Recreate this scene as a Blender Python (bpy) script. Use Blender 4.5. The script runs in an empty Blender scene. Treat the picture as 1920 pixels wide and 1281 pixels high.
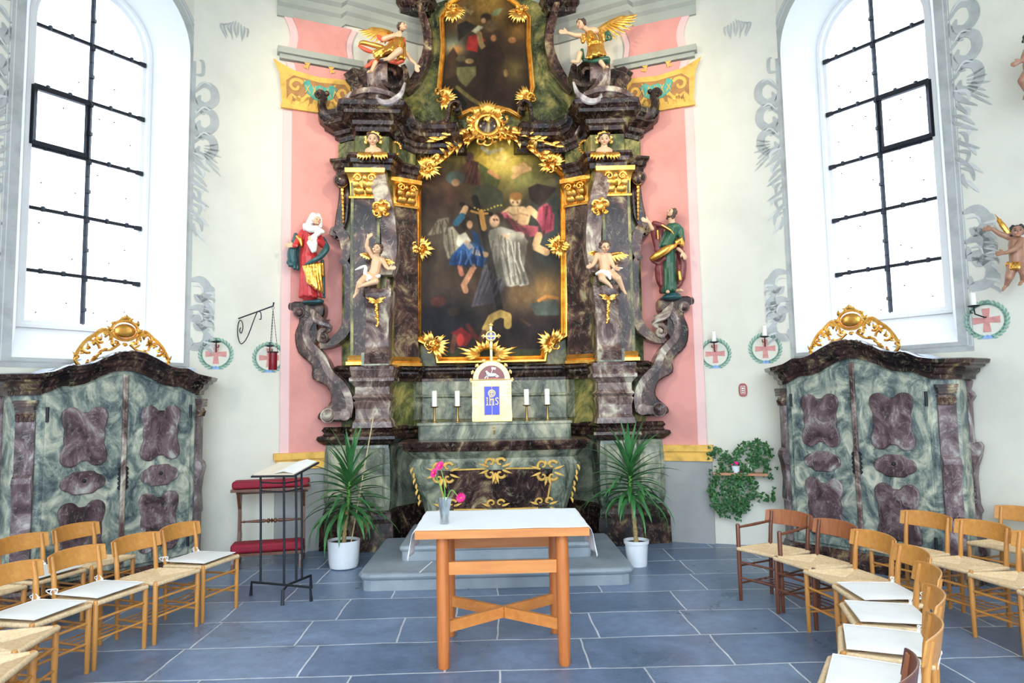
import bpy, math, random
import numpy as np
from mathutils import Vector, Matrix
random.seed(7)
SC = bpy.context.scene
COL = SC.collection
R = math.radians
# ------------------------------------------------------------------ camera
F, CX, CY, EYE = 1280.0, 960.0, 640.5, 1.80
yaw = math.atan((CX-925)/F)
pit = math.atan((750-CY)/F*math.cos(yaw))
roll = .018
cf = Vector((math.sin(yaw)*math.cos(pit), math.cos(yaw)*math.cos(pit), math.sin(pit)))
r0 = cf.cross(Vector((0, 0, 1))).normalized(); u0 = r0.cross(cf)
cr_ = r0*math.cos(roll)-u0*math.sin(roll); cu_ = r0*math.sin(roll)+u0*math.cos(roll)
cam_d = bpy.data.cameras.new('camera'); cam_d.lens = 24; cam_d.sensor_width = 36
cam_d.clip_end = 200
cam = bpy.data.objects.new('camera', cam_d); COL.objects.link(cam)
cam.matrix_world = Matrix(((cr_.x, cu_.x, -cf.x, 0), (cr_.y, cu_.y, -cf.y, 0), (cr_.z, cu_.z, -cf.z, EYE), (0, 0, 0, 1)))
SC.camera = cam
# ------------------------------------------------------------------ light
vs = SC.view_settings
vs.view_transform = 'Standard'; vs.look = 'None'; vs.gamma = 1; vs.use_curve_mapping = False
SC.display_settings.display_device = 'sRGB'
vs.exposure = 1.12
W = bpy.data.worlds.new('sky'); SC.world = W; W.use_nodes = True
wn = W.node_tree.nodes; wb = wn['Background']
wt = W.node_tree; tc_w = wn.new('ShaderNodeTexCoord'); sx_w = wn.new('ShaderNodeSeparateXYZ'); rp_w = wn.new('ShaderNodeValToRGB')
wt.links.new(tc_w.outputs['Generated'], sx_w.inputs[0]); wt.links.new(sx_w.outputs['Z'], rp_w.inputs[0]); wt.links.new(rp_w.outputs[0], wb.inputs[0])
rp_w.color_ramp.elements[0].position = .0; rp_w.color_ramp.elements[0].color = (.22, .25, .28, 1)      # overcast sky, brighter and bluer overhead
rp_w.color_ramp.elements[1].position = .75; rp_w.color_ramp.elements[1].color = (.62, .80, 1.0, 1)
e_w = rp_w.color_ramp.elements.new(.06); e_w.color = (.36, .39, .42, 1)
wb.inputs[1].default_value = 5.2
def spot(name, loc, aim, watts, col, size, ang, blend=.8):
    l = bpy.data.lights.new(name, 'SPOT'); l.energy = watts; l.color = col; l.shadow_soft_size = size
    l.spot_size = R(ang); l.spot_blend = blend
    o = bpy.data.objects.new(name, l); COL.objects.link(o); o.location = loc
    o.rotation_euler = (Vector(aim)-Vector(loc)).to_track_quat('-Z', 'Y').to_euler()
spot('altar_spotlight', (-4.2, 3.0, 7.2), (0, 9, 4.8), 480, (1, .86, .62), .25, 55)
spot('altar_spotlight', (4.2, 3.0, 7.2), (0, 9, 4.8), 480, (1, .86, .62), .25, 55)
# ------------------------------------------------------------------ tools
def px(x, y, Y):                      # point of the vertical plane at depth Y that the photo shows at pixel x, y
    d = cf+cr_*((x-CX)/F)-cu_*((y-CY)/F)
    return Vector((0, 0, EYE))+d*(Y/d.y)
def lin(c):
    return tuple((v/12.92 if v <= .04045 else ((v+.055)/1.055)**2.4) for v in (q/255 for q in c))
class MB:
    def __init__(s): s.v = []; s.f = []
    def add(s, vs_, fs):
        b = len(s.v); s.v += [tuple(v) for v in vs_]; s.f += [tuple(i+b for i in f) for f in fs]; return s
    def box(s, c, sz, rot=None):
        x, y, z = (q/2 for q in sz)
        P = [Vector(p) for p in ((-x,-y,-z),(x,-y,-z),(x,y,-z),(-x,y,-z),(-x,-y,z),(x,-y,z),(x,y,z),(-x,y,z))]
        if rot is not None: P = [rot@p for p in P]
        return s.add([p+Vector(c) for p in P], [(0,3,2,1),(4,5,6,7),(0,1,5,4),(1,2,6,5),(2,3,7,6),(3,0,4,7)])
    def bar(s, a, b, w, h, up=(0,0,1)):
        a = Vector(a); b = Vector(b); d = (b-a); L = d.length; d.normalize()
        sd = d.cross(Vector(up))
        if sd.length < 1e-4: sd = d.cross(Vector((1,0,0)))
        sd.normalize(); u = sd.cross(d)
        return s.box((a+b)/2, (L, w, h), Matrix((d, sd, u)).transposed())
    def tube(s, P, rad, n=8, cap=True, flat=1.0, up=None):
        P = [Vector(p) for p in P]; m = len(P)
        if not hasattr(rad, '__len__'): rad = [rad]*m
        T = [(P[min(i+1,m-1)]-P[max(i-1,0)]).normalized() for i in range(m)]
        a = Vector(up) if up else (Vector((0,0,1)) if abs(T[0].z) < .9 else Vector((1,0,0)))
        vs_ = []
        for i in range(m):
            a = (a-T[i]*a.dot(T[i]))
            if a.length < 1e-6: a = T[i].orthogonal()
            a.normalize(); b = T[i].cross(a)
            for k in range(n):
                t = 2*math.pi*k/n
                vs_.append(P[i]+a*(math.cos(t)*rad[i]*flat)+b*(math.sin(t)*rad[i]))
        fs = [(i*n+k, i*n+(k+1)%n, (i+1)*n+(k+1)%n, (i+1)*n+k) for i in range(m-1) for k in range(n)]
        if cap: fs += [tuple(range(n))[::-1], tuple(range((m-1)*n, m*n))]
        return s.add(vs_, fs)
    def cyl(s, a, b, r1, r2=None, n=16): return s.tube([a, b], [r1, r1 if r2 is None else r2], n)
    def lathe(s, c, prof, n=24, rot=None):
        c = Vector(c); vs_ = []
        for (r_, z) in prof:
            for k in range(n):
                t = 2*math.pi*k/n; p = Vector((r_*math.cos(t), r_*math.sin(t), z))
                vs_.append(c+(rot@p if rot is not None else p))
        m = len(prof)
        fs = [(i*n+k, i*n+(k+1)%n, (i+1)*n+(k+1)%n, (i+1)*n+k) for i in range(m-1) for k in range(n)]
        fs += [tuple(range(n))[::-1], tuple(range((m-1)*n, m*n))]
        return s.add(vs_, fs)
    def sph(s, c, r_, n=12, rot=None):
        if not hasattr(r_, '__len__'): r_ = (r_,)*3
        c = Vector(c); vs_ = []; h = max(n//2, 4)
        for i in range(1, h):
            a = math.pi*i/h
            for k in range(n):
                t = 2*math.pi*k/n
                p = Vector((r_[0]*math.sin(a)*math.cos(t), r_[1]*math.sin(a)*math.sin(t), r_[2]*math.cos(a)))
                vs_.append(c+(rot@p if rot is not None else p))
        tp = Vector((0,0,r_[2])); bt = -tp
        vs_ += [c+(rot@tp if rot is not None else tp), c+(rot@bt if rot is not None else bt)]
        m = h-1; fs = [(i*n+k, (i+1)*n+k, (i+1)*n+(k+1)%n, i*n+(k+1)%n) for i in range(m-1) for k in range(n)]
        fs += [(m*n, k, (k+1)%n) for k in range(n)]+[(m*n+1, (m-1)*n+(k+1)%n, (m-1)*n+k) for k in range(n)]
        return s.add(vs_, fs)
    def prism(s, P, off, bev=0):       # planar outline P pushed along off; bev chamfers the near rim
        P = [Vector(p) for p in P]; off = Vector(off); n = len(P)
        if bev:
            nn = off.normalized(); ins = inset(P, nn, bev)
            A = [p for p in P]; B = [p+off-nn*bev for p in P]; Cc = [p+off for p in ins]
            s.add(A+B+Cc, [(i, (i+1)%n, n+(i+1)%n, n+i) for i in range(n)]+[(n+i, n+(i+1)%n, 2*n+(i+1)%n, 2*n+i) for i in range(n)]+[tuple(range(n))[::-1], tuple(range(2*n, 3*n))])
        else:
            s.add(P+[p+off for p in P], [(i, (i+1)%n, n+(i+1)%n, n+i) for i in range(n)]+[tuple(range(n))[::-1], tuple(range(n, 2*n))])
        return s
    def sweep(s, path, prof, closed=False):     # path (x,y,z) left to right, room on its -y side; prof closed (out,z)
        n = len(path); m = len(prof); vs_ = []
        D = []
        for i in range(n-1+(1 if closed else 0)):
            a, b = path[i], path[(i+1) % n]; d = Vector((b[0]-a[0], b[1]-a[1], 0)); D.append(d.normalized() if d.length > 1e-6 else (D[-1] if D else Vector((1,0,0))))
        for i in range(n):
            if closed: d1, d2 = D[i-1], D[i]
            else: d1, d2 = D[max(i-1, 0)], D[min(i, n-2)]
            n1 = Vector((d1.y, -d1.x, 0)); n2 = Vector((d2.y, -d2.x, 0)); k = (n1+n2)
            k = k/max(.35, 1+n1.dot(n2))
            for (o, z) in prof: vs_.append((path[i][0]+k.x*o, path[i][1]+k.y*o, path[i][2]+z))
        q = n if closed else n-1
        fs = [(i*m+k, ((i+1)%n)*m+k, ((i+1)%n)*m+(k+1)%m, i*m+(k+1)%m) for i in range(q) for k in range(m)]
        if not closed: fs += [tuple(range(m)), tuple(range((n-1)*m, n*m))[::-1]]
        return s.add(vs_, fs)
    def band(s, P, w, t, depthdir=(0,1,0)):     # strip along 3-D curve P, width w along depthdir, thickness t
        P = [Vector(p) for p in P]; dd = Vector(depthdir).normalized(); n = len(P); vs_ = []
        if not hasattr(t, '__len__'): t = [t]*n
        for i in range(n):
            T = (P[min(i+1,n-1)]-P[max(i-1,0)]).normalized(); N = T.cross(dd).normalized()
            for a, b in ((-.5,-.5), (.5,-.5), (.5,.5), (-.5,.5)): vs_.append(P[i]+N*(a*t[i])+dd*(b*w))
        fs = [(i*4+k, i*4+(k+1)%4, i*4+4+(k+1)%4, i*4+4+k) for i in range(n-1) for k in range(4)]+[(0,1,2,3), tuple(range(n*4-4, n*4))[::-1]]
        return s.add(vs_, fs)
    def build(s, name, mat, parent=None, smooth=True, ang=40):
        me = bpy.data.meshes.new(name); me.from_pydata(s.v, [], s.f); me.update()
        import bmesh
        bm = bmesh.new(); bm.from_mesh(me); bmesh.ops.recalc_face_normals(bm, faces=bm.faces)
        for f in bm.faces: f.smooth = smooth
        for e in bm.edges:
            if len(e.link_faces) == 2 and e.calc_face_angle(0) > R(ang): e.smooth = False
        bm.to_mesh(me); bm.free()
        me.materials.append(mat)
        o = bpy.data.objects.new(name, me); COL.objects.link(o)
        if parent is not None: put(o, parent)
        return o
def put(o, parent):
    o.parent = parent; o.matrix_parent_inverse = world_of(parent).inverted()
def world_of(o):
    m = Matrix.LocRotScale(o.location, o.rotation_euler.to_quaternion(), o.scale)
    return m if o.parent is None else world_of(o.parent)@o.matrix_parent_inverse@m
def inset(P, nn, d):
    n = len(P); out = []
    area = sum((P[i].cross(P[(i+1) % n])).dot(nn) for i in range(n)); sg = 1 if area > 0 else -1
    for i in range(n):
        a = (P[i]-P[i-1]).normalized(); b = (P[(i+1)%n]-P[i]).normalized()
        na = nn.cross(a)*sg; nb = nn.cross(b)*sg; k = na+nb
        out.append(P[i]+k*(d/max(.5, 1+na.dot(nb))))
    return out
def smooth_path(P, k=6, closed=False):          # Catmull-Rom
    P = [Vector(p) for p in P]; n = len(P); out = []
    for i in range(n if closed else n-1):
        p0 = P[(i-1) % n] if closed or i > 0 else P[0]*2-P[1]
        p1 = P[i]; p2 = P[(i+1) % n]; p3 = P[(i+2) % n] if closed or i < n-2 else P[-1]*2-P[-2]
        for j in range(k):
            t = j/k; out.append(.5*((2*p1)+(p2-p0)*t+(2*p0-5*p1+4*p2-p3)*t*t+(3*p1-p0-3*p2+p3)*t**3))
    if not closed: out.append(P[-1])
    return out
def tag(o, label=None, cat=None, group=None, kind=None):
    if label: o['label'] = label
    if cat: o['category'] = cat
    if group: o['group'] = group
    if kind: o['kind'] = kind
    return o
def thing(name, label, cat, loc=(0,0,0), group=None, rotz=0):
    o = bpy.data.objects.new(name, None); COL.objects.link(o); o.location = loc; o.rotation_euler = (0,0,rotz)
    o.empty_display_size = .1
    return tag(o, label, cat, group)
def struct(o): o['kind'] = 'structure'; return o
def copy_tree(o, parent=None):
    c = o.copy(); COL.objects.link(c)
    if parent is not None: c.parent = parent
    for ch in list(o.children): copy_tree(ch, c)
    return c
def blob(name, prims, mat, parent=None, vox=.008, smooth=3):
    """one continuous skin grown over capsules ('c',p0,r0,p1,r1) and ellipsoids ('e',c,(rx,ry,rz),rot)"""
    m = MB()
    for p in prims:
        if p[0] == 'c':
            a, b = Vector(p[1]), Vector(p[3]); k = 6
            if (b-a).length < 1e-5: m.sph(a, p[2], 12); continue
            m.tube([a, b], [p[2], p[4]], 12); m.sph(a, p[2], 12); m.sph(b, p[4], 12)
        elif p[0] == 't': m.tube(p[1], p[2], 12); m.sph(p[1][0], p[2][0] if hasattr(p[2], '__len__') else p[2], 10); m.sph(p[1][-1], p[2][-1] if hasattr(p[2], '__len__') else p[2], 10)
        elif p[0] == 'f': m.tube(p[1], p[2], 10, flat=p[3], up=p[4])
        else: m.sph(p[1], p[2], 16, p[3] if len(p) > 3 else None)
    o = m.build(name, mat)
    a = o.modifiers.new('r', 'REMESH'); a.mode = 'VOXEL'; a.voxel_size = vox; a.use_smooth_shade = True
    if smooth: b = o.modifiers.new('s', 'SMOOTH'); b.iterations = smooth; b.factor = .5
    dg = bpy.context.evaluated_depsgraph_get(); me = bpy.data.meshes.new_from_object(o.evaluated_get(dg))
    me.name = name
    old = o.data; o.modifiers.clear(); o.data = me; bpy.data.meshes.remove(old)
    if not me.materials: me.materials.append(mat)
    for q in me.polygons: q.use_smooth = True
    if parent is not None: put(o, parent)
    return o
# ------------------------------------------------------------------ materials
def new_mat(name, col=(.8,.8,.8), rough=.5, metal=0, coat=0):
    m = bpy.data.materials.new(name); m.use_nodes = True; nt = m.node_tree; b = nt.nodes['Principled BSDF']
    b.inputs['Base Color'].default_value = (*col, 1); b.inputs['Roughness'].default_value = rough
    b.inputs['Metallic'].default_value = metal; b.inputs['Coat Weight'].default_value = coat
    return m, nt, b
def N(nt, t, **k):
    n = nt.nodes.new(t)
    for a, v in k.items():
        if a.startswith('i_'): n.inputs[int(a[2:]) if a[2:].isdigit() else a[2:].replace('_', ' ')].default_value = v
        else: setattr(n, a, v)
    return n
def ramp(nt, fac, stops, interp='LINEAR'):
    r_ = nt.nodes.new('ShaderNodeValToRGB'); r_.color_ramp.interpolation = interp; e = r_.color_ramp.elements
    while len(e) > 1: e.remove(e[-1])
    e[0].position = stops[0][0]; e[0].color = (*stops[0][1], 1)
    for p, c in stops[1:]: q = e.new(p); q.color = (*c, 1)
    nt.links.new(fac, r_.inputs[0]); return r_
def coords(nt, scale=(1,1,1), rot=(0,0,0)):
    tc = N(nt, 'ShaderNodeTexCoord'); mp = N(nt, 'ShaderNodeMapping'); mp.inputs['Scale'].default_value = scale; mp.inputs['Rotation'].default_value = rot
    nt.links.new(tc.outputs['Object'], mp.inputs[0]); return mp.outputs[0]
def bump(nt, b, h, st=.3, dist=.01):
    n = N(nt, 'ShaderNodeBump'); n.inputs['Strength'].default_value = st; n.inputs['Distance'].default_value = dist
    nt.links.new(h, n.inputs['Height']); nt.links.new(n.outputs[0], b.inputs['Normal'])
def noise(nt, vec, scale, detail=4, rough=.55, dist=0):
    n = N(nt, 'ShaderNodeTexNoise'); n.inputs['Scale'].default_value = scale; n.inputs['Detail'].default_value = detail
    n.inputs['Roughness'].default_value = rough; n.inputs['Distortion'].default_value = dist
    nt.links.new(vec, n.inputs['Vector']); return n
def mixc(nt, fac, a, b, mode='MIX'):
    n = N(nt, 'ShaderNodeMix', data_type='RGBA', blend_type=mode)
    for sock, v in ((n.inputs[0], fac), (n.inputs[6], a), (n.inputs[7], b)):
        if isinstance(v, (int, float)): sock.default_value = v
        elif isinstance(v, tuple): sock.default_value = (*v, 1)
        else: nt.links.new(v, sock)
    return n.outputs[2]
def marble(name, stops, vein, scale=2.2, rough=.22, vs_=.38, rot=(.3,.5,.8)):
    m, nt, b = new_mat(name, rough=rough, coat=.06); v = coords(nt, (1,1,.75), rot)
    n1 = noise(nt, v, scale, 7, .62, 1.6); c = ramp(nt, n1.outputs[0], stops).outputs[0]
    n2 = noise(nt, v, scale*1.7, 6, .6, 2.2)
    rv = ramp(nt, n2.outputs[0], [(.475, (0,0,0)), (.5, (1,1,1)), (.525, (0,0,0))])
    n3 = noise(nt, v, scale*5, 3, .5, .5)
    rm = ramp(nt, n3.outputs[0], [(.4, (0,0,0)), (.65, (1,1,1))])
    mm = N(nt, 'ShaderNodeMath', operation='MULTIPLY'); nt.links.new(rv.outputs[0], mm.inputs[0]); nt.links.new(rm.outputs[0], mm.inputs[1])
    m2 = N(nt, 'ShaderNodeMath', operation='MULTIPLY'); nt.links.new(mm.outputs[0], m2.inputs[0]); m2.inputs[1].default_value = vs_
    nt.links.new(mixc(nt, m2.outputs[0], c, vein), b.inputs['Base Color'])
    b.inputs['Coat Roughness'].default_value = .12; b.inputs['Specular IOR Level'].default_value = .32
    bump(nt, b, n3.outputs[0], .08, .01)
    return m
def plaster(name, col, var=.08, rough=.85, sc=1.3):
    m, nt, b = new_mat(name, rough=rough); v = coords(nt)
    n1 = noise(nt, v, sc, 6, .6)
    c2 = tuple(q*(1-var*2.2) for q in col)
    nt.links.new(ramp(nt, n1.outputs[0], [(.3, c2), (.55, col)]).outputs[0], b.inputs['Base Color'])
    n2 = noise(nt, v, 30, 3, .5); bump(nt, b, n2.outputs[0], .12, .004)
    return m
def wood(name, a, b_, scale=3, rough=.38, along='z'):
    m, nt, b = new_mat(name, rough=rough, coat=.15)
    sc_ = {'z': (9,9,.8), 'x': (.8,9,9), 'y': (9,.8,9)}[along]
    v = coords(nt, sc_); n1 = noise(nt, v, scale, 5, .6, .6)
    nt.links.new(ramp(nt, n1.outputs[0], [(.3, a), (.7, b_)]).outputs[0], b.inputs['Base Color']); return m
def plain(name, c, rough=.5, metal=0, coat=0, var=.12, sc=12):
    m, nt, b = new_mat(name, rough=rough, metal=metal, coat=coat); v = coords(nt); n1 = noise(nt, v, sc, 4)
    nt.links.new(ramp(nt, n1.outputs[0], [(.3, tuple(q*(1-var) for q in c)), (.7, tuple(min(1,q*(1+var*.6)) for q in c))]).outputs[0], b.inputs['Base Color'])
    return m
M = {}
M['purple'] = marble('purple_brown_marbling', [(.36, (.009,.005,.005)), (.48, (.038,.017,.016)), (.56, (.10,.046,.038)), (.63, (.26,.19,.10)), (.72, (.52,.46,.28))], (.62,.54,.34), 2.8)
M['purple_dark'] = marble('dark_purple_marbling', [(.36, (.006,.003,.003)), (.50, (.026,.012,.012)), (.59, (.075,.037,.030)), (.69, (.34,.28,.12))], (.55,.48,.28), 3.0)
M['violet'] = marble('pale_violet_marbling', [(.34, (.03,.016,.015)), (.46, (.11,.062,.055)), (.55, (.24,.165,.14)), (.64, (.54,.49,.37))], (.74,.70,.62), 2.8)
M['violet_pale'] = marble('silvery_violet_marbling', [(.34, (.16,.13,.13)), (.5, (.38,.34,.36)), (.64, (.62,.60,.60))], (.8,.78,.76), 2.8)
M['green'] = marble('olive_green_marbling', [(.33, (.012,.016,.007)), (.44, (.058,.068,.025)), (.52, (.14,.145,.045)), (.60, (.30,.25,.075)), (.70, (.48,.42,.17))], (.55,.50,.30), 2.6)
M['greygreen'] = marble('grey_green_marbling', [(.32, (.03,.04,.03)), (.44, (.11,.13,.095)), (.54, (.25,.27,.19)), (.66, (.50,.47,.32))], (.64,.62,.50), 2.6)
M['bluegreen'] = marble('blue_green_marbling', [(.34, (.04,.06,.065)), (.44, (.12,.15,.14)), (.51, (.23,.265,.22)), (.57, (.38,.39,.30)), (.66, (.58,.56,.43))], (.66,.65,.56), 4.4, rough=.35)
M['bluegreen_violet'] = marble('mauve_panel_marbling', [(.34, (.035,.02,.022)), (.46, (.10,.058,.064)), (.56, (.19,.13,.135)), (.68, (.46,.43,.40))], (.66,.64,.6), 3.4, rough=.35)
def gold_mat(name, c, c2, rough=.3):
    m, nt, b = new_mat(name, rough=rough, metal=.9); v = coords(nt); n1 = noise(nt, v, 9, 4)
    nt.links.new(ramp(nt, n1.outputs[0], [(.3, c2), (.65, c)]).outputs[0], b.inputs['Base Color'])
    n2 = noise(nt, v, 26, 3); bump(nt, b, n2.outputs[0], .25, .01); return m
M['gold'] = gold_mat('gilding', (1.0, .55, .13), (.62, .27, .035), .27)
M['gold_pale'] = gold_mat('pale_gold', (.95, .74, .34), (.88, .62, .24), .42)
M['wall'] = plaster('cream_plaster', (.73, .70, .595), .05)
M['reveal'] = plaster('white_plaster', (.88, .88, .88), .03)
M['pink'] = plaster('pink_plaster', (.76, .33, .285), .10)
M['pink_light'] = plaster('pale_pink_plaster', (.84, .56, .53), .05)
M['dado'] = plaster('grey_dado_plaster', (.36, .36, .34), .12)
M['stone'] = plaster('painted_grey_stone', (.42, .43, .37), .10)
M['mural'] = plaster('grey_mural_paint', (.47, .48, .46), .12, sc=5)
M['mural_light'] = plaster('pale_grey_mural_paint', (.62, .63, .60), .08, sc=5)
M['ochre'] = plaster('ochre_paint', (.85, .50, .11), .16, sc=8)
M['ochre_dark'] = plaster('brown_ochre_paint', (.45, .22, .08), .16, sc=8)
M['teal'] = plaster('teal_paint', (.10, .40, .33), .1, sc=8)
M['leafpaint'] = plaster('green_wreath_paint', (.25, .43, .33), .12, sc=20)
M['redcross'] = plaster('faded_red_paint', (.68, .30, .27), .1, sc=20)
M['bluepaint'] = plaster('blue_ribbon_paint', (.30, .48, .80), .1, sc=20)
M['iron'] = plain('wrought_iron', (.03,.032,.04), .5, .6)
M['brass'] = plain('brass', (.42,.27,.10), .3, 1)
M['candle'] = plain('candle_wax', (.90,.88,.80), .5, var=.03)
M['skin'] = plain('painted_flesh', (.70,.44,.27), .35, var=.08, sc=8)
M['skin_dark'] = plain('dark_painted_flesh', (.42,.21,.13), .35, var=.2, sc=10)
M['cheek'] = plain('painted_lips', (.62,.16,.12), .4)
M['eye'] = plain('painted_eyes', (.05,.035,.03), .3)
M['hair'] = plain('brown_painted_hair', (.09,.05,.035), .5, var=.3)
M['hair_black'] = plain('black_painted_hair', (.03,.025,.025), .5, var=.3)
M['robe_red'] = plain('crimson_paint', (.55,.035,.04), .32, var=.2, sc=9)
M['robe_orange'] = plain('vermilion_paint', (.72,.11,.05), .3, var=.2)
M['robe_teal'] = plain('dark_teal_paint', (.02,.085,.095), .35, var=.25)
M['robe_green'] = plain('dark_green_paint', (.025,.10,.055), .35, var=.25)
M['robe_maroon'] = plain('maroon_paint', (.17,.03,.03), .35, var=.2)
M['cloth_white'] = plain('white_painted_cloth', (.78,.76,.70), .5, var=.06)
M['linen'] = plain('white_linen', (.88,.88,.88), .8, var=.02)
M['cushion'] = plain('off_white_cotton', (.84,.81,.77), .9, var=.03)
M['velvet'] = plain('crimson_velvet', (.30,.006,.025), .7, var=.2)
M['table_wood'] = wood('cherry_wood', (.44,.115,.022), (.60,.19,.042))
M['table_wood_x'] = wood('cherry_wood_rails', (.56,.18,.035), (.70,.26,.06), along='x')
M['beech'] = wood('oiled_beech', (.50,.20,.038), (.64,.29,.065))
M['beech_back'] = wood('oiled_beech_backrest', (.52,.21,.04), (.66,.30,.07), along='x', rough=.3)
M['darkwood'] = wood('dark_stained_beech', (.11,.032,.016), (.20,.06,.026), rough=.3)
M['midwood'] = wood('reddish_stained_beech', (.30,.09,.035), (.42,.15,.06), rough=.3)
M['walnut'] = wood('kneeler_walnut', (.10,.035,.018), (.20,.075,.035))
M['shelf_wood'] = wood('shelf_wood', (.40,.15,.06), (.55,.24,.10), along='x')
M['leaf'] = plain('yucca_leaf', (.055,.20,.055), .35, var=.4, sc=7)
M['ivy'] = plain('ivy_leaf', (.035,.13,.035), .35, var=.5, sc=14)
M['stem'] = plain('green_stem', (.16,.40,.06), .5, var=.3)
M['bark'] = plain('yucca_trunk', (.45,.30,.12), .8, var=.5, sc=40)
M['cane'] = plain('bamboo_cane', (.62,.46,.26), .5)
M['soil'] = plain('dark_soil', (.03,.02,.014), .95)
M['pot'] = plain('white_glazed_pot', (.84,.85,.87), .25, coat=.4, var=.03)
M['petal'] = plain('magenta_petals', (.90,.02,.25), .5, var=.2, sc=40)
M['blue_enamel'] = plain('blue_enamel', (.02,.04,.62), .25, coat=.5)
M['red_enamel'] = plain('dark_red_enamel', (.19,.02,.02), .3, coat=.5)
M['silver'] = plain('silver', (.8,.8,.78), .3, .9)
M['sign'] = plain('red_sign_enamel', (.36,.05,.045), .35)
M['paper'] = plain('cream_paper', (.85,.72,.55), .7, var=.05)
M['paleblue'] = plain('dusty_board_sheen', (.62,.66,.76), .45, var=.08)  # dusty cabinet roof, its blue-white window reflection painted into the colour
# rush seat
m, nt, b = new_mat('woven_rush', rough=.75); v = coords(nt)
n1 = noise(nt, v, 60, 3); n0 = noise(nt, v, 9, 3)
c = ramp(nt, n1.outputs[0], [(.3, (.56,.36,.18)), (.7, (.86,.64,.38))]).outputs[0]
nt.links.new(mixc(nt, .35, c, ramp(nt, n0.outputs[0], [(.3, (.60,.38,.18)), (.7, (.88,.68,.44))]).outputs[0]), b.inputs['Base Color'])
M['rush'] = m
# slate floor
m, nt, b = new_mat('slate_flagstones', rough=.4)
tc = N(nt, 'ShaderNodeTexCoord'); v0 = tc.outputs['Object']
nd = noise(nt, v0, .9, 3); sub = N(nt, 'ShaderNodeVectorMath', operation='SUBTRACT'); sub.inputs[1].default_value = (.5,.5,.5)
nt.links.new(nd.outputs['Color'], sub.inputs[0]); scl = N(nt, 'ShaderNodeVectorMath', operation='SCALE'); scl.inputs['Scale'].default_value = .09
nt.links.new(sub.outputs[0], scl.inputs[0]); ad = N(nt, 'ShaderNodeVectorMath', operation='ADD'); nt.links.new(v0, ad.inputs[0]); nt.links.new(scl.outputs[0], ad.inputs[1])
br = N(nt, 'ShaderNodeTexBrick'); br.offset = .37; br.offset_frequency = 2; br.squash = .78; br.squash_frequency = 3
nt.links.new(ad.outputs[0], br.inputs['Vector']); br.inputs['Scale'].default_value = 1
br.inputs['Brick Width'].default_value = .98; br.inputs['Row Height'].default_value = .59; br.inputs['Mortar Size'].default_value = .008
br.inputs['Mortar Smooth'].default_value = .3; br.inputs['Color1'].default_value = (.14,.20,.31,1); br.inputs['Color2'].default_value = (.24,.32,.46,1)
br.inputs['Mortar'].default_value = (.75,.76,.78,1)
n1 = noise(nt, v0, 1.6, 8, .65, .8); n2 = noise(nt, v0, 11, 6, .7)
c = mixc(nt, .55, br.outputs['Color'], ramp(nt, n1.outputs[0], [(.3, (.35,.37,.40)), (.5, (.72,.74,.78)), (.7, (1.25,1.25,1.25))]).outputs[0], 'MULTIPLY')
c = mixc(nt, .25, c, ramp(nt, n2.outputs[0], [(.35, (.3,.3,.3)), (.6, (1.2,1.2,1.2))]).outputs[0], 'MULTIPLY')
nt.links.new(c, b.inputs['Base Color'])
nt.links.new(ramp(nt, n1.outputs[0], [(.3, (.24,)*3), (.7, (.46,)*3)]).outputs[0], b.inputs['Roughness'])
mm = N(nt, 'ShaderNodeMath', operation='SUBTRACT'); nt.links.new(n1.outputs[0], mm.inputs[0]); nt.links.new(br.outputs['Fac'], mm.inputs[1])
bump(nt, b, mm.outputs[0], .45, .02)
M['slate'] = m
m, nt, b = new_mat('step_sandstone', rough=.45); v = coords(nt); n1 = noise(nt, v, 1.8, 8, .6, .5)
nt.links.new(ramp(nt, n1.outputs[0], [(.3, (.19,.22,.25)), (.5, (.27,.31,.35)), (.7, (.36,.39,.41))]).outputs[0], b.inputs['Base Color'])
bump(nt, b, n1.outputs[0], .3, .01); M['step'] = m
# glasses
def glassy(name, col, fac, rough=.05):
    m = bpy.data.materials.new(name); m.use_nodes = True; nt = m.node_tree; nt.nodes.clear()
    o = N(nt, 'ShaderNodeOutputMaterial'); t = N(nt, 'ShaderNodeBsdfTransparent'); t.inputs[0].default_value = (*col, 1)
    g = N(nt, 'ShaderNodeBsdfGlossy'); g.inputs['Roughness'].default_value = rough
    x = N(nt, 'ShaderNodeMixShader'); x.inputs[0].default_value = fac
    nt.links.new(t.outputs[0], x.inputs[1]); nt.links.new(g.outputs[0], x.inputs[2]); nt.links.new(x.outputs[0], o.inputs[0]); return m
M['pane'] = glassy('old_window_glass', (.95,.97,1), .05, .15)
M['vase'] = glassy('cut_glass', (.86,.90,.95), .34, .25)
M['water'] = glassy('vase_water', (.72,.74,.50), .1, .05)
m, nt, b = new_mat('ruby_glass', (.22,.004,.015), .12); b.inputs['Alpha'].default_value = .86; M['lampred'] = m
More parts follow.
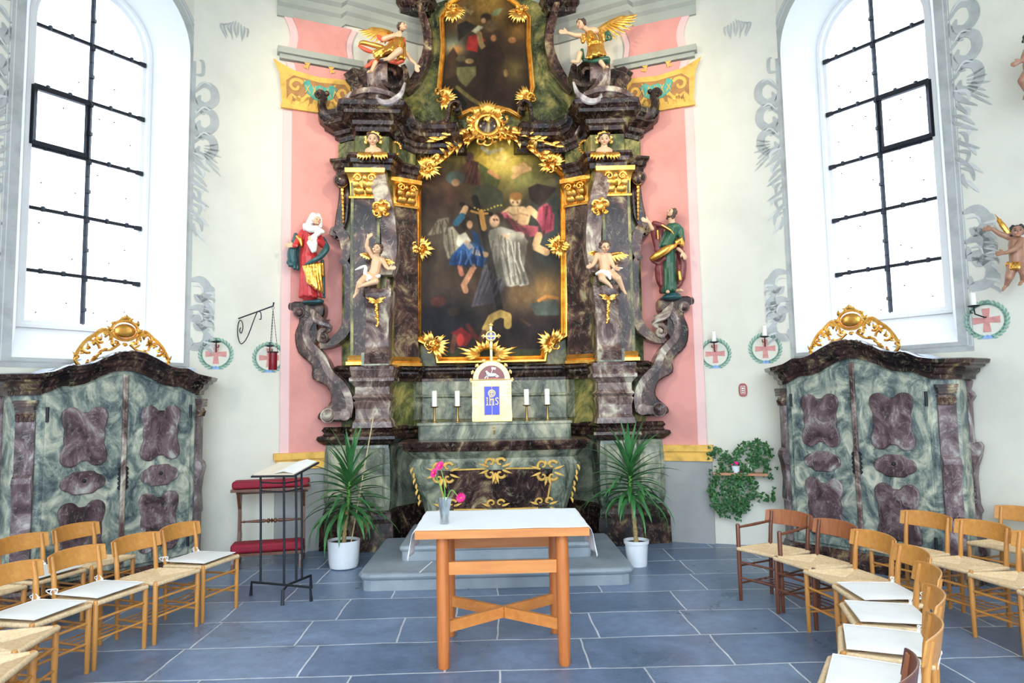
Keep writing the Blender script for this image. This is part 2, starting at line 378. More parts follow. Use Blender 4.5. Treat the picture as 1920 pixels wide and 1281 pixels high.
# ================================================================== THE ROOM
DW = Vector((.584, -.811, 0)); DW.normalize(); NW = Vector((-DW.y*-1, 0, 0))
def frame(side, P0, d):               # vertical plane: t along it, z up, out = towards the room
    d = Vector((d[0], d[1], 0)).normalized(); n = Vector((d.y, -d.x, 0))
    if n.dot(Vector((0, 4, 0))-Vector((P0[0], P0[1], 0))) < 0: n = -n
    def L(t, z, out=0):
        p = Vector((P0[0], P0[1], 0))+d*t+n*out
        return Vector((side*p.x, p.y, z))
    return L
W0 = (3.62, 8.12); P3 = (2.67, 8.5)
FACET = {s: frame(s, P3, (.95, -.38)) for s in (1, -1)}
WINW = {s: frame(s, W0, DW) for s in (1, -1)}
PIL = {s: frame(s, P3, (-.92, .39)) for s in (1, -1)}
NAME = {1: 'right', -1: 'left'}
ZT = 8.3
TEND = 2.75
wend = WINW[1](TEND, 0)
# floor and ceiling
m = MB(); m.add([(-7, -4, 0), (7, -4, 0), (7, 10.2, 0), (-7, 10.2, 0), (-7, -4, -.1), (7, -4, -.1), (7, 10.2, -.1), (-7, 10.2, -.1)], [(0,1,2,3), (7,6,5,4), (0,4,5,1), (1,5,6,2), (2,6,7,3), (3,7,4,0)])
struct(m.build('floor', M['slate'], smooth=False))
m = MB(); m.box((0, 3.1, ZT+.1), (14, 14.2, .2)); struct(m.build('ceiling', M['wall'], smooth=False))
# apse wall behind the altar
pts = [(-2.67, 8.5), (-1.75, 8.88), (-1.0, 9.32), (0, 9.6), (1.0, 9.32), (1.75, 8.88), (2.67, 8.5)]
back = MB().sweep([(x, y, 0) for x, y in pts], [(0, -.02), (0, ZT), (-.25, ZT), (-.25, -.02)]).build('wall_back', M['wall'], smooth=False); struct(back)
# painted cornice of the apse
prof = [(-.02, 6.78), (.04, 6.78), (.05, 6.86), (.05, 6.90), (.09, 6.94), (.10, 7.02), (.15, 7.06), (.17, 7.16), (.22, 7.22), (.24, 7.30), (.28, 7.36), (.28, 7.6), (-.02, 7.6)]
pth = [(-2.72, 8.48, 0), (-2.6, 8.53, 0), (-1.98, 8.79, 0), (-1.92, 8.81, .06), (-1.0, 9.32, .06), (0, 9.6, .06), (1.0, 9.32, .06), (1.92, 8.81, .06), (1.98, 8.79, 0), (2.6, 8.53, 0), (2.72, 8.48, 0)]
struct(MB().sweep(pth, prof).build('trim_1', M['stone'], smooth=False))
def poly(L, pts, out, th=.004, P=None):
    """thin painted shape on a wall frame"""
    P = P or MB(); P.prism([L(t, z, out) for t, z in pts], L(0, 0, th)-L(0, 0, 0)); return P
def stroke(P, L, path, w, out=.003, th=.003, k=5):
    q = smooth_path([Vector((t, z, 0)) for t, z in path], k); n = len(q)
    if not hasattr(w, '__len__'): w = [w*(1-.8*abs(2*i/(n-1)-1)**2.5) for i in range(n)]
    else: w = [w[0]+(w[1]-w[0])*i/(n-1) for i in range(n)]
    A = []; B = []
    for i in range(n):
        T = (q[min(i+1, n-1)]-q[max(i-1, 0)]).normalized(); Nn = Vector((-T.y, T.x, 0))
        a = q[i]+Nn*w[i]; b = q[i]-Nn*w[i]; A.append(L(a.x, a.y, out+th)); B.append(L(b.x, b.y, out+th))
    P.add(A+B, [(i, i+1, n+i+1, n+i) for i in range(n-1)]); return P
def spiral(c, r0_, r1_, a0, a1, n=14):
    return [(c[0]+(r0_+(r1_-r0_)*i/n)*math.cos(a0+(a1-a0)*i/n), c[1]+(r0_+(r1_-r0_)*i/n)*math.sin(a0+(a1-a0)*i/n)) for i in range(n+1)]
for s in (1, -1):
    L = FACET[s]; wn_ = NAME[s]
    a, b = L(0, 0), L(1.03, 0)
    if s < 0: a, b = b, a
    # wall between the pilaster and the window wall
    P_ = [a, b]
    wf = MB().sweep([(p.x, p.y, 0) for p in P_], [(0, -.02), (0, ZT), (-.3, ZT), (-.3, -.02)]).build('wall_inner_'+wn_, M['wall'], smooth=False); struct(wf)
    # wreaths are painted on the wall
    # window wall with arched opening ------------------------------------------------
    L = WINW[s]; o0, o1, ob, osp = .03, 1.76, 2.30, 6.05
    oc = (o0+o1)/2; orad = (o1-o0)/2
    i0, i1, ib, isp = .30, 1.57, 2.66, 6.02
    ic = (i0+i1)/2; irad = (i1-i0)/2; K = 20
    def loop(t0, t1, zb, zs, c, r_, out):
        return [L(t0, zb, out), L(t0, zs, out)]+[L(c-r_*math.cos(math.pi*k/K), zs+r_*math.sin(math.pi*k/K), out) for k in range(1, K)]+[L(t1, zs, out), L(t1, zb, out)]
    OUT = loop(o0, o1, ob, osp, oc, orad, 0); INN = loop(i0, i1, ib, isp, ic, irad, -.45)
    n = len(OUT)
    rim = [L(-.12, -.02), L(-.12, osp)]+[L(-.12+(TEND+.12)*k/K, ZT) for k in range(1, K)]+[L(TEND, osp), L(TEND, -.02)]
    wm = MB().add(OUT+rim, [(k, k+1, n+k+1, n+k) for k in range(n-1)]+[(n-1, 0, n, 2*n-1)])
    bk = [p+(L(0, 0, -.5)-L(0, 0, 0)) for p in rim]
    wm.add(rim+bk, [(k, k+1, n+k+1, n+k) for k in range(n-1)]+[(n-1, 0, n, 2*n-1)])
    ww = struct(wm.build('wall_window_'+wn_, M['wall'], smooth=False))
    rv = MB().add(OUT+INN, [(k, k+1, n+k+1, n+k) for k in range(n-1)]+[(n-1, 0, n, 2*n-1)])
    rv.build('window_reveal', M['reveal'], ww, smooth=True)
    # outer face of wall around the pane so no light leaks
    far = [p+(L(0, 0, -.05)-L(0, 0, 0)) for p in INN]
    MB().add(far+bk, [(k, k+1, n+k+1, n+k) for k in range(n-1)]+[(n-1, 0, n, 2*n-1)]).build('outer_wall_face', M['reveal'], ww, smooth=False)
    # window: stone rebate, sill, pane, bars ----------------------------------------
    win = thing('window_1' if s < 0 else 'window_2', None, None); win['kind'] = 'structure'
    fr = MB(); f1 = loop(i0, i1, ib, isp, ic, irad, -.45); f2 = loop(i0+.07, i1-.07, ib+.06, isp, ic, irad-.07, -.45)
    f3 = loop(i0+.07, i1-.07, ib+.06, isp, ic, irad-.07, -.50); f0 = loop(i0-.02, i1+.02, ib-.02, isp, ic, irad+.02, -.40); f4 = loop(i0+.02, i1-.02, ib+.02, isp, ic, irad-.02, -.40)
    q = [(k, k+1, n+k+1, n+k) for k in range(n-1)]+[(n-1, 0, n, 2*n-1)]
    fr.add(f0+f4, q).add(f4+[a*.5+b*.5 for a, b in zip(f1, f2)], q).add([a*.5+b*.5 for a, b in zip(f1, f2)]+f2, q).add(f2+f3, q).add(f1+f0, q)
    fr.build('window_frame', M['reveal'], win, smooth=False)
    gl = loop(i0+.06, i1-.06, ib+.05, isp, ic, irad-.06, -.49)
    MB().add(gl, [tuple(range(len(gl)))]).build('window_pane', M['pane'], win, smooth=False)
    br_ = MB()
    for z in (3.25, 3.92, 4.59, 5.26, 5.94):
        br_.bar(L(i0+.03, z, -.47), L(i1-.03, z, -.47), .03, .035)
        br_.bar(L(i0+.04, z-.012, -.44), L(i0+.12, z-.012, -.44), .03, .05)
        for t in (i0+.2, i0+.42, i1-.2, i1-.42): br_.box(L(t, z, -.45), (.03, .03, .055))
    zz = ib+.05
    while zz < 6.5:
        br_.bar(L(.935, zz, -.47), L(.935, min(zz+.34, 6.55), -.47), .036, .036); br_.box(L(.935, zz+.17, -.455), (.045, .045, .04)); zz += .335
    br_.bar(L(.935, ib+.05, -.47), L(.935, isp+irad-.08, -.47), .034, .034)
    br_.build('window_bars', M['iron'], win, smooth=False)
    cs = MB()
    for a, b in (((.96, 4.62), (1.50, 4.62)), ((.96, 5.23), (1.50, 5.23)), ((1.50, 4.60), (1.50, 5.25)), ((.97, 4.62), (.97, 5.23))):
        cs.bar(L(a[0], a[1], -.455), L(b[0], b[1], -.455), .05, .05 if a[0] != b[0] or a[0] > 1 else .02)
    cs.build('casement', M['iron'], win, smooth=False)
    st = MB(); rnd = random.Random(4+s)
    for i in range(5):
        for t in (.48, .66, .80, 1.07, 1.22, 1.38):
            if rnd.random() < .75: st.sph(L(t+rnd.uniform(-.03, .03), 2.95+.67*i+rnd.uniform(-.2, .2), -.482), (.011, .011, .008), 6)
    st.build('window_pins', M['iron'], win)
    # grey painted frame round the opening
    F1 = loop(o0, o1, ob, osp, oc, orad, .003); F2 = loop(o0-.14, o1+.14, ob-.10, osp+.02, oc, orad+.14, .003)
    gp = MB().add(F1+F2, q); gp.build('painted_window_border', M['mural'], ww, smooth=False)
    ln = MB()
    for e in (.135, .095): 
        A_ = loop(o0-e, o1+e, ob-.05, osp, oc, orad+e, .006); B_ = loop(o0-e+.012, o1+e-.012, ob-.04, osp, oc, orad+e-.012, .006); ln.add(A_+B_, q)
    ln.build('painted_border_line', M['mural_light'], ww, smooth=False)
    # rocaille painted beside the window (inner side on the facet, outer side on the window wall)
    def rocaille(P, P2, LL, tc_, sg):
        T = lambda q_: [(tc_+sg*x, z) for x, z in q_]
        def St(Pm, path, w, **k): stroke(Pm, LL, T(path), w, **k)
        for z0, h in ((5.62, .24), (5.30, .28), (4.98, .22)):
            St(P, [(0, z0-.02), (.10, z0+.10), (.21, z0+.06), (.23, z0-.08), (.14, z0-.17), (.05, z0-.12), (.07, z0-.04)], .048)
            St(P2, [(.02, z0+.03), (.11, z0+.13), (.19, z0+.10)], .012, out=.006)
            St(P, [(.0, z0-.05), (.03, z0-.2), (.12, z0-.28)], .03)
        for i in range(16):
            z0 = 4.85-i*.062; a = (-1)**i*.5-1.2
            St(P if i % 3 else P2, [(.0+.03*math.sin(i), z0), (.07+.05*math.cos(i*2), z0-.05), (.13+.07*math.sin(i*1.7), z0-.16)], .018, out=.004+.001*(i % 3))
        for i in range(6):
            z0 = 4.95-.03*i; St(P, [(.12, z0), (.2, z0+.01-.02*i), (.28+.02*(i % 3), z0+.04-.05*i)], .012)
        for z0 in ((3.0, 2.66) if sg < 0 else (3.3, 3.0)):
            St(P, [(-.02, z0+.28), (.12, z0+.30), (.2, z0+.16), (.11, z0+.06), (.05, z0+.12)], .05)
            St(P, [(.08, z0+.12), (.2, z0+.0), (.17, z0-.14), (.03, z0-.16), (.02, z0-.06)], .052)
            for j in range(7): St(P2 if j % 2 else P, [(.15+.02*j*(j < 4), z0+.2-.06*j), (.24+.01*(j % 3), z0+.21-.07*j), (.27, z0+.16-.07*j)], .014, out=.005)
            St(P2, [(.03, z0+.22), (.12, z0+.22), (.15, z0+.14)], .011, out=.006)
        St(P, [(.05, 6.02), (.09, 6.0), (.09, 5.85), (.0, 5.83)], .02)
    g1, g2 = MB(), MB(); rocaille(g1, g2, FACET[s], 1.0, -1)
    poly(FACET[s], [(.985, 2.2), (1.03, 2.2), (1.03, 6.0), (.985, 6.0)], 0, .004, g1)
    g1.build('painted_rocaille', M['mural'], wf, smooth=False); g2.build('painted_rocaille_highlight', M['mural_light'], wf, smooth=False)
    g1, g2 = MB(), MB(); rocaille(g1, g2, WINW[s], o1+.13, 1)
    g1.build('painted_rocaille', M['mural'], ww, smooth=False); g2.build('painted_rocaille_highlight', M['mural_light'], ww, smooth=False)
    # small painted twig above
    g1 = MB()
    for i in range(9): stroke(g1, FACET[s], [(.42+.03*i, 6.62-.02*abs(i-4)), (.40+.04*i, 6.52), (.41+.03*i+.02*(i % 2), 6.42-.03*(i % 3))], .012)
    g1.build('painted_twig', M['mural'], wf, smooth=False)
    # side wall
    e = L(TEND, 0); a, b = (e.x, e.y), (s*(abs(e.x)+.25), -4)
    if s < 0: a, b = b, a
    sw = MB().sweep([(a[0], a[1], 0), (b[0], b[1], 0)], [(0, -.02), (0, ZT), (-.3, ZT), (-.3, -.02)]).build('wall_'+wn_, M['wall'], smooth=False); struct(sw)
    # pilaster --------------------------------------------------------------------
    L = PIL[s]; b_ = struct(thing('trim_2' if s < 0 else 'trim_3', None, None))
    def slab(P, t0, t1, z0, z1, d0, d1): P.prism([L(t0, z0, d0), L(t1, z0, d0), L(t1, z1, d0), L(t0, z1, d0)], L(0, 0, d1)-L(0, 0, d0)); return P
    slab(MB(), .03, .98, 1.2, 5.62, -.02, .035).build('shaft', M['pink_light'], b_, smooth=False)
    slab(MB(), .14, .90, 1.2, 5.62, .035, .05).build('shaft_panel', M['pink'], b_, smooth=False)
    slab(MB(), -.02, 1.0, 0, 1.0, -.02, .05).build('dado', M['dado'], b_, smooth=False)
    y = MB(); slab(y, -.03, 1.02, 1.0, 1.06, -.02, .075); slab(y, -.01, 1.0, 1.06, 1.12, -.02, .06); slab(y, -.04, 1.02, 1.12, 1.20, -.02, .085); y.build('base_moulding', M['ochre'], b_, smooth=False)
    # concave neck pieces above the capital
    for z0, z1, w0 in ((5.62, 6.18, .03), (6.36, 6.78, .0)):
        P = MB(); m2 = MB(); K2 = 8; ed = [.05*math.sin(math.pi*i/K2)+(.0 if z0 < 6 else .05*(1-i/K2)) for i in range(K2+1)]
        out_ = [(.06+ed[i]-.03*(z0 > 6), z0+(z1-z0)*i/K2) for i in range(K2+1)]+[(.95-ed[i]+.02, z0+(z1-z0)*i/K2) for i in range(K2, -1, -1)]
        in_ = [(t+(.10 if t < .5 else -.08), z) for t, z in out_]
        poly(L, out_, -.02, .055, P); poly(L, in_, .035, .015, m2)
        P.build('neck', M['pink_light'], b_, smooth=False); m2.build('neck_panel', M['pink'], b_, smooth=False)
    g = MB(); slab(g, -.02, 1.0, 6.20, 6.26, -.02, .07); slab(g, -.05, 1.04, 6.26, 6.34, -.02, .11); g.build('band_moulding', M['stone'], b_, smooth=False)
    # painted rococo capital
    c1, c2, c3 = MB(), MB(), MB()
    poly(L, [(.02, 5.56), (.90, 5.56), (.92, 5.75), (.97, 5.95), (1.06, 6.14), (.93, 6.12), (.80, 6.06), (.47, 6.03), (.15, 6.07), (-.02, 6.14), (-.10, 6.18), (-.02, 6.0), (.0, 5.8)], .05, .01, c1)
    poly(L, [(.07, 5.66), (.85, 5.66), (.87, 5.9), (.80, 5.99), (.47, 5.96), (.15, 6.0), (.06, 5.92)], .055, .01, c2)
    q_ = spiral((.47, 6.14), .15, .15, -.2, math.pi+.2, 12); stroke(c1, L, q_, .03, out=.06)
    for i in range(11): 
        a_ = math.pi*i/10; stroke(c1, L, [(.47+.15*math.cos(a_), 6.14+.15*math.sin(a_)), (.47+.2*math.cos(a_), 6.14+.2*math.sin(a_))], .018, out=.061)
    for sg, c0 in ((1, .18), (-1, .78)):
        stroke(c1, L, spiral((c0, 5.86), .10, .02, .5*sg, 6.5*sg, 14), [.022, .016], out=.066)
        stroke(c1, L, [(c0-.06*sg, 5.75), (c0+.05*sg, 5.68), (c0+.14*sg, 5.74), (c0+.17*sg, 5.86), (c0+.10*sg, 5.96)], .03, out=.066)
    for i in range(8): stroke(c1, L, [(.08+.105*i, 5.58), (.07+.105*i+.03, 5.66), (.12+.105*i, 5.74)], .032, out=.066)
    slab(c1, .0, .92, 5.545, 5.60, .04, .085)
    poly(L, [(.27, 5.93), (.30, 5.80), (.40, 5.72), (.52, 5.70), (.64, 5.76), (.70, 5.90), (.63, 5.95), (.56, 5.90), (.47, 5.92), (.38, 5.88), (.34, 5.97)], .066, .008, c3)
    c1.build('capital', M['ochre'], b_, smooth=False); c2.build('capital_ground', M['ochre_dark'], b_, smooth=False); c3.build('capital_lattice_field', M['teal'], b_, smooth=False)
    c4 = MB()
    for i in range(5): stroke(c4, L, [(.29+.09*i, 5.74+.02*abs(i-2)), (.35+.08*i, 5.90)], .006, out=.076); stroke(c4, L, [(.36+.09*i, 5.74+.02*abs(i-2)), (.29+.09*i, 5.90)], .006, out=.076)
    c4.build('capital_lattice', M['ochre'], b_, smooth=False)
# ================================================================== HIGH ALTAR
GR = random.Random(11)
def leaf(m, p, d, n, L, w, curl=.35, k=6):
    """one gilded leaf from p along d, curling towards n"""
    d = Vector(d).normalized(); n = Vector(n).normalized(); P_ = [Vector(p)+d*(L*i/k)+n*(L*curl*math.sin(math.pi*i/k*.9)*.6) for i in range(k+1)]
    m.tube(P_, [w*(.45+.75*math.sin(math.pi*min(1, (i+.6)/k)))*(1-(i/k)**3*.93) for i in range(k+1)], 5, flat=.35, up=n)
def mir(p): return Vector((-p.x, p.y, p.z))
def full(half): return [(-x, y, z) for x, y, z in half[::-1] if x > 1e-6]+list(half)
def Z0(h, dz=0): return [(x, y, dz) for x, y in h]
def pxp(pts, Y, cx=None):             # right-hand outline from pixels, re-centred on the altar's axis
    return [px(a, b, Y) for a, b in pts]
def axis(Y, z):                       # x of the altar's axis is 0
    return 0
H_LOW = [(0, 9.25), (.95, 9.25), (1.15, 8.98), (1.27, 8.84), (1.32, 8.55), (1.74, 8.52), (1.80, 8.62), (2.10, 8.66), (2.14, 8.92)]
H_MID = [(0, 9.20), (.98, 9.20), (1.04, 9.02), (1.27, 8.84), (1.33, 8.55), (1.68, 8.52), (1.73, 8.68), (1.93, 8.72), (1.95, 8.90)]
alt = thing('high_altar', 'tall marbled baroque altar wall with gilded frames filling the apse', 'altar', (0, 8.7, 0))
def A(m, name, mat, **k): return m.build(name, M[mat], alt, **k)
# lower zone
A(MB().sweep(full(Z0(H_LOW)), [(-.3, 0), (-.3, 1.30), (.0, 1.30), (.02, 1.2), (.035, .9), (.03, .6), (.0, .42), (.0, 0)]), 'dado', 'greygreen', smooth=False)
A(MB().sweep(full(Z0(H_LOW)), [(-.1, 0), (-.1, .48), (.015, .48), (.04, .44), (.045, .38), (.075, .33), (.085, 0)]), 'skirting', 'purple_dark', smooth=False)
A(MB().sweep(full(Z0(H_LOW)), [(-.3, 1.28), (-.3, 1.50), (.03, 1.50), (.06, 1.46), (.03, 1.43), (.045, 1.40), (.11, 1.385), (.12, 1.35), (.09, 1.32), (.03, 1.28)]), 'dado_cornice', 'purple_dark', smooth=False)
# bulging pedestal faces of the lower zone, light marbling
for s in (1, -1):
    m = MB()
    for (x0, x1, y0) in ((1.36, 1.70, 8.51), (1.84, 2.08, 8.62)):
        m.prism([(s*x0, y0, .52), (s*x1, y0, .52), (s*x1, y0, 1.24), (s*x0, y0, 1.24)], (0, -.035, 0), .02)
    A(m, 'dado_panel', 'greygreen', smooth=False)
# middle zone body
A(MB().sweep(full(Z0(H_MID)), [(-.3, 1.48), (-.3, 5.2), (0, 5.2), (0, 1.48)]), 'retable_body', 'green', smooth=False)
A(MB().sweep(full(Z0([(0, 9.18), (.96, 9.18), (1.04, 9.0)])), [(0, 1.56), (0, 1.84), (.02, 1.86), (.02, 1.875), (.0, 1.89), (.0, 2.06), (-.1, 2.06), (-.1, 1.56)]), 'predella_panel', 'greygreen', smooth=False)
A(MB().sweep(full(Z0(H_MID)), [(-.1, 2.06), (-.1, 2.27), (.05, 2.27), (.10, 2.24), (.105, 2.215), (.06, 2.19), (.07, 2.16), (.045, 2.12), (.02, 2.10), (.02, 2.06)]), 'ledge_moulding', 'purple_dark', smooth=False)
for s in (1, -1):
    # pedestal with mouldings under the scroll pilaster
    prof = [(.0, 1.49), (.09, 1.49), (.08, 1.56), (.05, 1.60), (.05, 1.72), (.075, 1.80), (.05, 1.825), (.09, 1.86), (.055, 1.90), (.055, 1.99), (.10, 2.04), (.13, 2.06), (.13, 2.10), (.10, 2.12), (.12, 2.20), (.12, 2.24), (.0, 2.24)]
    a = [(s*1.33, 8.72, 0), (s*1.345, 8.54, 0), (s*1.665, 8.51, 0), (s*1.70, 8.66, 0)]
    A(MB().sweep(a if s > 0 else a[::-1], prof), 'pedestal', 'violet', smooth=False)
    # pilaster shafts, gilded bases and capitals
    for (x0, y0, x1, y1, nm) in ((1.04, 9.0, 1.27, 8.86, 'inner'), (1.45, 8.515, 1.73, 8.50, 'outer')):
        a = [(s*x0, y0+.1, 0), (s*x0, y0, 0), (s*x1, y1, 0), (s*(x1+.02), y1+.1, 0)]
        a = a if s > 0 else a[::-1]
        A(MB().sweep(a, [(-.04, 2.3), (-.04, 4.42), (.04, 4.42), (.05, 4.0), (.05, 2.3)]), 'shaft', 'purple', smooth=False)
        A(MB().sweep(a, [(0, 2.26), (.10, 2.26), (.10, 2.30), (.075, 2.32), (.085, 2.35), (.06, 2.38), (0, 2.38)]), 'shaft_base', 'gold', smooth=False)
        cp = MB().sweep(a, [(0, 4.36), (.065, 4.36), (.07, 4.385), (.05, 4.40), (.055, 4.55), (.09, 4.66), (.115, 4.68), (.12, 4.735), (.0, 4.735)])
        dx = Vector((s*(x1-x0), y1-y0, 0)); n_ = Vector((dx.y, -dx.x, 0)).normalized()
        if n_.y > 0: n_ = -n_
        for row, (zr, nl, ll) in enumerate(((4.40, 4, .13), (4.47, 3, .15))):
            for k in range(nl):
                c0 = Vector((s*x0, y0, 0))+dx*((k+.5)/nl)+n_*(.05+.012*row)+Vector((0, 0, zr))
                leaf(cp, c0, (dx.normalized()*.25*(-1)**k)+Vector((0, 0, 1)), n_, ll, .036, .55)
        for k in range(3): leaf(cp, Vector((s*x0, y0, 4.58))+dx*(.25+.25*k)+n_*.07, (dx.normalized()*(k-1))+Vector((0, 0, .8)), n_, .09, .022, .4)
        for k in (0, 1):
            c0 = Vector((s*x0, y0, 0))+dx*(.2+.6*k)+n_*.1; sgn = (1 if k else -1)
            e = dx.normalized()*sgn
            cp.tube([c0+e*(.055-.05*q/12)*math.cos(q*.75)*1.0+Vector((0, 0, 4.61+(.055-.004*q)*math.sin(q*.75))) for q in range(12)], .013, 6)
        A(cp, 'capital', 'gold')
for s in (1, -1):
    for x in (1.42, 1.745): MB().box((s*x, 8.49, 3.5), (.035, .10, 2.42)).build('green_listel', M['green'], alt, smooth=False)
# entablature
for s in (1, -1):
    hp = [(s*x, y, 0) for x, y in H_MID[2:]]; hp = hp if s > 0 else hp[::-1]
    A(MB().sweep(hp, [(-.02, 4.735), (.07, 4.735), (.08, 4.80), (.11, 4.82), (.115, 4.87), (.15, 4.90), (.15, 4.93), (-.02, 4.94)]), 'architrave', 'purple_dark', smooth=False)
    A(MB().sweep(hp, [(-.02, 4.93), (.045, 4.93), (.05, 5.18), (-.02, 5.18)]), 'frieze', 'green', smooth=False)
def cor(zs): return [(-.25, zs), (.06, zs), (.08, zs+.05), (.12, zs+.07), (.13, zs+.12), (.21, zs+.16), (.25, zs+.17), (.26, zs+.21), (.31, zs+.25), (.33, zs+.30), (.28, zs+.34), (-.25, zs+.34)]
half = [(.34, 9.02), (.55, 9.08), (.85, 9.05), (1.04, 8.98), (1.22, 8.88), (1.32, 8.72), (1.34, 8.62), (1.68, 8.60), (1.72, 8.68), (1.90, 8.70), (1.96, 9.0)]
zz = [.0, .0, -.01, -.02, .02, .10, .13, .13, .06, .02, .0]
for s in (1, -1):
    a = [(s*x, y, z) for (x, y), z in zip(half, zz)]
    A(MB().sweep(a if s > 0 else a[::-1], cor(5.14)), 'cornice', 'purple_dark', smooth=False)
    # segment cornice thrown up over the scroll pilaster
    a = [(s*1.12, 8.78, -.02), (s*1.20, 8.62, .12), (s*1.32, 8.50, .21), (s*1.50, 8.46, .24), (s*1.68, 8.50, .21), (s*1.80, 8.62, .12), (s*1.84, 8.8, 0)]
    a = smooth_path(a, 3); a = [tuple(p) for p in a]
    A(MB().sweep(a if s > 0 else a[::-1], [(-.25, 5.28), (.0, 5.28), (.02, 5.33), (.07, 5.36), (.075, 5.40), (.12, 5.43), (.15, 5.44), (.16, 5.50), (.10, 5.54), (-.25, 5.56)]), 'segment_cornice', 'violet', smooth=False)
    # volute ends near the cartouche and horn ends on the outside
    m = MB()
    c = px(981, 205, 8.95) if s > 0 else mir(px(981, 205, 8.95))
    pth = [c+Vector((s*(.10-.006*k)*math.cos(k*.5), -.02*math.sin(k*.3), (.10-.006*k)*math.sin(k*.5))) for k in range(15)]
    m.band(pth, .18, .035)
    m.band(smooth_path([c+Vector((s*.10, 0, 0)), c+Vector((s*.12, 0, -.15)), c+Vector((s*.22, -.02, -.22)), c+Vector((s*.4, -.02, -.2))], 5), .16, .05)
    A(m, 'cornice_volute', 'purple_dark')
    m = MB(); e = Vector((s*2.13, 8.45, 5.42))
    m.tube(smooth_path([e+Vector((-s*.20, .1, -.02)), e+Vector((-s*.05, 0, .02)), e+Vector((s*.0, 0, .15)), e+Vector((-s*.02, 0, .27)), e+Vector((s*.03, 0, .33)), e+Vector((s*.07, 0, .29)), e+Vector((s*.04, 0, .25))], 5), [.075-.0018*i for i in range(31)], 8)
    m.sph(e+Vector((-s*.06, 0, .31)), .035); A(m, 'horn_finial', 'purple_dark')
# ---- attic board behind the upper picture
def ax(pts, Y, c=911.):               # pixel outline measured left of the attic's own axis -> mirrored pair
    out = []
    for a, b in pts:
        p = px(a, b, Y); q = px(c+(b-0)*.0065, b, Y); out.append((p.x-q.x, p.z))
    return out
att = ax([(848, 254), (800, 240), (766, 225), (752, 205), (751, 190), (757, 172), (772, 160), (796, 140), (808, 105), (806, 70), (796, 35), (790, 0), (790, -40)], 9.3)
O = [(x, 9.28, z) for x, z in att]; O += [(-x, 9.28, z) for x, z in att[::-1]]
A(MB().prism(O, (0, -.13, 0), .015), 'attic_board', 'green', smooth=False)
for s in (1, -1):
    # curved band hugging the attic
    c_ = ax([(757, 176), (770, 163), (787, 135), (799, 100), (797, 65), (788, 35), (782, 12)], 9.1)
    P_ = smooth_path([(-s*x, 9.1, z) for x, z in c_], 5)
    A(MB().band(P_, .34, [.07+.05*math.sin(math.pi*i/(len(P_)-1)) for i in range(len(P_))]), 'attic_band', 'purple', smooth=False)
    bb = ax([(772, 2)], 9.0)[0]; X = -s*bb[0]
    m = MB(); m.sweep([(X-.2, 9.25, 0), (X-.16, 9.02, 0), (X+.16, 9.02, 0), (X+.2, 9.25, 0)], [(-.1, 0+bb[1]-.16), (.03, bb[1]-.16), (.04, bb[1]-.1), (.09, bb[1]-.06), (.09, bb[1]-.02), (.13, bb[1]+.04), (-.1, bb[1]+.3)])
    A(m, 'attic_band_capital', 'purple_dark', smooth=False)
    # big scroll the angel kneels on
    Yb = 8.55
    def q(a, b, d=0):                  # left-side pixels
        p = px(a, b, Yb+d); return Vector((-s*p.x, p.y, p.z))
    fr = [q(a, b) for a, b in ((700, 126), (694, 136), (692, 152), (694, 168), (700, 180), (712, 184), (722, 182))]
    P_ = smooth_path([q(727, 118, .12), q(714, 119, .03), q(700, 126, -.05), q(694, 140, -.12), q(693, 155, -.15), q(697, 170, -.12), q(706, 180, -.03), q(718, 183, .04)], 5)
    m = MB()
    # drum of the scroll: front sheet curving over
    c = q(713, 150, .1); rr = .23
    drum = [c+Vector((0, -rr*math.cos(t), rr*math.sin(t))) for t in [R(a) for a in range(-100, 141, 12)]]
    m.band(drum, .26, .05, (1, 0, 0))
    A(m, 'scroll_drum', 'violet')
    m = MB()
    c = q(736, 148, -.02)
    sp = [c+Vector((s*0+ -s*0, 0, 0))+Vector((-s*-1*0, 0, 0))+Vector((s*-1*(-(.20-.0095*k)*math.cos(k*.42+2.4)), .0, (.20-.0095*k)*math.sin(k*.42+2.4))) for k in range(18)]
    m.band(sp, .22, [.06-.0015*k for k in range(18)])
    m.prism([q(a, b, .12) for a, b in ((722, 125), (740, 122), (752, 132), (764, 130), (764, 150), (752, 165), (742, 180), (722, 184))], (0, -.1, 0), .01)
    A(m, 'scroll_side', 'purple_dark')
    m = MB(); m.prism([q(a, b, .15) for a, b in ((650, 153), (667, 140), (683, 144), (697, 146), (697, 186), (664, 190), (662, 170))], (0, -.22, 0), .02)
    m.prism([q(a, b, -.08) for a, b in ((649, 154), (667, 140), (672, 141), (683, 168), (684, 190), (666, 190), (664, 172))], (0, -.08, 0), .015)
    A(m, 'broken_pediment_end', 'purple_dark', smooth=False)
    m = MB(); m.tube(smooth_path([q(707, 178, -.18), q(708, 186, -.22), q(718, 192, -.26), q(731, 192, -.26), q(744, 184, -.24), (q(753, 174, -.2)), q(759, 156, -.16)], 5), [.008+.036*math.sin(math.pi*(i+1)/33) for i in range(31)], 8)
    A(m, 'crescent_horn', 'violet_pale')
    m = MB(); c = q(699, 196, -.2)
    m.tube([c+Vector((-s*-1*(.075-.0042*k)*math.cos(k*.5), 0, (.075-.0042*k)*math.sin(k*.5))) for k in range(16)], [.026-.0008*k for k in range(16)], 8)
    m.tube(smooth_path([q(655, 196, -.1), q(672, 192, -.16), q(690, 191, -.2), q(704, 187, -.2)], 5), .028, 8)
    A(m, 'small_volute', 'violet')
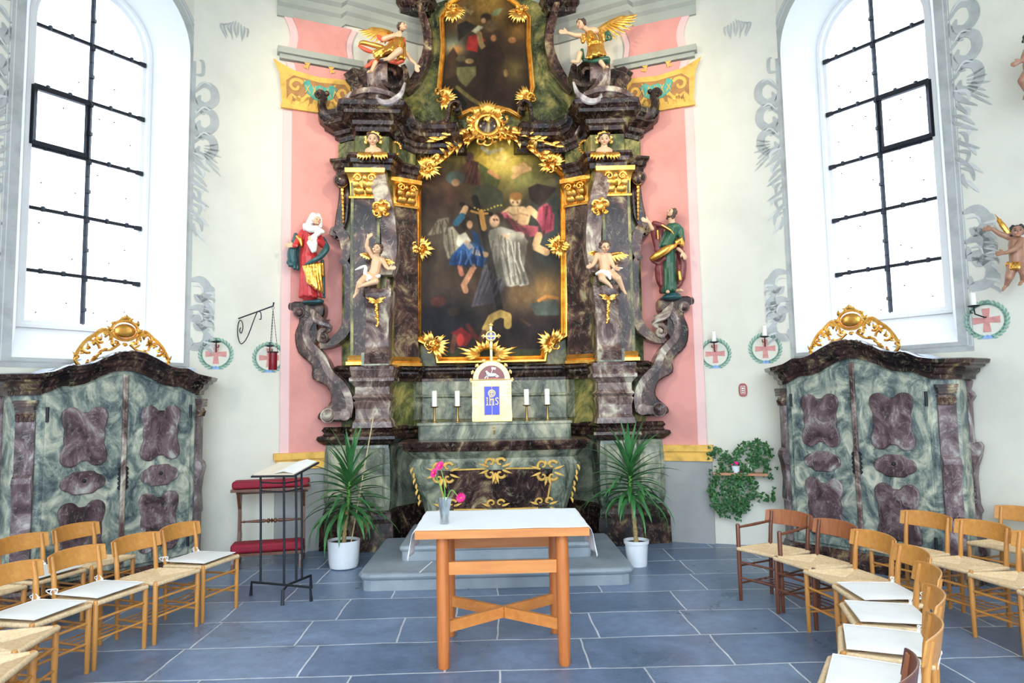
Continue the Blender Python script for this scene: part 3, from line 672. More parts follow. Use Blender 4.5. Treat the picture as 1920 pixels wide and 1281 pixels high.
# ---- scroll pilasters snaking in front of the shafts (right side pixels)
for s in (1, -1):
    def q(a, b, Y): p = px(a, b, Y); return Vector((s*(p.x), p.y, p.z))
    seg = [(1134, 283, 8.50, 26), (1133, 300, 8.48, 30), (1131, 330, 8.42, 32), (1124, 362, 8.38, 32), (1117, 395, 8.40, 30), (1114, 425, 8.44, 29), (1113, 450, 8.46, 29), (1116, 480, 8.46, 30), (1126, 510, 8.42, 33)]
    cen = smooth_path([q(a, b, Y) for a, b, Y, w in seg], 5)
    wd = np.interp(np.linspace(0, len(seg)-1, len(cen)), range(len(seg)), [w*.0066 for *_, w in seg])
    m = MB(); vs_ = []
    for c, w in zip(cen, wd): vs_ += [c+Vector((-w/2, 0, 0)), c+Vector((w/2, 0, 0)), c+Vector((w/2, .32, 0)), c+Vector((-w/2, .32, 0))]
    k_ = len(cen); m.add(vs_, [(i*4+j, i*4+(j+1) % 4, i*4+4+(j+1) % 4, i*4+4+j) for i in range(k_-1) for j in range(4)]+[(0,1,2,3), tuple(range(k_*4-4, k_*4))])
    A(m, 'scroll_pilaster_top', 'violet', ang=50)
    # projecting lower console on which the putto sits
    pr = [(8.22, 535), (8.20, 545), (8.22, 556), (8.28, 575), (8.33, 600), (8.37, 630), (8.38, 650), (8.33, 657), (8.36, 666), (8.40, 684)]
    cx_ = np.interp([b for _, b in pr], [535, 684], [1136, 1144]); hw = np.interp([b for _, b in pr], [535, 600, 640, 684], [.155, .135, .145, .155])
    m = MB(); vs_ = []
    for (Y, b), cxx, h in zip(pr, cx_, hw):
        c = q(cxx, b, Y); vs_ += [c+Vector((-h, 0, 0)), c+Vector((h, 0, 0)), Vector((c.x+h, 8.62, c.z)), Vector((c.x-h, 8.62, c.z))]
    k_ = len(pr); m.add(vs_, [(i*4+j, i*4+(j+1) % 4, i*4+4+(j+1) % 4, i*4+4+j) for i in range(k_-1) for j in range(4)]+[(0,1,2,3), tuple(range(k_*4-4, k_*4))])
    A(m, 'scroll_pilaster_console', 'violet', ang=50)
    m = MB(); c = q(1136, 536, 8.42)
    for e in (-1, 1):
        m = MB(); cc = c+Vector((e*.15, -.10, -.02)); m.tube([cc+Vector((0, (.11-.006*k)*math.cos(k*.5+2), (.11-.006*k)*math.sin(k*.5+2))) for k in range(16)], .022, 6)
        A(m, 'console_curl', 'violet')
    c = q(1144, 676, 8.45); m = MB().box((c.x, 8.50, 2.33), (.34, .24, .16)); A(m, 'console_block', 'greygreen', smooth=False)
    # ---- outer volute console with C scrolls
    Y1 = 8.75
    w_ = lambda pts, Y=Y1: [q(a, b, Y) for a, b in pts]
    con = [(1231, 563), (1262, 561), (1290, 561), (1293, 575), (1276, 583), (1274, 598), (1282, 620), (1277, 652), (1254, 676), (1253, 700), (1228, 716), (1222, 742), (1244, 764), (1240, 776), (1192, 778), (1188, 752), (1193, 716), (1214, 690), (1226, 664), (1246, 640), (1236, 622), (1240, 605), (1228, 585)]
    A(MB().prism(smooth_path(w_(con), 3, True), (0, -.24, 0), .02), 'volute_console', 'purple', ang=30)
    m = MB()
    edge = [(1238, 586), (1256, 592), (1266, 612), (1262, 634), (1240, 660), (1226, 690), (1202, 716), (1192, 745), (1196, 772)]
    m.band(smooth_path(w_(edge, 8.6), 5), .22, .09)
    A(m, 'volute_rib', 'violet')
    m = MB(); m.cyl(*w_([(1284, 574), ], 8.45), q(1284, 574, 8.75), .065, n=14) if False else None
    a_, b_ = q(1283, 575, 8.47), q(1283, 575, 8.78); m.cyl(a_, b_, .068, n=16); m.sph(a_, .06); A(m, 'volute_boss', 'violet'); m = MB(); a_, b_ = q(1236, 768, 8.46), q(1236, 768, 8.78); m.cyl(a_, b_, .09, n=16); m.sph(a_, .08); m.cyl(q(1205, 768, 8.44), q(1205, 768, 8.7), .07, n=14)
    m.bar(q(1200, 768, 8.6), q(1240, 768, 8.6), .3, .10)
    A(m, 'volute_boss', 'violet'); m = MB()
    c = q(1237, 622, 8.5); m.tube([c+Vector((s*(.10-.0062*k)*math.cos(-k*.52+2.2), -.012*k*.3, (.10-.0062*k)*math.sin(-k*.52+2.2))) for k in range(16)], [.036-.001*k for k in range(16)], 8); m.sph(c+Vector((0, -.06, 0)), .03)
    A(m, 'volute_curl', 'violet')
    m = MB()
    for k in range(6):
        t = k/5; m.tube(smooth_path([q(1262, 567, 8.46), q(1252, 578+3*k, 8.44), q(1240-3*k, 590+3*k, 8.45), q(1226+2*k, 592+5*k, 8.48)], 4), [.012+.014*math.sin(math.pi*i/12) for i in range(13)], 6)
    A(m, 'acanthus_leaf', 'violet')
    m = MB()
    c1 = [(1212, 441), (1208, 432), (1198, 434), (1191, 445), (1188, 462), (1189, 480), (1196, 492)]
    c2 = [(1190, 490), (1185, 505), (1184, 540), (1186, 585), (1194, 612), (1208, 628), (1226, 638), (1240, 641)]
    for c in (c1, c2): P9 = smooth_path(w_(c, 8.68), 5); m.band(P9, .36, [.07+.06*math.sin(math.pi*i/(len(P9)-1)) for i in range(len(P9))])
    m.tube([q(1206, 440, 8.53)+Vector((s*(.05-.004*k)*math.cos(k*.6), 0, (.05-.004*k)*math.sin(k*.6))) for k in range(10)], .016, 6)
    A(m, 'side_scroll', 'purple')
    m = MB().prism(smooth_path(w_([(1180, 342), (1194, 340), (1200, 380), (1207, 415), (1206, 434), (1196, 436), (1186, 420), (1181, 400)], 8.8), 3, True), (0, -.16, 0), .015)
    A(m, 'side_leaf', 'purple', ang=30)
    A(MB().prism(w_([(1176, 330), (1184, 330), (1190, 500), (1182, 686), (1176, 686)], 8.9), (0, -.2, 0)), 'side_strip', 'green', smooth=False)
    A(MB().prism([(s*1.9, 8.9, 2.25), (s*2.0, 8.88, 2.25), (s*2.0, 8.88, 4.8), (s*1.9, 8.9, 4.8)], (0, -.03, 0)), 'backing_strip', 'greygreen', smooth=False)
    a_, b_ = q(1197, 333, 8.5), q(1202, 333, 8.85); m = MB(); m.cyl(a_, b_, .085, n=16); m.sph(a_, (.09, .05, .085)); A(m, 'side_boss', 'purple_dark')
# ------------------------------------------------------------------ gilded ornament
def rocaille3(m, c, dirs, L, w, n=Vector((0, -1, 0)), fan=5, spread=.9):
    c = Vector(c)
    for a in dirs:
        for j in range(fan):
            b = a+(j-(fan-1)/2)*spread/max(1, fan-1)+GR.uniform(-.08, .08)
            ll = L*(1-.25*abs(j-(fan-1)/2)/fan)*GR.uniform(.85, 1.15)
            leaf(m, c+Vector((math.cos(b), 0, math.sin(b)))*(.12*L), (math.cos(b), -.1, math.sin(b)), n, ll, w*GR.uniform(.8, 1.2), GR.uniform(.25, .5))
def cscroll(m, c, r_, a0, a1, w, turn=1, n=Vector((0, -1, 0)), k=16, end=.25):
    P_ = [Vector(c)+Vector((math.cos(a0+(a1-a0)*i/k), 0, math.sin(a0+(a1-a0)*i/k)))*(r_*(1-(1-end)*i/k))+n*(.02*i/k) for i in range(k+1)]
    m.tube(P_, [w*(1-.5*i/k) for i in range(k+1)], 6); m.sph(P_[-1], w*.9, 8)
# frame of the big picture
def frame_loop(pts, Y): return [px(a, b, Y) for a, b in pts]
rh = [(921, 668), (1012, 666), (1016, 642), (1050, 624), (1050, 334), (1036, 320), (1016, 298), (990, 276), (958, 262), (918, 257)]
lh = [(878, 263), (848, 279), (823, 303), (803, 325), (790, 338), (790, 630), (826, 646), (830, 669)]
big = [px(a, b, 9.1) for a, b in rh+lh]
def picture_frame(name, loop, w, d):
    nn = Vector((0, 1, 0)); n = len(loop); L1 = [Vector(p) for p in loop]
    rings = [(0, 0), (0, -.03), (.012, -.045), (.03, -.035), (w*.45, -.05), (w*.62, -d), (w*.82, -d), (w, -.03), (w, .05)]
    m = MB(); vs_ = []
    for o_, y in rings:
        q_ = inset(L1, nn, -o_) if o_ else L1
        vs_ += [p+Vector((0, y, 0)) for p in q_]
    m.add(vs_, [(i*n+k, i*n+(k+1) % n, (i+1)*n+(k+1) % n, (i+1)*n+k) for i in range(len(rings)-1) for k in range(n)])
    return m.build(name, M['gold'], alt, smooth=False)
pf = picture_frame('large_picture_frame', big, .105, .085)
up_r = [(912, 198), (936, 199), (958, 205), (972, 213), (984, 199), (993, 166), (990, 130), (986, 85), (986, 38), (966, 14), (930, -10), (904, -14)]
up_l = [(876, -6), (848, 12), (833, 38), (836, 90), (832, 130), (829, 165), (842, 196), (862, 212), (884, 202)]
uf = picture_frame('upper_picture_frame', [px(a, b, 9.14) for a, b in up_r+up_l], .08, .06)
# corner bouquets on the frames
def bouquet(name, a, b, Y, dirs, L=.17, w=.022, par=None, fan=5):
    m = MB(); c = px(a, b, Y); rocaille3(m, c, dirs, L, w, fan=fan); [cscroll(m, c+Vector((GR.uniform(-.09, .09), -.03, GR.uniform(-.09, .09))), GR.uniform(.03, .055), k, k+4.5, .013) for k in range(5)]; m.sph(c, (.05, .04, .05), 10)
    cscroll(m, c+Vector((.03, -.03, .02)), .06, 0, 5, .014); cscroll(m, c+Vector((-.04, -.03, -.02)), .05, 3, 8, .012)
    return m.build(name, M['gold'], par or alt)
D_ = R
for a, b, dd in ((789, 467, (D_(60), D_(-60), D_(0), D_(180))), (1048, 462, (D_(120), D_(-100), D_(180), D_(0)))): bouquet('frame_shell', a, b, 8.98, dd, .16, .02, pf, 4)
for a, b, dd in ((812, 648, (D_(-40), D_(120), D_(20))), (1036, 644, (D_(220), D_(60), D_(150)))): bouquet('frame_corner_leaf', a, b, 8.98, dd, .19, .024, pf)
for a, b, dd in ((802, 316, (D_(60), D_(120), D_(-30), D_(-100))), (1034, 308, (D_(120), D_(60), D_(20), D_(210)))): bouquet('frame_shoulder_leaf', a, b, 8.98, dd, .17, .024, pf)
for a, b, dd in ((832, 186, (D_(-10), D_(60), D_(-70))), (990, 186, (D_(190), D_(120), D_(250))), (849, 20, (D_(-60), D_(-110), D_(-20))), (975, 22, (D_(-120), D_(-70), D_(-160)))): bouquet('frame_corner_leaf', a, b, 9.04, dd, .17, .024, uf)
m = MB(); c = px(914, 663, 8.98)
for i in range(9): a_ = R(20+17.5*i); leaf(m, c+Vector((math.cos(a_)*.1, 0, math.sin(a_)*.05)), (math.cos(a_), 0, math.sin(a_)), (0, -1, 0), .13 if i % 2 else .17, .024)
for sg in (1, -1):
    for i in range(4): leaf(m, c+Vector((sg*.10, 0, -.02)), (sg, 0, .35-.25*i), (0, -1, 0), .32-.04*i, .02)
m.build('frame_foot_shell', M['gold'], pf)
# leafy sprays along the arched shoulders
for sg, pts in ((-1, [(905, 246), (880, 258), (858, 272), (840, 290), (822, 306)]), (1, [(932, 244), (960, 254), (985, 270), (1006, 286), (1026, 300)])):
    m = MB(); P_ = smooth_path([px(a, b, 8.98) for a, b in pts], 5); m.tube(P_, [.05-.0008*i for i in range(len(P_))], 8)
    for i, p in enumerate(P_[::2]):
        for e in (-1, 1): leaf(m, p+Vector((GR.uniform(-.03, .03), -.02, GR.uniform(-.02, .02))), (sg*GR.uniform(.1, 1), -.2, -.3+e*GR.uniform(.3, 1.3)), (0, -1, 0), GR.uniform(.10, .20), GR.uniform(.018, .03), .5)
    P2 = smooth_path([px(a, b, 8.85) for a, b in (([(880, 252), (855, 250), (835, 258), (818, 264)]) if sg < 0 else [(955, 248), (985, 256), (1010, 264), (1040, 274)])], 4)
    for p in P2: leaf(m, p, (sg, 0, GR.uniform(-.5, .5)), (0, -1, 0), .16, .018, .4)
    m.build('frame_leaf_spray', M['gold'], pf)
# cartouche over the large picture
ca = thing('cartouche', None, None); put(ca, alt); 
c = px(914, 234, 8.80); m = MB()
ring = [c+Vector((.15*math.cos(t), 0, .135*math.sin(t))) for t in [2*math.pi*i/28 for i in range(29)]]
m.tube(ring, .028, 8, cap=False)
for i in range(22):
    a_ = 2*math.pi*i/22+GR.uniform(-.1, .1); leaf(m, c+Vector((.17*math.cos(a_), 0, .15*math.sin(a_))), (math.cos(a_+GR.uniform(-1, 1.2)), -.3, math.sin(a_+GR.uniform(-1, 1.2))), (0, -1, 0), GR.uniform(.05, .15), GR.uniform(.018, .034))
for i in range(12):
    a_ = 2*math.pi*i/12+.2; cscroll(m, c+Vector((.21*math.cos(a_), -.02, .19*math.sin(a_))), GR.uniform(.035, .06), GR.uniform(0, 6), GR.uniform(0, 6)+4, GR.uniform(.012, .02))
for sg in (1, -1):
    cscroll(m, c+Vector((sg*.23, 0, .08)), .11, R(90), R(90)+sg*5.2, .03); cscroll(m, c+Vector((sg*.24, 0, -.10)), .10, R(-90), R(-90)-sg*5, .026)
    cscroll(m, c+Vector((sg*.10, 0, -.22)), .07, R(0), sg*5, .02)
for i in range(7): a_ = R(50+13*i); leaf(m, c+Vector((0, 0, .14)), (math.cos(a_), 0, math.sin(a_)), (0, -1, 0), .20, .022)
cscroll(m, c+Vector((0, 0, -.22)), .07, R(-150), R(-30)+.01, .022, end=.95)
m.build('cartouche_scrollwork', M['gold'], alt)
bpy.data.objects.remove(ca)
MB().sph(c+Vector((0, .03, 0)), (.145, .05, .13), 24).build('cartouche_oval', M['purple_dark'], alt)
m = MB(); 
for i in range(3): leaf(m, c+Vector((-.05+.04*i, -.03, .05-.015*i)), (.7-.5*i, 0, .3), (0, -1, 0), .11, .018)
m.build('cartouche_relief', M['gold'], alt)
# other gilt pieces: cartouches, husk drops, capitals' scrolls
for s in (1, -1):
    def q(a, b, Y): p = px(a, b, Y); return Vector((s*p.x, p.y, p.z))
    m = MB(); c = q(1125, 388, 8.33)
    m.sph(c, (.075, .05, .07), 14)
    cscroll(m, c+Vector((-.065, -.02, .03)), .05, 1, 6, .018); cscroll(m, c+Vector((.065, -.02, .03)), .05, 2, -3, .018); cscroll(m, c+Vector((-.05, -.02, -.06)), .04, 3, 8, .016); cscroll(m, c+Vector((.05, -.02, -.06)), .04, 0, -5, .016); cscroll(m, c+Vector((0, -.03, .09)), .035, 3.4, 9, .016)
    for i in range(12): a_ = 2*math.pi*i/12; b__ = a_+.9*(-1)**i; leaf(m, c+Vector((.07*math.cos(a_), 0, .07*math.sin(a_))), (math.cos(b__), -.2, math.sin(b__)), (0, -1, 0), .05 if i % 3 else .075, .022)
    m.build('shell_boss', M['gold'], alt)
    m = MB(); c = q(1141, 560, 8.19)
    for e in (-1, 1): leaf(m, c, (e, 0, .45), (0, -1, 0), .13, .022); leaf(m, c, (e*.8, 0, .0), (0, -1, 0), .09, .02)
    for i in range(6): m.sph(c+Vector((0, .02+.022*i, -.03-.045*i)), (.026-.002*i, .02, .028), 8); leaf(m, c+Vector((0, .02+.022*i, -.03-.045*i)), (.4*(-1)**i, -.2, -1), (0, -1, 0), .05, .012)
    m.build('husk_drop', M['gold'], alt)
    m = MB(); c = q(1196, 346, 8.55)
    for i in range(9): m.sph(c+Vector((0, .01*i, -.03-.05*i)), (.024-.0012*i, .02, .032), 8)
    for e in (-1, 1): leaf(m, c, (e*.9, 0, .5), (0, -1, 0), .09, .018)
    m.build('husk_drop', M['gold'], alt)
    m = MB(); c = q(1096, 277, 8.75); 
    for i in range(14): m.sph(c+Vector((.07*math.cos(i*.4), -.03, .085*math.sin(i*.4))), .022, 7)
    m.build('beaded_scroll', M['gold'], alt)
# ------------------------------------------------------------------ painted canvases
class Paint:
    def __init__(s, x0, x1, y0, y1, step, base, cv=None):
        s.nx = int((x1-x0)/step)+1; s.ny = int((y1-y0)/step)+1
        s.X, s.Y = np.meshgrid(np.linspace(x0, x1, s.nx), np.linspace(y0, y1, s.ny)); s.cv = cv or (lambda a, b: (a, b))
        s.C = np.ones((s.ny, s.nx, 3))*np.array(base, float); s.k = 1
        rg = np.random.RandomState(3); s.nz = np.zeros((s.ny, s.nx))
        for g, a in ((6, .5), (14, .3), (34, .2), (80, .12)):
            q = rg.rand(g+2, g+2); u = np.linspace(0, g, s.nx); v = np.linspace(0, g, s.ny); iu = u.astype(int); iv = v.astype(int); fu = u-iu; fv = (v-iv)[:, None]
            fu = fu*fu*(3-2*fu); fv = fv*fv*(3-2*fv)
            s.nz += a*((q[iv][:, iu]*(1-fu)+q[iv][:, iu+1]*fu)*(1-fv)+(q[iv+1][:, iu]*(1-fu)+q[iv+1][:, iu+1]*fu)*fv-.5)
    def mixin(s, w, col, var=.5):
        w = np.clip(w, 0, 1)[..., None]; c = np.array(col, float)*(1+var*s.nz[..., None]); s.C = s.C*(1-w)+c*w
    def ell(s, x, y, rx, ry, col, ang=0, soft=.35, a=1.):
        x, y = s.cv(x, y); rx *= s.k; ry *= s.k; c, n = math.cos(R(ang)), math.sin(R(ang)); dx = s.X-x; dy = s.Y-y
        d = np.sqrt(((dx*c+dy*n)/rx)**2+((-dx*n+dy*c)/ry)**2)+s.nz*.35; s.mixin((1-d)/soft+.5 if soft < 1 else np.exp(-d*d*1.2)*1.1, col) if a == 1 else s.mixin(np.clip((1-d)/soft+.5, 0, 1)*a, col)
    def line(s, pts, w, col, soft=.6, a=1.):
        pts = [s.cv(*p) for p in pts]; best = np.full(s.X.shape, 1e9); w *= s.k
        for (a, b), (c, d) in zip(pts, pts[1:]):
            L2 = (c-a)**2+(d-b)**2+1e-9; t = np.clip(((s.X-a)*(c-a)+(s.Y-b)*(d-b))/L2, 0, 1); best = np.minimum(best, np.hypot(s.X-a-t*(c-a), s.Y-b-t*(d-b)))
        s.mixin(np.clip((w/2-best)/max(1.0, w*.45)+.5, 0, 1)*a, col)
    def poly(s, pts, col, soft=2.2):
        pts = [s.cv(*p) for p in pts]; ins = np.zeros(s.X.shape, bool); best = np.full(s.X.shape, 1e9)
        for (a, b), (c, d) in zip(pts, pts[1:]+pts[:1]):
            cr = ((b > s.Y) != (d > s.Y)) & (s.X < (c-a)*(s.Y-b)/((d-b) or 1e-9)+a); ins ^= cr
            L2 = (c-a)**2+(d-b)**2+1e-9; t = np.clip(((s.X-a)*(c-a)+(s.Y-b)*(d-b))/L2, 0, 1); best = np.minimum(best, np.hypot(s.X-a-t*(c-a), s.Y-b-t*(d-b)))
        sd = np.where(ins, best, -best)+s.nz*1.5; s.mixin(sd/soft+.5, col)
    def folds(s, pts, w, dark, n, seed=1):
        rg = random.Random(seed)
        for i in range(n):
            t = (i+.5)/n; a = [pts[0][j]*(1-t)+pts[1][j]*t for j in (0, 1)]; b = [pts[3][j]*(1-t)+pts[2][j]*t for j in (0, 1)]
            s.line([a, [(a[j]+b[j])/2+rg.uniform(-14, 14) for j in (0, 1)], b], w*rg.uniform(.5, 1.6), dark, a=.22)
    def build(s, name, Y, outline, parent):
        for _ in range(2): B = np.pad(s.C, ((1, 1), (1, 1), (0, 0)), 'edge'); s.C = (B[:-2, 1:-1]+B[2:, 1:-1]+B[1:-1, :-2]+B[1:-1, 2:]+2*s.C)/6
        g_ = s.C.mean(2, keepdims=True); s.C = (s.C*.85+g_*.15)*(.98+.55*s.nz[..., None])
        me = bpy.data.meshes.new(name); nv = s.nx*s.ny; V = np.array([tuple(px(a, b, Y)) for a, b in zip(s.X.ravel(), s.Y.ravel())])
        idx = np.arange(nv).reshape(s.ny, s.nx); Fq = np.stack([idx[:-1, :-1], idx[:-1, 1:], idx[1:, 1:], idx[1:, :-1]], -1).reshape(-1, 4)
        cxm = V[Fq, 0].mean(1); czm = V[Fq, 2].mean(1); o = inset([Vector((p.x, 0, p.z)) for p in outline], Vector((0, 1, 0)), -.025); ins = np.zeros(len(Fq), bool)
        for p, q in zip(o, o[1:]+o[:1]): ins ^= ((p.z > czm) != (q.z > czm)) & (cxm < (q.x-p.x)*(czm-p.z)/((q.z-p.z) or 1e-9)+p.x)
        me.from_pydata(V.tolist(), [], Fq[ins].tolist()); me.update()
        a = me.color_attributes.new('paint', 'FLOAT_COLOR', 'POINT'); c = np.clip(s.C, 0, 1)
        c = np.where(c <= .04045, c/12.92, ((c+.055)/1.055)**2.4); a.data.foreach_set('color', np.concatenate([c.reshape(-1, 3), np.ones((nv, 1))], 1).ravel().astype(np.float32))
        m, nt, b = new_mat(name+'_oil', rough=.6); b.inputs['Specular IOR Level'].default_value = .15; at = N(nt, 'ShaderNodeAttribute', attribute_name='paint'); v = coords(nt)
        nn = noise(nt, v, 40, 4, .6); nt.links.new(mixc(nt, .25, at.outputs['Color'], ramp(nt, nn.outputs[0], [(.3, (.6,)*3), (.7, (1.2,)*3)]).outputs[0], 'MULTIPLY'), b.inputs['Base Color'])
        me.materials.append(m); o_ = bpy.data.objects.new(name, me); COL.objects.link(o_); put(o_, parent); return o_
def C8(*c): return tuple(q/255 for q in c)
P = Paint(786, 1056, 252, 676, 0.9, C8(58, 46, 38), lambda a, b: (770+a/2.913, 260+b/2.913)); P.k = 1/2.913
E_, L_, G_ = P.ell, P.line, P.poly
E_(470, 130, 330, 230, C8(118, 104, 40), soft=1.2); E_(460, 110, 190, 120, C8(186, 148, 38), soft=1.2); E_(500, 100, 110, 80, C8(212, 178, 66), soft=1.2)
E_(170, 330, 190, 150, C8(64, 40, 30), soft=1.2); E_(110, 250, 120, 60, C8(96, 66, 44), soft=1.2); E_(760, 500, 130, 260, C8(52, 62, 60), soft=1.2); E_(640, 230, 130, 60, C8(130, 122, 60), soft=1.1)
E_(160, 560, 170, 190, C8(66, 56, 46), soft=1.2); E_(640, 850, 230, 110, C8(122, 92, 58), soft=1.1); E_(330, 830, 200, 90, C8(88, 66, 48), soft=1.1); E_(740, 820, 120, 70, C8(150, 112, 62), soft=1.1)
E_(180, 1000, 240, 160, C8(34, 34, 42), soft=1.2); E_(640, 1060, 260, 120, C8(40, 32, 34), soft=1.2); G_([(60, 1150), (810, 1150), (810, 1200), (60, 1200)], C8(58, 62, 40), 3)
# figures in the clouds above
G_([(310, 110), (350, 120), (385, 190), (380, 260), (300, 250), (260, 200)], C8(106, 56, 42)); E_(318, 100, 26, 26, C8(98, 66, 50)); G_([(370, 130), (430, 170), (490, 220), (470, 300), (400, 300), (380, 220)], C8(80, 84, 38)); L_([(430, 180), (480, 212)], 16, C8(190, 120, 70))
E_(245, 215, 50, 36, C8(70, 92, 88)); E_(245, 240, 22, 20, C8(182, 134, 90)); L_([(390, 50), (430, 78), (460, 66), (500, 58)], 14, C8(196, 188, 150)); E_(505, 105, 24, 34, C8(214, 168, 88)); E_(575, 168, 26, 22, C8(206, 158, 96)); E_(615, 152, 24, 20, C8(196, 146, 88)); L_([(560, 210), (600, 180), (650, 165)], 16, C8(190, 140, 84))
G_([(330, 270), (420, 240), (500, 290), (520, 370), (450, 410), (350, 360)], C8(66, 64, 44))
# angel on the right
G_([(650, 330), (640, 270), (690, 245), (800, 270), (760, 320), (700, 370)], C8(52, 40, 34)); G_([(500, 400), (540, 370), (620, 370), (660, 400), (640, 470), (560, 480), (510, 440)], C8(222, 178, 122)); E_(572, 335, 30, 34, C8(226, 182, 124)); E_(575, 315, 36, 22, C8(150, 98, 44))
L_([(650, 385), (700, 430), (730, 470)], 26, C8(214, 166, 112)); G_([(700, 380), (745, 350), (785, 420), (780, 500), (730, 520), (690, 440)], C8(172, 70, 84)); G_([(480, 405), (520, 400), (590, 470), (700, 480), (690, 530), (620, 540), (540, 480)], C8(186, 84, 92)); L_([(700, 530), (680, 590), (740, 620)], 28, C8(206, 156, 104)); L_([(745, 370), (728, 520)], 7, C8(50, 34, 26))
# praying figure in the middle
G_([(500, 430), (560, 440), (640, 500), (670, 600), (640, 680), (540, 640)], C8(70, 56, 48)); G_([(430, 500), (490, 480), (600, 510), (640, 560), (620, 700), (650, 790), (540, 810), (470, 790), (400, 760), (440, 640), (420, 560)], C8(178, 170, 148)); G_([(400, 690), (470, 680), (520, 800), (460, 900), (330, 920)], C8(104, 98, 106))
E_(482, 430, 26, 26, C8(54, 38, 30)); E_(458, 450, 27, 34, C8(226, 172, 128)); L_([(600, 530), (520, 540)], 30, C8(196, 188, 162)); E_(510, 536, 30, 18, C8(214, 164, 118)); L_([(500, 560), (480, 690), (520, 800)], 6, C8(112, 104, 92)); L_([(560, 580), (570, 780)], 7, C8(120, 112, 98)); L_([(450, 560), (440, 660)], 6, C8(112, 104, 92)); L_([(620, 740), (640, 790), (600, 800)], 10, C8(206, 200, 184))
# cross held by the blue angel
L_([(350, 325), (380, 420), (430, 650), (488, 940)], 25, C8(30, 26, 26)); L_([(278, 358), (350, 398), (440, 412)], 16, C8(30, 24, 22)); L_([(384, 400), (400, 490)], 20, C8(196, 136, 58)); L_([(330, 395), (384, 412), (420, 408)], 9, C8(190, 130, 56))
G_([(90, 530), (150, 440), (210, 430), (205, 500), (150, 520)], C8(112, 100, 82)); G_([(180, 490), (230, 480), (280, 540), (260, 620), (205, 660), (180, 570)], C8(150, 140, 116)); L_([(200, 500), (215, 640)], 4, C8(90, 80, 66)); L_([(225, 500), (240, 620)], 4, C8(90, 80, 66))
E_(300, 462, 30, 36, C8(46, 32, 26)); E_(322, 470, 16, 22, C8(190, 140, 100)); L_([(268, 440), (300, 380)], 22, C8(196, 150, 104)); L_([(250, 460), (280, 425)], 26, C8(44, 88, 112)); G_([(255, 530), (300, 510), (330, 560), (280, 600), (250, 580)], C8(206, 198, 172)); G_([(220, 640), (290, 570), (380, 570), (420, 640), (400, 700), (290, 690), (210, 690)], C8(36, 74, 128)); L_([(305, 570), (350, 620), (412, 634)], 20, C8(204, 154, 108)); G_([(330, 500), (370, 520), (390, 590), (350, 590)], C8(30, 58, 96))
L_([(345, 700), (290, 800), (300, 830)], 22, C8(206, 140, 100)); L_([(268, 700), (278, 740)], 18, C8(186, 110, 84))
# fallen figures and burning town
L_([(410, 1040), (440, 980), (490, 955), (530, 970), (530, 1020)], 28, C8(196, 158, 76)); L_([(400, 1060), (370, 1140)], 22, C8(104, 66, 46)); G_([(220, 1060), (280, 1030), (340, 1080), (300, 1140), (250, 1110)], C8(128, 34, 34)); E_(270, 1100, 20, 34, C8(206, 54, 46)); L_([(240, 1080), (225, 1160)], 18, C8(112, 66, 48)); L_([(310, 1020), (360, 1090)], 16, C8(104, 40, 38)); E_(235, 945, 30, 24, C8(60, 44, 40)); E_(150, 890, 44, 28, C8(84, 46, 40)); G_([(650, 900), (800, 880), (812, 965), (680, 965)], C8(76, 82, 74)); L_([(700, 885), (740, 860), (800, 872)], 12, C8(190, 124, 58)); L_([(600, 985), (650, 1020)], 10, C8(70, 50, 40))
for i in range(9): E_(350+18*i, 378+14*math.sin(i*.6), 5, 5, C8(214, 180, 60))
for a in ((455, 640, 50, 150, C8(96, 88, 78), -8, .5), (630, 700, 40, 130, C8(92, 84, 74), -14, .5), (520, 620, 36, 130, C8(216, 210, 190), -8, .4), (600, 600, 60, 60, C8(80, 64, 54), 0, .5), (300, 670, 90, 26, C8(16, 36, 74), 0, .5), (330, 600, 50, 30, C8(84, 126, 180), 20, .4), (200, 560, 24, 90, C8(70, 62, 52), -10, .5), (740, 470, 36, 60, C8(108, 40, 54), 10, .5), (620, 500, 70, 24, C8(112, 42, 54), 20, .5), (600, 440, 40, 36, C8(170, 120, 80), 0, .4), (450, 880, 90, 50, C8(60, 50, 52), -20, .6), (500, 150, 60, 60, C8(230, 196, 90), 0, .4), (560, 60, 120, 40, C8(200, 160, 50), 0, .5), (300, 200, 90, 60, C8(70, 52, 34), 20, .4)): E_(a[0], a[1], a[2], a[3], a[4], a[5], .9, a[6])
P.folds([(455, 590), (560, 590), (640, 790), (480, 800)], 7, C8(116, 108, 94), 6); P.folds([(470, 520), (540, 560), (560, 640), (450, 640)], 6, C8(132, 124, 108), 4, 2); P.folds([(520, 560), (600, 570), (630, 720), (540, 760)], 5, C8(206, 200, 182), 4, 3)
P.folds([(240, 630), (390, 590), (400, 700), (230, 690)], 7, C8(20, 46, 92), 6, 4); P.folds([(260, 620), (380, 590), (380, 690), (250, 680)], 5, C8(70, 110, 168), 4, 5); P.folds([(720, 370), (770, 370), (770, 490), (710, 500)], 6, C8(128, 44, 60), 4, 6); P.folds([(500, 410), (660, 490), (680, 530), (560, 500)], 6, C8(130, 50, 62), 3, 7)
P.folds([(330, 130), (370, 130), (370, 250), (280, 240)], 7, C8(70, 36, 30), 4, 8); P.folds([(410, 700), (500, 780), (450, 890), (340, 910)], 7, C8(74, 68, 80), 5, 9); P.folds([(120, 470), (200, 440), (200, 520), (110, 525)], 4, C8(70, 62, 50), 5, 10)
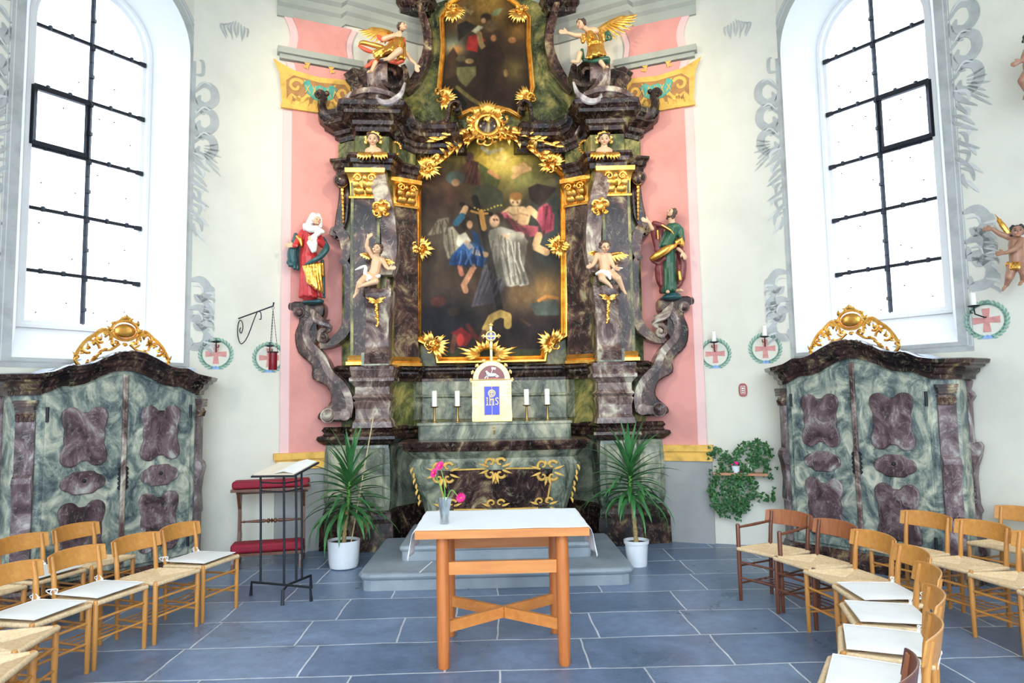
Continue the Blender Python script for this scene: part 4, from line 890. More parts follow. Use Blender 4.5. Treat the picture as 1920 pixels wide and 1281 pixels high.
L_([(530, 400), (560, 420), (600, 408), (640, 420)], 6, C8(168, 124, 82)); L_([(585, 380), (588, 460)], 5, C8(180, 136, 90)); L_([(560, 345), (556, 352)], 5, C8(120, 70, 50)); L_([(582, 345), (586, 352)], 5, C8(120, 70, 50)); L_([(452, 440), (458, 446)], 5, C8(90, 56, 44)); L_([(468, 440), (474, 446)], 5, C8(90, 56, 44))
P.build('large_picture', 9.095, big, alt)
P = Paint(825, 998, -22, 218, 0.9, C8(44, 32, 22), lambda a, b: (780+a/4.269, b/4.269)); P.k = 1/4.269
E_, L_, G_ = P.ell, P.line, P.poly
E_(560, 40, 260, 180, C8(126, 92, 34), soft=1.2); E_(330, 120, 110, 110, C8(140, 106, 58), soft=1.2); E_(290, 370, 110, 90, C8(96, 104, 84), soft=1.2); E_(820, 230, 130, 120, C8(96, 66, 26), soft=1.2); E_(320, 400, 60, 40, C8(170, 110, 50), soft=1.2)
G_([(330, 200), (400, 165), (490, 210), (430, 250), (340, 330)], C8(38, 32, 28)); G_([(590, 120), (640, 70), (700, 65), (650, 130)], C8(104, 110, 70)); E_(560, 140, 42, 34, C8(50, 36, 24)); G_([(440, 250), (500, 200), (545, 215), (480, 270)], C8(176, 172, 140)); E_(600, 210, 56, 46, C8(84, 64, 38)); G_([(420, 290), (490, 275), (560, 320), (540, 340), (500, 330), (490, 420), (410, 400), (400, 370)], C8(150, 34, 28)); L_([(505, 270), (520, 350), (560, 410)], 30, C8(134, 104, 62)); E_(540, 165, 18, 20, C8(176, 128, 80))
E_(640, 275, 34, 34, C8(60, 42, 30)); E_(620, 305, 22, 26, C8(150, 96, 60)); G_([(480, 430), (600, 340), (740, 330), (780, 470), (720, 620), (760, 830), (440, 840), (430, 770), (560, 570)], C8(42, 27, 20)); L_([(700, 340), (750, 460), (715, 580)], 46, C8(54, 38, 24)); E_(718, 585, 16, 30, C8(176, 128, 78)); E_(425, 490, 34, 20, C8(150, 118, 74)); G_([(310, 540), (480, 530), (480, 600), (400, 700), (340, 640)], C8(96, 92, 54)); G_([(240, 460), (300, 380), (340, 450), (320, 600), (230, 640)], C8(54, 38, 26)); E_(790, 560, 90, 90, C8(92, 76, 38), soft=1.2); E_(770, 320, 34, 26, C8(130, 84, 42)); E_(360, 470, 40, 24, C8(74, 66, 44))
G_([(250, 710), (330, 720), (410, 830), (400, 870), (300, 880)], C8(16, 14, 14)); L_([(330, 700), (440, 790), (520, 840)], 22, C8(104, 92, 44)); L_([(370, 150), (400, 85), (450, 95)], 14, C8(160, 136, 84)); L_([(385, 60), (440, 110)], 12, C8(160, 136, 84))
P.build('upper_picture', 9.135, [px(a, b, 9.14) for a, b in up_r+up_l], alt)
# ================================================================== STEPS, ALTAR TABLE
st = thing('altar_step', 'wide blue grey stone step with rounded edge, the lower of two before the altar', 'step', (0, 7.4, 0))
def stepslab(P, x, y0, y1, z0, z1, cut, lip):
    out = [(-x, y1), (-x, y0+cut), (-x+cut*.3, y0+cut*.3), (-x+cut, y0), (x-cut, y0), (x-cut*.3, y0+cut*.3), (x, y0+cut), (x, y1)]
    b = (z1-z0); pts = [(-.02, z1), (-.045+lip, z1), (-.015+lip, z1-.012), (lip, z1-.035), (lip-.01, z1-.055), (lip-.03, z1-.065), (0, z1-.075), (0, z0), (-.02, z0)]
    P.sweep([(a, c, 0) for a, c in out], pts)
    q_ = inset([Vector((a, c, z1-.0005)) for a, c in out], Vector((0, 0, 1)), .001)
    P.add(q_, [tuple(range(len(q_)))]); P.add([(a, c, z0) for a, c in out], [tuple(range(len(out)))])
    P.box((0, (y0+y1)/2+.02, (z0+z1)/2-.004), (2*x-.06, (y1-y0)-.1, z1-z0-.01)); return P
stepslab(MB(), 1.31, 6.74, 8.42, 0, .17, .10, .035).build('step_slab', M['step'], st, smooth=False)
m = MB()
for x in (-1.02+.3, .62): m.bar((x-.02, 6.71, .172), (x+.06, 7.14, .172), .012, .004)
m.build('mortar_joint', M['reveal'], st)
st2 = thing('altar_step', 'narrow grey stone platform, the upper of two steps before the altar', 'step', (0, 7.8, .17))
stepslab(MB(), .98, 7.20, 8.40, .17, .33, .04, .03).build('step_slab', M['step'], st2, smooth=False)
me_ = thing('altar_table', 'bulging marbled altar block with dark moulded top and gilt scroll lines', 'altar', (0, 8.1, .33))
def ringset(rows, cut=.16):
    """horizontal sections (z, half width, front y, back y) with canted front corners"""
    vs_ = []; k = 10
    for z, w, y0, y1 in rows:
        c = cut
        vs_ += [(-w, y1, z), (-w, y0+c, z), (-w+c*.35, y0+c*.35, z), (-w+c, y0, z), (-.3, y0-.012, z), (.3, y0-.012, z), (w-c, y0, z), (w-c*.35, y0+c*.35, z), (w, y0+c, z), (w, y1, z)]
    n = len(rows); f = [(i*k+j, i*k+(j+1) % k, (i+1)*k+(j+1) % k, (i+1)*k+j) for i in range(n-1) for j in range(k)]
    return MB().add(vs_, f+[tuple(range(k))[::-1], tuple(range((n-1)*k, n*k))])
YB = 8.62
ringset([(.33, .80, 8.22, YB), (.42, .80, 8.22, YB), (.44, .84, 8.18, YB), (.55, .86, 8.14, YB), (.75, .91, 8.06, YB), (.90, .98, 8.01, YB), (.99, 1.01, 7.98, YB), (1.06, 1.01, 7.98, YB), (1.10, .98, 8.0, YB), (1.13, .97, 8.01, YB), (1.17, 1.0, 7.97, YB), (1.22, 1.04, 7.93, YB)]).build('altar_body', M['greygreen'], me_, ang=25)
ringset([(1.22, 1.05, 7.92, YB), (1.25, 1.08, 7.89, YB), (1.26, 1.07, 7.90, YB), (1.29, 1.11, 7.86, YB), (1.32, 1.12, 7.85, YB), (1.335, 1.10, 7.87, YB)]).build('altar_top', M['purple'], me_, smooth=False)
def fy(z): return float(np.interp(z, [.44, .55, .75, .90, .99, 1.06, 1.10], [8.18, 8.14, 8.06, 8.01, 7.98, 7.98, 8.0]))-.014
m = MB(); zs = np.linspace(.54, 1.0, 10); w = lambda z: float(np.interp(z, [.54, 1.0], [.60, .66]))
v_ = []; 
for z in zs: v_ += [(-w(z), fy(z)-.012, z), (w(z), fy(z)-.012, z)]
b0 = len(v_); v_ += [(a, y+.03, z) for a, y, z in v_]; k = len(zs)
m.add(v_, [(2*i, 2*i+1, 2*i+3, 2*i+2) for i in range(k-1)]+[(2*i, 2*i+2, b0+2*i+2, b0+2*i) for i in range(k-1)]+[(2*i+1, b0+2*i+1, b0+2*i+3, 2*i+3) for i in range(k-1)]+[(0, b0, b0+1, 1), (2*k-2, 2*k-1, b0+2*k-1, b0+2*k-2)])
m.build('front_panel', M['purple'], me_, smooth=False)
g = MB()
def gl(pts, w_=.010): g.tube([(a, fy(z)-.02, z) for a, z in pts], w_, 6)
gl([(-.50, 1.01), (-.12, 1.015)]); gl([(.12, 1.015), (.50, 1.01)]); gl([(-.64, .88), (-.60, .62)]); gl([(.64, .88), (.60, .62)]); gl([(-.46, .535), (-.1, .53)]); gl([(.1, .53), (.46, .535)])
def knot(cx_, cz, sc=1):
    for sx in (-1, 1):
        for sz in (-1, 1):
            q_ = spiral((cx_+sx*.05*sc, cz+sz*.055*sc), .05*sc, .012*sc, R(90)*(1-sx)+R(90)*sz*.2, R(90)*(1-sx)+sx*sz*R(290), 12); g.tube([(x, fy(z)-.025, z) for x, z in q_], [.015*sc-.0006*j for j in range(13)], 6)
            leaf(g, (cx_+sx*.07*sc, fy(cz)-.02, cz+sz*.02), (sx, 0, sz*.35), (0, -1, 0), .11*sc, .012)
        leaf(g, (cx_+.01*sx, fy(cz)-.02, cz-.06*sc), (sx*.25, 0, -1), (0, -1, 0), .10*sc, .014); leaf(g, (cx_+.01*sx, fy(cz)-.02, cz+.06*sc), (sx*.4, 0, 1), (0, -1, 0), .05*sc, .014)
g.build('gilt_line', M['ochre'], me_)
for cx_, cz, sc in ((0, 1.02, 1.15), (0, .55, 1.0), (-.60, .98, 1.15), (.60, .98, 1.15), (-.56, .56, 1), (.56, .56, 1)): g = MB(); knot(cx_, cz, sc); g.build('gilt_knot', M['ochre'], me_)
g = MB()
for z in (.95, .90, .86): g.sph((0, fy(z)-.02, z), (.016, .012, .022), 8)
g.build('gilt_drop', M['ochre'], me_)
for sg in (1, -1):
    g = MB()
    for i in range(7): leaf(g, (sg*(.955-.012*i), fy(1.0-.06*i)+.045, 1.04-.065*i), (sg*.2*(-1)**i, -.3, -1), (sg*.5, -1, 0), .075, .014)
    g.build('gilt_drop', M['ochre'], me_)
gr = ringset([(1.335, .94, 8.44, 8.98), (1.50, .94, 8.44, 8.98), (1.505, .96, 8.42, 8.98), (1.535, .96, 8.42, 8.98)], .03)
gr = tag(gr.build('altar_shelf', M['greygreen'], smooth=False), 'long low marbled shelf behind the altar top carrying the candles', 'shelf')
t_ = thing('tap', 'small brass tap on the front of the marbled altar shelf', 'tap', (-.01, 8.42, 1.44))
m = MB(); m.cyl((-.01, 8.43, 1.44), (-.01, 8.37, 1.44), .012); m.tube([(-.01, 8.385, 1.44), (-.01, 8.365, 1.43), (-.01, 8.362, 1.385)], .009, 8); m.build('spout', M['brass'], t_)
m = MB(); m.cyl((-.01, 8.385, 1.45), (-.01, 8.385, 1.475), .006); m.bar((-.035, 8.385, 1.478), (.015, 8.385, 1.478), .008, .008); m.build('handle', M['brass'], t_)
# ------------------------------------------------------------------ tabernacle
tb = thing('tabernacle', 'arched pale gold tabernacle with blue enamel door and lamb lunette', 'tabernacle', (-.025, 8.62, 1.535))
tx, tz, y0, y1 = -.03, 1.536, 8.50, 8.80; hw = .245
def arch(w, z0, zs, r_, k=20): return [(tx-w, z0), (tx+w, z0), (tx+w, zs)]+[(tx+r_*math.cos(math.pi*i/k), zs+r_*math.sin(math.pi*i/k)*1.02) for i in range(1, k)]+[(tx-w, zs)]
P3_ = lambda pts, y: [(a, y, b) for a, b in pts]
m = MB().prism(P3_([(tx-hw, tz), (tx+hw, tz), (tx+hw, 2.05), (tx-hw, 2.05)], y1), (0, y0-y1, 0), .004); m.prism(P3_(arch(.235, 2.05, 2.052, .235), y1), (0, y0-y1, 0), .006)
m.build('case', M['gold_pale'], tb, smooth=False)
m = MB()
for sg in (1, -1):
    m.box((tx+sg*.205, y0-.006, 1.79), (.075, .014, .50)); m.box((tx+sg*.205, y0-.012, 1.61), (.08, .02, .10)); m.box((tx+sg*.205, y0-.012, 2.03), (.085, .024, .02))
m.build('corner_pilaster', M['gold_pale'], tb, smooth=False) if False else None
for sg in (1, -1):
    m = MB().box((tx+sg*.205, y0-.006, 1.79), (.075, .014, .50)); m.box((tx+sg*.205, y0-.013, 1.605), (.082, .024, .11)); m.box((tx+sg*.205, y0-.013, 2.035), (.088, .026, .022)); m.build('corner_pilaster', M['gold_pale'], tb, smooth=False)
    m = MB()
    for i in range(4): m.tube([(tx+sg*.205-.018, y0-.014, 1.99-.05*i), (tx+sg*.205, y0-.014, 1.982-.05*i), (tx+sg*.205+.018, y0-.014, 1.99-.05*i)], .004, 6)
    m.build('pilaster_notch', M['gold'], tb)
m = MB().box((tx, y0-.005, 1.79), (.33, .012, .49)); m.build('door', M['gold_pale'], tb, smooth=False)
dr = [c for c in tb.children if c.name.startswith('door')][0]
m = MB().box((tx, y0-.0125, 1.795), (.20, .004, .365)); m.build('door_border', M['gold'], dr, smooth=False)
m = MB().box((tx, y0-.016, 1.795), (.188, .004, .352)); e_ = m.build('enamel_plate', M['blue_enamel'], dr, smooth=False); e_['label'] = 'blue enamel plate with gold letters IHS'
m = MB()
def wr(pts, w_=.006, y=y0-.021): m.tube([(tx+a, y, b) for a, b in pts], w_, 6)
m.tube([(tx+.042*math.cos(a), y0-.021, 1.885+.042*math.sin(a)) for a in [2*math.pi*i/20 for i in range(21)]], .006, 6, cap=False); m.tube([(tx+.026*math.cos(a), y0-.021, 1.885+.026*math.sin(a)) for a in [2*math.pi*i/20 for i in range(21)]], .005, 6, cap=False)
wr([(0, 1.865), (0, 1.905)], .005); wr([(-.016, 1.89), (.016, 1.89)], .005)
wr([(-.058, 1.83), (-.058, 1.745)], .0075); wr([(-.07, 1.83), (-.05, 1.83)]); wr([(-.074, 1.742), (-.046, 1.742)])
wr([(-.025, 1.85), (-.025, 1.745)], .0075); wr([(.018, 1.82), (.018, 1.745)], .0075); wr([(-.025, 1.79), (-.008, 1.812), (.012, 1.808), (.018, 1.79)], .007); wr([(-.036, 1.742), (-.012, 1.742)]); wr([(.008, 1.742), (.03, 1.742)])
wr(smooth_path([Vector((a, b, 0)) for a, b in [(.078, 1.815), (.066, 1.832), (.048, 1.822), (.05, 1.802), (.068, 1.785), (.076, 1.764), (.062, 1.745), (.044, 1.752)]], 4) and [(.078, 1.815), (.066, 1.832), (.048, 1.822), (.05, 1.802), (.068, 1.785), (.076, 1.764), (.062, 1.745), (.044, 1.752)], .0075)
for a, b in ((-.058, 1.79), (-.025, 1.81), (.018, 1.8)): m.sph((tx+a, y0-.021, b), .012, 8)
m.build('gold_letters', M['gold_pale'], dr)
m = MB().box((tx, y0-.016, 1.79), (.003, .008, .48)); m.build('door_gap', M['gold'], dr)
m = MB().prism(P3_(arch(.165, 2.062, 2.064, .165), y0-.006), (0, -.006, 0)); lu = m.build('lunette', M['red_enamel'], tb, smooth=False)
m = MB(); yy = y0-.016
m.sph((tx+.0, yy, 2.112), (.068, .009, .030), 14); m.sph((tx-.062, yy, 2.150), (.018, .009, .022), 10); m.sph((tx-.048, yy, 2.13), (.024, .009, .028), 10)
for a, b, c_, d_ in ((-.06, 2.10, -.085, 2.072), (-.045, 2.095, -.05, 2.07), (.05, 2.095, .075, 2.085), (.068, 2.11, .088, 2.09)): m.tube([(tx+a, yy, b), (tx+c_, yy, d_)], .008, 6)
m.tube([(tx-.005, yy, 2.13), (tx+.02, yy, 2.20)], .004, 6); m.prism([(tx+.0, yy, 2.185), (tx+.055, yy, 2.178), (tx+.045, yy, 2.19), (tx+.06, yy, 2.2), (tx+.005, yy, 2.21)], (0, -.004, 0))
m.build('lamb', M['silver'], lu); m = MB()
for i in range(8): m.box((tx-.07+.02*i, yy, 2.072), (.012, .006, .014))
m.build('lunette_letters', M['robe_orange'], lu)
m = MB()
for i in range(9):
    a = math.pi*i/8
    if i == 4: continue
    c = Vector((tx+.245*math.cos(a), 8.55, 2.052+.25*math.sin(a))); m.sph(c, .018, 8)
    for d in (-.9, 0, .9): m.sph(c+Vector((math.cos(a+d), 0, math.sin(a+d)))*.022, .012, 6)
m.build('crocket', M['gold_pale'], tb)
cxx = thing('altar_cross', 'gold cross with blue enamelled ring standing on the tabernacle arch', 'cross', (tx, 8.6, 2.28))
yc = 8.58; m = MB(); m.cyl((tx, yc, 2.275), (tx, yc, 2.29), .035); m.bar((tx, yc, 2.285), (tx, yc, 2.73), .028, .018, up=(0, 1, 0)); m.bar((tx-.085, yc, 2.605), (tx+.085, yc, 2.605), .028, .018)
m.sph((tx, yc, 2.45), (.024, .018, .018), 8)
for a, b in ((-.095, 2.605), (.095, 2.605), (0, 2.745)):
    for d in range(4): m.sph((tx+a+.016*math.cos(d*1.57), yc, b+.016*math.sin(d*1.57)), .014, 7)
    m.sph((tx+a, yc, b), .016, 8)
m.build('cross_bars', M['gold_pale'], cxx, smooth=False)
rg = [(tx+.058*math.cos(a), yc-.006, 2.605+.058*math.sin(a)) for a in [2*math.pi*i/24 for i in range(25)]]
MB().tube(rg, .012, 8, cap=False).build('ring', M['gold_pale'], cxx)
m = MB()
for k in range(4):
    a0 = R(45+90*k); m.prism([(tx+r_*math.cos(a0+d), yc-.002, 2.605+r_*math.sin(a0+d)) for r_, d in ((.022, -.5), (.05, -.5), (.05, .5), (.022, .5))], (0, -.01, 0))
m.build('enamel_field', M['blue_enamel'], cxx, smooth=False)
m = MB(); m.tube([(tx, yc-.02, 2.62), (tx, yc-.02, 2.57)], .006, 6); m.tube([(tx-.03, yc-.02, 2.615), (tx+.03, yc-.02, 2.615)], .004, 6); m.build('figure', M['brass'], cxx)
# ------------------------------------------------------------------ candles on the shelf
def candlestick(x, y, z, lab, lab2, ch):
    t = thing('candlestick', lab, 'candlestick', (x, y, z), 'brass candlesticks on the altar shelf')
    MB().lathe((x, y, z), [(.045, 0), (.045, .006), (.02, .012), (.015, .02), (.013, .09), (.012, .17), (.014, .185)], 20).build('stem', M['brass'], t)
    MB().lathe((x, y, z), [(.012, .182), (.045, .188), (.05, .198), (.046, .2), (.01, .194)], 24).build('drip_plate', M['brass'], t)
    c = MB().lathe((x, y, z+.195), [(.032, 0), (.0325, ch*.5), (.032, ch-.008), (.028, ch), (.01, ch-.004)], 20).build('altar_candle', M['candle'])
    tag(c, lab2, 'candle', 'white candles on the altar shelf'); MB().cyl((x, y, z+.19+ch), (x, y, z+.20+ch), .002, n=6).build('wick', M['iron'], c)
for a, lb, ch in ((815, ('outermost left', 'of the altar shelf'), .20), (858, ('inner left', 'beside the tabernacle'), .195), (988, ('inner right', 'beside the tabernacle'), .20), (1027, ('outermost right', 'of the altar shelf'), .20)):
    p = px(a, 790, 8.55); candlestick(p.x, 8.55, 1.535, 'slim brass candlestick, %s %s' % lb, 'thick white candle, %s %s' % lb, ch)
# ------------------------------------------------------------------ communion table
tbx = .04; tt = thing('altar_communion_table', 'plain cherry wood table with round legs and crossed stretchers in front of the steps', 'table', (tbx, 5.1, 0))
MB().prism([(tbx-.59, 4.70, .875), (tbx+.59, 4.70, .875), (tbx+.59, 5.52, .875), (tbx-.59, 5.52, .875)], (0, 0, .055), .003).build('tabletop', M['table_wood_x'], tt, smooth=False)
for sx in (-1, 1):
    for y in (4.80, 5.44):
        MB().lathe((tbx+sx*.41, y, 0), [(.036, 0), (.040, .008), (.044, .25), (.046, .6), (.043, .872), (.034, .875)], 22).build('leg', M['table_wood'], tt)
for y in (4.80, 5.44): MB().bar((tbx-.40, y, .66 if y < 5 else .70), (tbx+.40, y, .66 if y < 5 else .70), .03, .085).build('apron_rail', M['table_wood_x'], tt, smooth=False)
MB().bar((tbx-.40, 4.81, .265), (tbx+.40, 5.43, .265), .03, .075).build('cross_stretcher', M['table_wood_x'], tt, smooth=False)
m = MB(); m.bar((tbx+.40, 4.81, .265), (tbx+.02, 5.105, .265), .03, .075); m.bar((tbx-.02, 5.135, .265), (tbx-.40, 5.43, .265), .03, .075); m.build('cross_stretcher', M['table_wood_x'], tt, smooth=False)
# cloth: covers top, hangs at the two ends
nx_, ny_ = 60, 26; v_ = []; rnd = random.Random(5)
for j in range(ny_+1):
    y = 4.705+.81*j/ny_
    for i in range(nx_+1):
        s_ = -.80+1.60*i/nx_; a = abs(s_)-.592; sg = 1 if s_ > 0 else -1
        if a <= 0: v_.append((tbx+s_, y+.0015*math.sin(9*s_), .9325+.0008*math.sin(14*s_+5*y)))
        else:
            v_.append((tbx+sg*(.594+.012*min(1, a*30)+.15*a+.012*math.sin(20*y)*a*6), y+.02*a*math.sin(9*y), .932-a*.95))
me = bpy.data.meshes.new('tablecloth'); me.from_pydata(v_, [], [(j*(nx_+1)+i, j*(nx_+1)+i+1, (j+1)*(nx_+1)+i+1, (j+1)*(nx_+1)+i) for j in range(ny_) for i in range(nx_)])
for q_ in me.polygons: q_.use_smooth = True
me.materials.append(M['linen']); cl = bpy.data.objects.new('tablecloth', me); COL.objects.link(cl); md = cl.modifiers.new('t', 'SOLIDIFY'); md.thickness = .002; md.offset = 1
tag(cl, 'white linen cloth spread over the wooden table, hanging at both ends', 'tablecloth')
# vase with gerberas
vx, vy, vz = -.365, 4.93, .936
va = thing('vase', 'small cut glass vase with water on the white tablecloth', 'vase', (vx, vy, vz))
MB().lathe((vx, vy, vz), [(.030, 0), (.033, .004), (.031, .05), (.036, .11), (.048, .165), (.052, .178), (.048, .178), (.043, .16), (.031, .10), (.026, .05), (.026, .012)], 26).build('vase_body', M['vase'], va)
MB().lathe((vx, vy, vz), [(.025, .013), (.0255, .05), (.026, .06)], 20).build('water', M['water'], va)
m = MB()
for k in range(13): 
    a = 2*math.pi*k/13; m.tube([(vx+r_*math.cos(a+d), vy+r_*math.sin(a+d), vz+z) for r_, z, d in ((.0315, .05, 0), (.0345, .09, .25), (.042, .13, .5), (.0505, .17, .75))], .0016, 5)
m.build('cut_pattern', M['vase'], va)
def gerbera(pts, nrm, lab):
    t = thing('gerbera', lab, 'flower', tuple(pts[0])); P_ = smooth_path(pts, 6); MB().tube(P_, .0035, 7).build('flower_stem', M['stem'], t)
    c = P_[-1]; n = Vector(nrm).normalized(); a = n.orthogonal().normalized(); b = n.cross(a); m = MB()
    for rr, L, h in ((.006, .040, .004), (.005, .028, .009)):
        for k in range(20):
            th = 2*math.pi*(k+(.5 if L < .03 else 0))/20; d = a*math.cos(th)+b*math.sin(th); e = n.cross(d)
            p = [c+d*.006+n*h, c+d*(L*.55)+e*.0062+n*(h+.004), c+d*L+n*h, c+d*(L*.55)-e*.0062+n*(h+.004)]; m.add(p, [(0, 1, 2, 3)])
    m.build('petals', M['petal'], t, smooth=False); MB().sph(c+n*.01, (.008, .008, .008), 10).build('flower_centre', M['cheek'], t)
b0 = Vector((vx, vy, vz+.02))
gerbera([b0+Vector((.008, 0, 0)), b0+Vector((.0, 0, .16)), b0+Vector((-.035, -.01, .26)), b0+Vector((-.070, -.02, .335))], (-.7, -.6, .35), 'magenta gerbera leaning left out of the vase, lower of the two raised blooms')
gerbera([b0+Vector((-.006, .01, 0)), b0+Vector((.004, .01, .18)), b0+Vector((-.008, .0, .30)), b0+Vector((-.028, -.01, .385))], (-.5, -.7, .5), 'magenta gerbera standing highest above the glass vase')
gerbera([b0+Vector((-.005, 0, 0)), b0+Vector((.022, 0, .16)), b0+Vector((.055, -.01, .215)), b0+Vector((.09, -.02, .18)), b0+Vector((.115, -.03, .165))], (.3, -.8, -.25), 'magenta gerbera drooping over the right side of the vase')
# ------------------------------------------------------------------ cabinets
CP = (3.205, 7.85)
def curvy(L, cx_, cz, w, h, out, th, k=48, n1=4, am=.07, bev=.012):
    Q = [(0, .42), (.08, .425), (.15, .475), (.26, .51), (.40, .49), (.485, .42), (.50, .32), (.46, .20), (.425, .12), (.44, .05)] if h > w*.7 else [(0, .5), (.16, .5), (.24, .47), (.31, .36), (.40, .30), (.47, .20), (.50, .06)]
    full_ = [(x, y) for x, y in Q]+[(x, -y) for x, y in Q[::-1]]+[(-x, -y) for x, y in Q[1:]]+[(-x, y) for x, y in Q[:0:-1]]
    sp_ = smooth_path([Vector((x, y, 0)) for x, y in full_], 3, True); pts = [L(cx_+w*p.x, cz+h*p.y, out) for p in sp_]
    m = MB(); m.prism(pts, L(0, 0, th)-L(0, 0, 0), bev); return m
def ztop(t):
    u = abs(t-.96); xs = [0, .12, .25, .38, .50, .58, .70, .82, 1.1]; return float(np.interp(u, xs, [2.36, 2.345, 2.29, 2.22, 2.195, 2.20, 2.14, 2.11, 2.115]))
for s in (-1, 1):
    L = frame(s, CP, DW); side = NAME[s]
    cb = thing('sacristy_cabinet', 'tall blue green marbled double door cabinet with gilt crest, under the %s window' % side, 'cabinet', tuple(L(.95, 0, -.25)))
    plan = [(.02, -.45), (.02, -.15), (.20, 0), (1.70, 0), (1.88, -.15), (1.88, -.45)]
    pth = [L(t, 0, d) for t, d in plan]
    if s < 0: pth = pth[::-1]
    pz = lambda dz=0: [(p.x, p.y, dz) for p in pth]
    # body: follow curved top
    K = 30; tt_ = [.20+1.5*i/K for i in range(K+1)]
    m = MB(); F_ = [L(t, ztop(t)-.16, 0) for t in tt_]; Bk = [L(t, ztop(t)-.16, -.45) for t in tt_]
    v_ = [L(.20, .10, 0), L(1.70, .10, 0)]+F_[::-1]; m.add(v_, [tuple(range(len(v_)))])
    m.add(F_+Bk, [(i, i+1, K+2+i, K+1+i) for i in range(K)])
    for a, b in (((.20, 0), (.02, -.15)), ((.02, -.15), (.02, -.45)), ((1.70, 0), (1.88, -.15)), ((1.88, -.15), (1.88, -.45))):
        za, zb = 2.0, 2.0; m.add([L(a[0], .10, a[1]), L(b[0], .10, b[1]), L(b[0], zb, b[1]), L(a[0], za, a[1])], [(0, 1, 2, 3)])
    v_ = [L(1.88, .1, -.45), L(.02, .1, -.45), L(.02, 2.0, -.45), L(.2, 2.0, -.45)]+[L(t, ztop(t)-.16, -.45) for t in tt_]+[L(1.88, 2.0, -.45)]; m.add(v_, [tuple(range(len(v_)))])
    m.build('body', M['bluegreen'], cb, smooth=False)
    m = MB(); m.sweep(pz(), [(-.1, 0), (-.1, .17), (.01, .17), (.03, .15), (.035, .12), (.06, .10), (.06, 0)]); m.build('plinth', M['purple'], cb, smooth=False)
    # swan-neck cornice
    cp_ = [(-.03+.0, -.32, 2.11), (-.0, -.17, 2.11), (.17, .02, 2.11)]+[(t, .02, ztop(t)) for t in [.25+1.42*i/36 for i in range(37)]]+[(1.73, .02, 2.115), (1.90, -.17, 2.11), (1.92, -.45, 2.11)]
    path = [(*L(t, 0, d).xy, z) for t, d, z in cp_]
    if s < 0: path = path[::-1]
    MB().sweep(path, [(-.12, -.02), (-.12, -.19), (.01, -.19), (.015, -.15), (.05, -.12), (.06, -.085), (.10, -.065), (.105, -.05), (.14, -.035), (.15, 0), (.12, .01), (-.02, .005)]).build('cornice', M['purple_dark'], cb, ang=35)
    tr = [(t, z) for t, d, z in cp_[1:-1]]; n = len(tr); m = MB()
    m.add([L(t, z-.01, 0) for t, z in tr]+[L(t, z-.01, -.44) for t, z in tr], [(i, i+1, n+i+1, n+i) for i in range(n-1)]); m.build('roof_board', M['paleblue'], cb)
    # doors
    for k, (a, b) in enumerate(((.25, .945), (.975, 1.67))):
        top = [(a+(b-a)*i/14, ztop(a+(b-a)*i/14)*0+2.115-.36*max(0, abs((a+(b-a)*i/14)-.96)-.0)**1.25) for i in range(15)]
        top = [(t, 2.125-.33*(1-math.cos(min(1, abs(t-.96)/.72)*math.pi))/2*.62) for t, _ in top]
        out_ = [L(a, .20, 0), L(b, .20, 0)]+[L(t, z, 0) for t, z in top[::-1]]
        d_ = MB().prism(out_, L(0, 0, .022)-L(0, 0, 0), .008).build('door', M['bluegreen'], cb, smooth=False)
        cm = (a+b)/2+(.01 if k else -.01)
        curvy(L, cm, 1.52, .42, .56, .022, .025).build('raised_panel', M['bluegreen_violet'], d_, ang=30)
        curvy(L, cm, 1.08, .40, .22, .022, .025, am=.06).build('lock_panel', M['bluegreen_violet'], d_, ang=30)
        curvy(L, cm, .60, .42, .60, .022, .025).build('raised_panel', M['bluegreen_violet'], d_, ang=30)
        if s < 0 or k == 1: MB().sph(L(cm, 1.10, .052), .018, 10).build('knob', M['iron'], d_)
        for z in (1.74, .36):
            te = a+.01 if k == 0 else b-.01; MB().cyl(L(te, z-.07, .028), L(te, z+.07, .028), .014, n=10).build('hinge', M['iron'], d_)
        e = MB(); te = .935 if k == 0 else .985; sg = -1 if k == 0 else 1
        for j in range(5): e.tube([L(te+sg*(.012+.014*math.sin(q*1.2)), .98+.045*j+.012*q, .028) for q in range(4)], .006, 6)
        e.tube([L(te+sg*.01, .97, .028), L(te+sg*.01, 1.2, .028)], .005, 6); e.build('lock_escutcheon', M['iron'], d_)
    MB().prism([L(.935, .20, .02), L(.985, .20, .02), L(.985, 2.13, .02), L(.935, 2.13, .02)], L(0, 0, .025)-L(0, 0, 0), .01).build('door_batten', M['violet'], cb, smooth=False)
    # canted pilasters with capitals
    for (t0, d0, t1, d1) in ((.05, -.125, .17, -.025), (1.73, -.025, 1.85, -.125)):
        n_ = Vector((L(t1, 0, d1)-L(t0, 0, d0))).normalized(); o_ = Vector((n_.y, -n_.x, 0))
        if o_.dot(L(.9, 0, 1)-L(.9, 0, 0)) < 0: o_ = -o_
        m = MB()
        zs_ = [(.17, .03), (.6, .03), (.63, .045), (.66, .045), (.85, .03), (1.02, .05), (1.12, .075), (1.17, .06), (1.2, .028), (1.66, .028), (1.68, .028)]
        v_ = []
        for z, o1_ in zs_:
            for p in (L(t0, z, d0), L(t1, z, d1)): v_ += [p+o_*.0, p+o_*o1_]
        k_ = len(zs_); m.add(v_, [f for i in range(k_-1) for f in ((i*4+1, i*4+3, i*4+7, i*4+5), (i*4, i*4+1, i*4+5, i*4+4), (i*4+2, i*4+6, i*4+7, i*4+3))]+[(0, 2, 3, 1), (k_*4-4, k_*4-3, k_*4-1, k_*4-2)])
        m.build('corner_pilaster', M['bluegreen_violet'], cb, smooth=False)
        m = MB()
